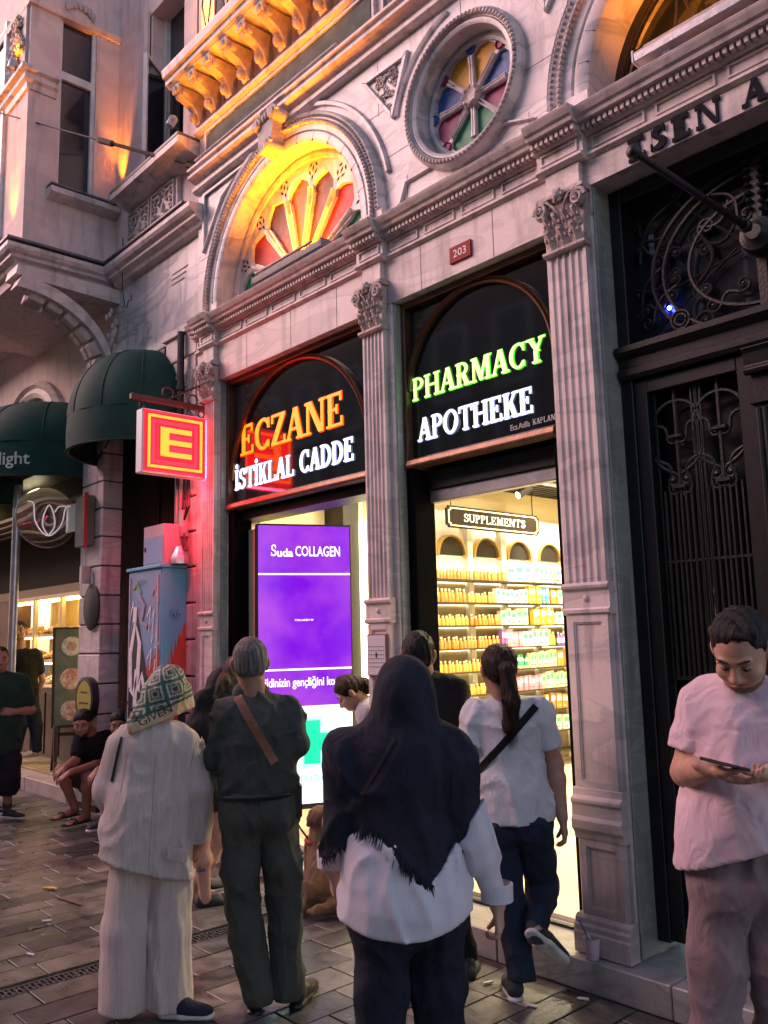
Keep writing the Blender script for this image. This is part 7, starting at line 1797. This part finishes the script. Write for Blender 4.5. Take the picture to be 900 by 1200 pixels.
JN = trousers(t, M_jean, J, (.092, .074, .068, .062), .004, .03, [((0, 0, -1), (0, 0, .075))], folds(.012, 16, 52, (1, 1, .8)), .009, 'jeans', short=dict(R=.80))
surf_strap(t, JN, (-0.083, 0.000, 0.692), (-0.079, 0.000, 0.607), .08, M_jean, 'back_pocket', off=.004)
surf_strap(t, JN, (0.077, 0.000, 0.700), (0.077, 0.000, 0.616), .08, M_jean, 'back_pocket', off=.004)
ha = S(.005); ha.ell(w(0, -.016, .026), (.086, .104, .094), R.T.tolist(), .02); ha.ell(w(0, -.06, -.02), (.062, .05, .06), R.T.tolist(), .03); ha.fold = hairfn(.0025, 200, 6); ha.cut(R[1]*.8-R[2]*.5, w(0, .050, .0))
pt = S(.005); A1 = w(.01, -.105, .0); pt.chain([A1+R[1]*.03, A1-A_(0, .012, .0), (0.010, -0.125, 1.341), (0.001, -0.115, 1.231), (-0.002, -0.105, 1.159)], [.026, .034, .040, .034, .006], .02); pt.fold = hairfn(.004, 230, 7)
H = soft('hair', H_BRN, bo, ha); soft('ponytail', H_BRN, H, pt)
k = MB(); hc_ = A_(*hc); random.seed(8); ctr = [A1, A_(*(0.010, -0.125, 1.341)), A_(*(0.001, -0.115, 1.231)), A_(*(-0.003, -0.105, 1.144))]
for i in range(90):
    a = random.uniform(0, 6.28); r_ = random.uniform(.6, 1.15); o2 = A_(math.cos(a), math.sin(a), 0); e_ = random.uniform(-.02, .02)
    k.tube([tuple(ctr[0]+o2*.026*r_), tuple(ctr[1]+o2*.040*r_), tuple(ctr[2]+o2*.036*r_+A_(e_*.4, 0, 0)), tuple(ctr[3]+o2*.012*r_+A_(e_, 0, random.uniform(-.03, .02)))], [.0012, .0012, .001, .0005], 3)
for i in range(70):
    a = random.uniform(-2.6, 2.6); b = random.uniform(-.2, 1.3); r_ = 1.02; P0 = w(.088*r_*math.sin(a)*math.cos(b), -.016-.106*r_*math.cos(a)*math.cos(b), .026+.096*r_*math.sin(b)); P1 = w(.092*math.sin(a*.5)*math.cos(b*.6), -.018-.112*math.cos(a*.5)*math.cos(b*.6), .026+.100*math.sin(b*.6))
    k.tube([tuple(P0), tuple((P0+P1)/2+(P0+P1-2*hc_)*.03), tuple(P1)], .0009, 3)
tag(k.build('loose_strands', H_BRN, H, wc=False), kind='stuff')
MB().tube([tuple(A1-A_(0, .004, 0)+A_(math.cos(a*.7)*.027, 0, math.sin(a*.7)*.027)) for a in range(9)], .008, 6, closed=True).build('hair_band', mat('pink_band', (.6, .2, .22), .7, pos=False), H, wc=False)
surf_strap(t, SH, (0.127, 0.000, 1.314), (-0.180, 0.000, 0.997), .034, cloth('black_webbing', (.015, .013, .015)), 'crossbody_strap', off=.006)
shoe(t, (-0.024, -0.060, -0.006), (-.18, 1, 0), m=M_shoe, msole=M_sole, L=.26)
shoe(t, (0.036, -0.100, 0.315), (.62, .30, -.62), up=(.25, .85, .45), m=M_shoe, msole=M_sole, L=.26)
an = A_(*J['aR']); MB().tube([tuple(an+A_(0, 0, .01)), tuple(an-A_(0, 0, .05))], [.04, .042], 12).build('sock', M_shoe, bo, wc=False, smooth=50)

# ---- woman in the navy headscarf, nearest
G, ROT = (-2.116, -1.671, 0.000), 0.8224
t = person('nearest woman in long fringed navy headscarf and pale striped blouse, seen from behind', G, ROT)
J = dict(sL=(-0.182, 0.000, 1.286), sR=(0.182, 0.000, 1.278), eL=(-0.210, 0.020, 1.054), eR=(0.242, -0.020, 1.000), wL=(-0.227, 0.140, 0.878), wR=(0.311, 0.020, 0.792), hL=(-0.066, 0.000, 0.742), hR=(0.108, 0.000, 0.738), kL=(-0.074, 0.000, 0.389), kR=(0.120, 0.050, 0.363), aL=(-0.071, -0.050, 0.077), aR=(0.116, 0.100, 0.027),
         nR=(-.9, .3, 0), tR=1, dR=(.08, .12, -1), nL=(.9, .2, 0), tL=-1, dL=(.05, .2, -1), hkR=dict(curl=(.55, .75, .9, 1.0), th=(.3, .5)), hkL=dict(curl=(.4, .5, .6, .6), th=(.3, .4)), hs=.88)
hc = (0.030, 0.000, 1.460); bo, w = body(t, SK3, hc, headframe((.1, 1, 0)), J, (.1, 1, 0), face=False, hands='RL', hh=.004)
M_bl = mat('pale_striped_cotton', (.60, .56, .62), .8, (.44, .43, .52), 6, .3, 400, pos=False, sheen=.2)
def stripes(m, sc, a, b):
    nt = m.node_tree; N = nt.nodes; L = nt.links; tc = N.new('ShaderNodeTexCoord'); wv = N.new('ShaderNodeTexWave'); wv.bands_direction = 'X'; wv.inputs['Scale'].default_value = sc; wv.inputs['Distortion'].default_value = 1.5; wv.inputs['Detail Scale'].default_value = .6
    L.new(tc.outputs['Object'], wv.inputs[0]); r = N.new('ShaderNodeMixRGB'); r.inputs[1].default_value = (*a, 1); r.inputs[2].default_value = (*b, 1); L.new(wv.outputs['Fac'], r.inputs[0]); L.new(r.outputs[0], N['Principled BSDF'].inputs['Base Color'])
stripes(M_bl, 55, (.50, .47, .54), (.64, .60, .65))
bl = S(.0085); torso(bl, J, (0, 1, 0), .01, (.155, .165, .185), .72); bl.cap((0.026, 0.000, 0.908), (0.012, 0.000, 0.804), .174, .186, .06, ((0, 1, 0), .74)); bl.cap((0.023, 0.000, 0.804), (0.002, 0.000, 0.625), .180, .12, .05, ((0, 1, 0), .95))
sl_ = []
for qx in 'LR':
    z_ = S(.0085); limb(z_, J['s'+qx], J['e'+qx], J['w'+qx], .060, .054, .050, .043, .03); z_.fold = folds(.010, 16, 65); z_.cut((0, 0, -1), (0, 0, J['w'+qx][2]+.012)); sl_.append(z_)
tipx, tipz = (0.110, -0.100, 0.867)[0::2]; lx, lz = (-0.243, 0.000, 0.956)[0::2]; rx, rz = (0.270, -0.040, 1.074)[0::2]; mx_, mz_ = (-0.094, -0.100, 1.069)[0::2]
def shz(X):
    return np.where(X < mx_, lz+(mz_-lz)*np.clip((X-lx)/(mx_-lx), -.3, 1), np.where(X < tipx, mz_+(tipz-mz_)*np.clip((X-mx_)/(tipx-mx_), 0, 1), tipz+(rz-tipz)*np.clip((X-tipx)/(rx-tipx), 0, 1.4)))
zc = (0.021, 0.000, 0.737)[2]; bl.fold = folds(.014, 13, 61, (1, 1, .8))
wR_, wL_ = J['wR'], J['wL']
bl.cutf(lambda X, Y, Z: (zc+.75*np.abs(X-.0)**2.2*2.0-Z)*.9+0*Y)
for z_ in sl_: z_.cutf(lambda X, Y, Z: np.minimum(Z-shz(X)-.05, .04)+0*Y)
bl.cutf(lambda X, Y, Z: np.minimum(Z-shz(X)-.05, .04)+0*Y)
BL = soft('blouse', M_bl, t, bl, *sl_)
for nm, wv in (('R', wR_), ('L', wL_)):
    k = MB().lathe([(.046, .0), (.052, .003), (.053, .055), (.047, .058)], (wv[0], wv[1], wv[2]+.01), 20); k.build('cuff', M_bl, BL, smooth=50, wc=False)
M_dn = cloth('dark_navy_denim', (.012, .016, .030), (.008, .011, .022), weave=350, vs=8)
trousers(t, M_dn, J, (.092, .070, .070, .060), .002, .035, [((0, 0, -1), (0, 0, .07))], folds(.010, 14, 62, (1, 1, .7)))
M_shawl = cloth('navy_shawl', (.012, .014, .026), (.009, .010, .020), weave=260, vs=7)
sw = S(.0085); sw.ell(hc, (.098, .125, .118), None, .03); sw.ell((0.031, -0.010, 1.496), (.088, .11, .095), None, .03); sw.cap((0.029, 0.000, 1.405), (0.015, 0.000, 1.314), .098, .115, .05, ((0, 1, 0), .92))
sw.cap((-0.113, 0.000, 1.249), (0.153, 0.000, 1.243), .098, .098, .06, ((0, 1, 0), .92)); sw.cap((0.013, 0.000, 1.255), (0.012, 0.000, 0.804), .152, .188, .07, ((0, 1, 0), .86)); sw.cap(J['sL'], (-0.182, 0.030, 0.931), .072, .076, .05); sw.cap(J['sR'], (0.216, -0.010, 1.024), .068, .064, .05); sw.cap((-0.135, 0.100, 1.050), (-0.166, 0.100, 0.941), .10, .08, .05)
def shawl_edge(X, Y, Z): return (shz(X)+.006*np.sin(X*60)-Z)*.75+0*Y
sw.cutf(shawl_edge); fo = folds(.013, 12, 63, (1.1, 1.1, .7), lambda X, Y, Z: np.clip((hc[2]-.03-Z)/.15, .12, 1)+0*X+0*Y); sw.fold = fo
SW = soft('fringed_shawl', M_shawl, t, sw)
bv = BVHTree.FromPolygons([v.co[:] for v in SW.data.vertices], [p.vertices[:] for p in SW.data.polygons]); fr = MB(); random.seed(4)
for i in range(330):
    x = lx+.0+(rx+.01-lx)*i/329; z = float(shz(np.array(x)))+.012; h = bv.ray_cast(Vector((x, -1, z)), Vector((0, 1, 0)))[0]
    if h is None: continue
    l = random.uniform(.025, .05); a = random.uniform(-.35, .35)
    fr.tube([(h.x, h.y+.002, h.z+.01), (h.x+a*l*.4, h.y-.003, h.z-l*.5), (h.x+a*l, h.y-.001, h.z-l)], [.0022, .0018, .0008], 4)
tag(fr.build('fringe', M_shawl, SW, wc=False), kind='stuff')
surf_strap(t, SW, (-0.007, 0.000, 1.337), (-0.115, 0.000, 1.163), .012, cloth('dark_brown_strap', (.03, .022, .022)), 'bag_strap', off=.003)
shoe(t, (-0.070, -0.100, 0.070), (0, 1, 0), m=M_shoe, msole=M_sole, L=.26); shoe(t, (0.113, 0.050, 0.018), (0, 1, 0), m=M_shoe, msole=M_sole, L=.26)

# ---- woman leaning out behind the middle pilaster
G, ROT = (-4.120, 0.620, 0.160), 0.7692
t = person('ponytailed woman in grey white top bowing her head beside the purple display', G, ROT)
J = dict(sL=(-0.489, -0.080, 0.981), sR=(-0.463, 0.120, 1.009), eL=(-0.470, -0.100, 0.722), eR=(-0.412, 0.150, 0.716), wL=(-0.542, -0.100, 0.559), wR=(-0.472, 0.100, 0.526), hL=(-0.242, -0.070, 0.604), hR=(-0.237, 0.100, 0.579), kL=(-0.272, -0.060, 0.169), kR=(-0.262, 0.100, 0.133), aL=(-0.311, -0.060, -0.229), aR=(-0.308, 0.100, -0.276))
hc = (-0.627, 0.000, 1.124); R = headframe((-.72, -.12, -.62), (-.7, 0, .7)); bo, w = body(t, SK3, hc, R, J, (-.6, 0, -.5), face=True, sc=.93, ch=.012)
M_gt = cloth('grey_white_top', (.55, .52, .55), (.45, .42, .46)); sh = S(.011); torso(sh, J, (-.7, 0, -.7), .018); cap_shoulder(sh, J, 'L', .068, .058); cap_shoulder(sh, J, 'R', .068, .058); sh.fold = folds(.006, 18, 71); soft('top', M_gt, t, sh)
tr = S(.012); legs(tr, J, (.085, .065, .06, .05), .004, .02); soft('trousers', M_blkc, t, tr)
ha = S(.005); ha.ell(w(0, -.014, .030), (.083, .103, .092), R.T.tolist(), .02); ha.ell(w(0, -.01, .11), (.035, .04, .035), R.T.tolist(), .02); ha.cap(w(0, -.07, .05), w(0, -.13, -.05), .04, .045, .03); ha.cap(w(0, -.12, -.03), (-0.497, 0.000, 1.144), .04, .03, .03); ha.fold = hairfn(.0025, 200, 9)
ha.cut(R[1]*.86-R[2]*.5, w(0, .048, .012)); ha.cap(w(.06, .03, .0), w(.068, .05, -.10), .008, .004, .01)
H = soft('hair', H_BRN, bo, ha); MB().tube([tuple(w(.015, -.01, .105)), tuple(w(.03, .0, .10))], .007, 6).build('hair_clip', mat('pink_band', (.6, .2, .22)), H, wc=False)
face_extra(bo, lambda x, y, z: w(x, y, z), R)

# ---- man with the phone
G, ROT = (-1.376, -1.007, 0.000), 0.4821
t = person('man in pale pink T-shirt and mauve trousers looking down at phone by dark door', G, ROT)
J = dict(sL=(-0.012, 0.020, 1.401), sR=(0.241, 0.000, 1.409), eL=(-0.078, 0.000, 1.203), eR=(0.270, -0.020, 1.216), wL=(-0.001, -0.250, 1.253), wR=(0.162, -0.240, 1.244), hL=(0.001, 0.000, 0.848), hR=(0.147, 0.000, 0.859), kL=(-0.046, -0.030, 0.450), kR=(0.139, 0.030, 0.449), aL=(-0.078, 0.000, 0.032), aR=(0.110, 0.100, 0.034),
         nL=(.35, -.15, .92), tL=1, dL=(.93, -.22, -.25), nR=(-.5, -.1, .85), tR=-1, dR=(-.9, -.2, -.18), hkL=dict(curl=(.55, .6, .65, .7), th=(.75, .35)), hkR=dict(curl=(.35, .4, .45, .5), th=(.65, .2)), bare=1, hs=1.0)
hc = (0.112, -0.100, 1.591); R = headframe((-.26, -.74, -.66), (-.05, -.3, 1)); bo, w = body(t, SK1, hc, R, J, (-.1, -1, 0), face=True, sc=1.0, hands='LR', hh=.0035, armr=(.052, .044, .044, .030))
M_pk = cloth('pale_pink_cotton', (.72, .52, .57), (.66, .46, .52), weave=500, vs=4)
sh = S(.008); torso(sh, J, (0, -1, 0), .018, (.170, .168, .165), .74); cap_shoulder(sh, J, 'L', .074, .066, .3); cap_shoulder(sh, J, 'R', .074, .066, .3); sh.cap((0.109, 0.030, 1.422), (0.106, 0.010, 1.392), .066, .09, .03); sh.cap((0.085, 0.000, 1.004), (0.079, 0.000, 0.879), .182, .186, .05, ((0, 1, 0), .72))
sh.ell((0.087, -0.045, 1.126), (.13, .105, .15), None, .06)
sh.fold = folds(.010, 14, 81, (1, 1, .9)); b_ = (0.010, 0.000, 0.957); sh.cut((.34, 0, -1), b_)
soft('t_shirt', M_pk, t, sh, *sleeves(J, .072, .076, .70, folds(.008, 16, 83), .008))
M_mv = cloth('mauve_trouser_cloth', (.27, .185, .185), (.21, .14, .145), weave=350, vs=6)
trousers(t, M_mv, J, (.094, .072, .064, .058), .002, .03, [((0, 0, -1), (0, 0, .06))], folds(.012, 14, 82, (1, 1, 1.0)), .0095)
ha = S(.0045); ha.ell(w(0, -.022, .030), (.083, .098, .090), R.T.tolist(), .02); ha.ell(w(0, .018, .082), (.062, .045, .030), R.T.tolist(), .02); ha.cap(w(-.05, -.055, -.045), w(.05, -.055, -.045), .034, .034, .03); ha.fold = hairfn(.004, 170, 3)
hp, hn = w(0, .050, .060), (R[1]*.80-R[2]*.50)/np.linalg.norm(R[1]*.80-R[2]*.50); ha.cutf(lambda X, Y, Z: (X-hp[0])*hn[0]+(Y-hp[1])*hn[1]+(Z-hp[2])*hn[2]+.004*np.sin(X*160)+.006*np.cos((X-hc[0])*48)*np.sign(1)+.003*np.sin(X*390+1)); ha.cut(-R[2], w(0, 0, -.075)); soft('hair', H_BLK, bo, ha)
be = S(.0045); head(be, hc, R, 1.0, face=False); be.p[0] = be.p[1]; be.cut(R[2]-R[1]*.0, w(0, 0, -.072)); be.cut(-R[1], w(0, .015, 0)); be.fold = hairfn(.001, 300, 2)
soft('stubble', mat('stubble_skin', (.20, .11, .08), .7, (.12, .07, .05), 120, .4, 300, pos=False), bo, be); face_extra(bo, w, R, closed=True)
k = MB(); k.tube([tuple(w(-.022, .0965, -.0655)), tuple(w(0, .100, -.065)), tuple(w(.022, .0965, -.0655))], [.003, .0052, .003], 6); k.build('lips', M_lip, bo, wc=False, smooth=True)
p = Vector((0.037, -0.330, 1.256))+Vector((0, 0, .022)); k = MB().box(-.062, .062, -.032, .032, -.0045, .0045); Mp = Matrix.Translation(p) @ Matrix.Rotation(rad(-38), 4, 'Z') @ Matrix.Rotation(rad(6), 4, 'Y') @ Matrix.Rotation(rad(-14), 4, 'X')
ph_ = thing('mobile_phone', 'dark mobile phone held level in both hands by the man in pink', 'phone', G, rotz=ROT); k.xf(Mp); k.build('case', M_black, ph_, bevel=.003, wc=False)
k = MB().box(-.058, .058, -.028, .028, .0046, .0052); k.xf(Mp); k.build('screen', mat('phone_screen', (.02, .03, .03), .1, emit=(.12, .16, .15), es=.15), ph_, wc=False)

# ---- bearded man leaning by the counter
G, ROT = (-11.698, 0.636, 0.200), 1.2206
t = person('bearded young man in black T-shirt and jeans standing by the glass pastry display', G, ROT)
J = dict(sL=(-0.325, 0.000, 1.322), sR=(0.050, 0.000, 1.333), eL=(-0.355, 0.050, 0.990), eR=(0.145, 0.060, 1.002), wL=(-0.220, -0.100, 0.750), wR=(0.049, 0.150, 0.722), hL=(-0.160, 0.000, 0.741), hR=(0.007, 0.000, 0.733), kL=(-0.107, -0.050, 0.436), kR=(0.079, 0.000, 0.420), aL=(-0.139, 0.050, 0.124), aR=(0.100, -0.030, 0.094))
hc = (-0.161, 0.000, 1.664); R = headframe((-.15, -1, -.05)); bo, w = body(t, SK1, hc, R, J, (0, -1, 0), face=True, sc=1.08, ch=.015)
sh = S(.014); torso(sh, J, (0, -1, 0), .02, (.18, .16, .17), .7); cap_shoulder(sh, J, 'L', .08, .07, .6); cap_shoulder(sh, J, 'R', .08, .07, .6); sh.fold = folds(.006, 15, 91); soft('t_shirt', M_blkc, t, sh)
tr = S(.014); legs(tr, J, (.095, .08, .07, .06), .004, .02); tr.cut((0, 0, -1), (0, 0, .08)); soft('jeans', M_jean, t, tr)
ha = S(.008); ha.ell(w(0, -.018, .038), (.086, .10, .092), R.T.tolist(), .02); ha.cut(R[1]*.8-R[2]*.5, w(0, .05, .03)); ha.fold = hairfn(.005, 120); soft('hair', H_BLK, bo, ha)
be = S(.006); be.ell(w(0, .040, -.074), (.060, .057, .046), R.T.tolist(), .02); be.cut(R[2], w(0, 0, -.056)); soft('beard', H_BLK, bo, be); face_extra(bo, w, R)
M_ws = cloth('white_trainer', (.65, .63, .62)); shoe(t, (0.134, 0.000, 0.023), (-1, -.3, 0), m=M_ws, msole=M_sole, L=.30); shoe(t, (-0.137, 0.100, 0.053), (-.8, -.6, 0), m=M_ws, msole=M_sole, L=.30)

# ---- man in the green T-shirt at the left edge
G, ROT = (-8.875, -0.578, 0.000), 1.2390
t = person('man in dark green T-shirt and long black shorts walking in at the left edge', G, ROT)
J = dict(sL=(-0.293, 0.000, 1.313), sR=(0.092, 0.000, 1.297), eL=(-0.355, 0.020, 0.973), eR=(0.181, 0.040, 1.023), wL=(-0.240, -0.120, 0.832), wR=(0.032, -0.140, 1.027), hL=(-0.194, 0.000, 0.722), hR=(-0.011, 0.000, 0.709), kL=(-0.195, -0.050, 0.407), kR=(0.001, -0.050, 0.391), aL=(-0.171, 0.020, 0.125), aR=(-0.004, 0.000, 0.112), bare=1, nR=(-.3, 1, 0), dR=(-1, -.2, .1), nL=(.3, 1, 0), tR=1)
hc = (-0.118, 0.000, 1.538); R = headframe((.1, -1, -.1)); bo, w = body(t, SK2, hc, R, J, (0, -1, 0), face=True, sc=1.03, hands='R', hh=.006)
M_gn = cloth('dark_green_cotton', (.012, .045, .028), (.008, .032, .02)); sh = S(.012); torso(sh, J, (0, -1, 0), .022, (.18, .175, .175), .74); cap_shoulder(sh, J, 'L', .082, .074, .66); cap_shoulder(sh, J, 'R', .082, .074, .66); sh.cap((-0.106, 0.000, 0.813), (-0.101, 0.000, 0.683), .19, .19, .04, ((0, 1, 0), .75)); sh.fold = folds(.007, 15, 95); sh.cut((0, 0, -1), (-0.084, 0.000, 0.617)); soft('t_shirt', M_gn, t, sh)
tr = S(.012); legs(tr, J, (.11, .105, .10, .06), .0, .04); tr.cut((0, 0, -1), (-0.069, 0.000, 0.230)); tr.fold = folds(.009, 15, 96); soft('shorts', M_blkc, t, tr)
ha = S(.008); ha.ell(w(0, -.020, .034), (.083, .098, .088), R.T.tolist(), .02); ha.cut(R[1]*.8-R[2]*.5, w(0, .05, .035)); ha.fold = hairfn(.003, 150); soft('hair', H_BRN, bo, ha); face_extra(bo, w, R)
for qx in 'LR':
    an = A_(*J['a'+qx]); MB().tube([tuple(an+A_(0, 0, .06)), tuple(an-A_(0, 0, .05))], [.046, .043], 12).build('sock', M_shoe, bo, wc=False, smooth=50)
shoe(t, (-0.046, 0.020, 0.017), (.75, -.7, 0), m=M_shoe, msole=M_sole, L=.29); shoe(t, (-0.200, 0.050, 0.075), (.5, -.8, 0), m=M_shoe, msole=M_sole, L=.29)

# ---- the two sitting on the kerb
def sitter(label, J, hc, R, top, seed, shorts=M_blkc, beard=True):
    t = person(label, G, ROT); bo, w = body(t, SK2, hc, R, J, (-.4, -1, 0), face=True, hands='LR', hh=.006, ch=.012)
    sh = S(.011); torso(sh, J, (-.3, -1, 0), .018, (.17, .155, .15), .74); cap_shoulder(sh, J, 'L', .078, .068, .6); cap_shoulder(sh, J, 'R', .078, .068, .6); sh.fold = folds(.006, 16, seed); soft('t_shirt', top, t, sh)
    tr = S(.011)
    tr.cap(J['hL'], J['hR'], .12, .12, .04)
    for qx in 'LR': a, b = A_(*J['h'+qx]), A_(*J['k'+qx]); tr.cap(a, a+(b-a)*.8, .098, .086, .03)
    tr.fold = folds(.006, 16, seed+1); soft('shorts', shorts, t, tr)
    ha = S(.007); ha.ell(w(0, -.018, .038), (.084, .10, .088), R.T.tolist(), .02); ha.cut(R[1]*.8-R[2]*.5, w(0, .062, .030)); ha.fold = hairfn(.003, 140); soft('hair', H_BLK, bo, ha)
    if beard: be = S(.006); be.ell(w(0, .040, -.074), (.058, .056, .044), R.T.tolist(), .02); be.cut(R[2], w(0, 0, -.058)); soft('beard', H_BLK, bo, be)
    face_extra(bo, w, R); return t, bo
G, ROT = (-7.991, -0.206, 0.000), 1.1654
J = dict(sL=(-0.027, 0.020, 0.766), sR=(0.218, 0.100, 0.759), eL=(-0.074, -0.060, 0.593), eR=(0.189, -0.020, 0.562), wL=(-0.159, -0.200, 0.564), wR=(-0.113, -0.300, 0.529), hL=(0.067, 0.220, 0.343), hR=(0.208, 0.260, 0.311), kL=(-0.196, -0.120, 0.526), kR=(0.033, -0.140, 0.474), aL=(-0.063, -0.020, 0.160), aR=(0.035, -0.060, 0.106), bare=1, nL=(0, .2, -1), nR=(.2, .3, -1), dL=(-.7, -.4, -.5), dR=(-.8, -.3, -.5), tR=-1)
t, bo = sitter('bearded man in black T-shirt and sandals sitting on the kerb with arms on his knees', J, (-0.016, -0.080, 0.938), headframe((-.25, -1, -.28)), M_blkc, 101, cloth('grey_shorts', (.09, .08, .075)))
M_sand = mat('black_sandal', (.015, .013, .013), .5, pos=False)
for hx in ((-0.062, 0.020, 0.093), (0.044, -0.030, 0.039)):
    sk = S(.006); h = A_(*hx); d = A_(-.75, -.6, 0); d /= np.linalg.norm(d); sk.cap(h+A_(0, 0, .05), h+d*.10+A_(0, 0, .04), .036, .032, .02); sk.cap(h+d*.10+A_(0, 0, .035), h+d*.20+A_(0, 0, .025), .036, .022, .02, ((0, 0, 1), .6))
    for i in range(5): e = h+d*.19+A_(-d[1], d[0], 0)*(.034-.016*i); sk.cap(e+A_(0, 0, .022), e+d*(.04-.006*abs(i-1))+A_(0, 0, .018), .0095, .008, .006)
    soft('foot', SK2, bo, sk)
    k = MB().tube([tuple(h-d*.04+A_(0, 0, .008)), tuple(h+d*.10+A_(0, 0, .008)), tuple(h+d*.25+A_(0, 0, .008))], [.036, .044, .042], 10, flat=.25)
    for u in (.02, .15): c_ = h+d*u; n_ = A_(-d[1], d[0], 0); k.tube([tuple(c_+n_*.042*math.cos(a*PI/6)+A_(0, 0, .015+.062*math.sin(a*PI/6)*(1 if u < .1 else .75))) for a in range(7)], .010, 6)
    k.build('sandal', M_sand, t, wc=False, smooth=50)
G, ROT = (-7.503, -0.102, 0.000), 1.1306
J = dict(sL=(-0.031, 0.100, 0.751), sR=(0.211, 0.160, 0.731), eL=(-0.070, 0.000, 0.571), eR=(0.196, 0.020, 0.551), wL=(-0.167, -0.200, 0.567), wR=(0.019, -0.200, 0.519), hL=(0.067, 0.260, 0.344), hR=(0.205, 0.300, 0.328), kL=(-0.139, -0.120, 0.489), kR=(0.078, -0.100, 0.457), aL=(-0.061, -0.050, 0.160), aR=(0.100, -0.020, 0.105), bare=1, nL=(0, .2, -1), nR=(.2, .3, -1), dL=(-.6, -.5, -.6), dR=(-.6, -.5, -.6), tR=-1)
t, bo = sitter('person in dark clothes sitting on the kerb, mostly hidden behind the linen jacket', J, (0.010, 0.050, 0.936), headframe((-.2, -1, -.2)), M_blkc, 111, M_blkc, False)
shoe(t, (-0.044, -0.050, 0.064), (-.7, -.7, 0), m=M_shoe, msole=M_sole, L=.28); shoe(t, (0.101, -0.020, 0.017), (-.7, -.7, 0), m=M_shoe, msole=M_sole, L=.28)

# ---- the dog
G, ROT = (-4.394, -0.187, 0.000), 0.9053
t = thing('dog', 'tan dog with red collar sitting on the pavers beside the uniformed man', 'dog', G, rotz=ROT)
M_fur = mat('tan_fur', (.30, .155, .055), .8, (.17, .085, .035), 14, .9, 170, pos=False, sheen=.3)
d_ = S(.008); d_.ell((0.008, 0.050, 0.141), (.135, .17, .13), None, .05); d_.cap((-0.002, 0.080, 0.210), (-0.022, 0.200, 0.338), .115, .09, .06); d_.cap((-0.022, 0.200, 0.328), (-0.037, 0.220, 0.430), .075, .062, .04)
d_.ell((-0.030, 0.220, 0.515), (.068, .085, .066), None, .03); d_.cap((-0.042, 0.260, 0.507), (-0.094, 0.360, 0.468), .042, .028, .03); 
for sx, px in ((-1, 366), (1, 386)): d_.cap((0.020, 0.200, 0.538) if sx > 0 else (-0.080, 0.200, 0.542), (0.051, 0.180, 0.456) if sx > 0 else (-0.108, 0.180, 0.473), .026, .018, .012, ((0, 1, 0), .5))
for sx in (-1, 1):
    hx = (-0.088, 0.020, 0.128) if sx < 0 else (0.097, 0.020, 0.110); d_.ell(hx, (.065, .12, .085), None, .03)                    # thigh
    ft = (-0.115, -0.020, 0.011) if sx < 0 else (0.105, -0.020, -0.009); d_.cap((hx[0], hx[1]-.05, .07), (ft[0], ft[1]-.02, .03), .036, .030, .03); d_.cap((ft[0], ft[1]-.02, .026), (ft[0], ft[1]+.12, .024), .030, .028, .02)
    for i in (-1, 0, 1): d_.cap((ft[0]+i*.016, ft[1]+.12, .022), (ft[0]+i*.018, ft[1]+.145, .018), .012, .010, .006)
    fx = (-0.051, 0.280, 0.268)[0]-.0+sx*.05; d_.cap((fx, .28, .32), (fx, .30, .16), .042, .034, .03); d_.cap((fx, .30, .16), (fx, .29, .03), .032, .027, .02); d_.cap((fx, .29, .024), (fx, .35, .02), .029, .024, .015)
d_.chain([(0.022, -0.050, 0.083), (0.052, -0.140, 0.058), (-0.051, -0.200, 0.057), (-0.102, -0.180, 0.048)], [.045, .034, .028, .014], .02)
fn = hairfn(.004, 90, 12); d_.fold = fn
DG = soft('body', M_fur, t, d_)
k = MB(); c_ = Vector((-0.032, 0.205, 0.369)); k.tube([tuple(c_+Vector((.085*math.cos(a*PI/9), .085*math.sin(a*PI/9), .012*math.sin(a*PI/9)))) for a in range(18)], .019, 6, closed=True); k.build('collar', mat('red_webbing', (.42, .03, .03), .6, pos=False), t, smooth=True, wc=False)
k = MB(); k.tube([(-0.108, 0.150, 0.390), (-0.149, 0.050, 0.470), (-0.175, -0.100, 0.553), (-0.182, -0.350, 0.661)], .006, 6); k.build('leash', M_blkleather, t, wc=False)

# ---- paper cup with a straw on the doorstep
t = thing('paper_cup', 'crumpled pink white paper cup with a blue straw on the step by the right pilaster', 'cup', (-2.52, -.075, .136))
c = (-2.525, -.072, .137)
MB().lathe([(0, .002), (.027, .0), (.029, .004), (.039, .092), (.041, .096), (.037, .094), (.027, .01), (0, .008)], c, 20).build('cup', mat('cup_paper', (.66, .55, .60), .55, (.5, .35, .42), 12, .5, 40), t, smooth=35)
MB().tube([(c[0]+.01, c[1], c[2]+.01), (c[0]-.03, c[1]-.01, c[2]+.12), (c[0]-.055, c[1]-.015, c[2]+.165)], .0038, 8).build('straw', mat('blue_straw', (.03, .08, .26), .4), t)
MB().lathe([(0, .02), (.030, .02), (.030, .0205), (0, .0205)], c, 16).build('drink_residue', mat('red_drink', (.4, .05, .08), .2), t)
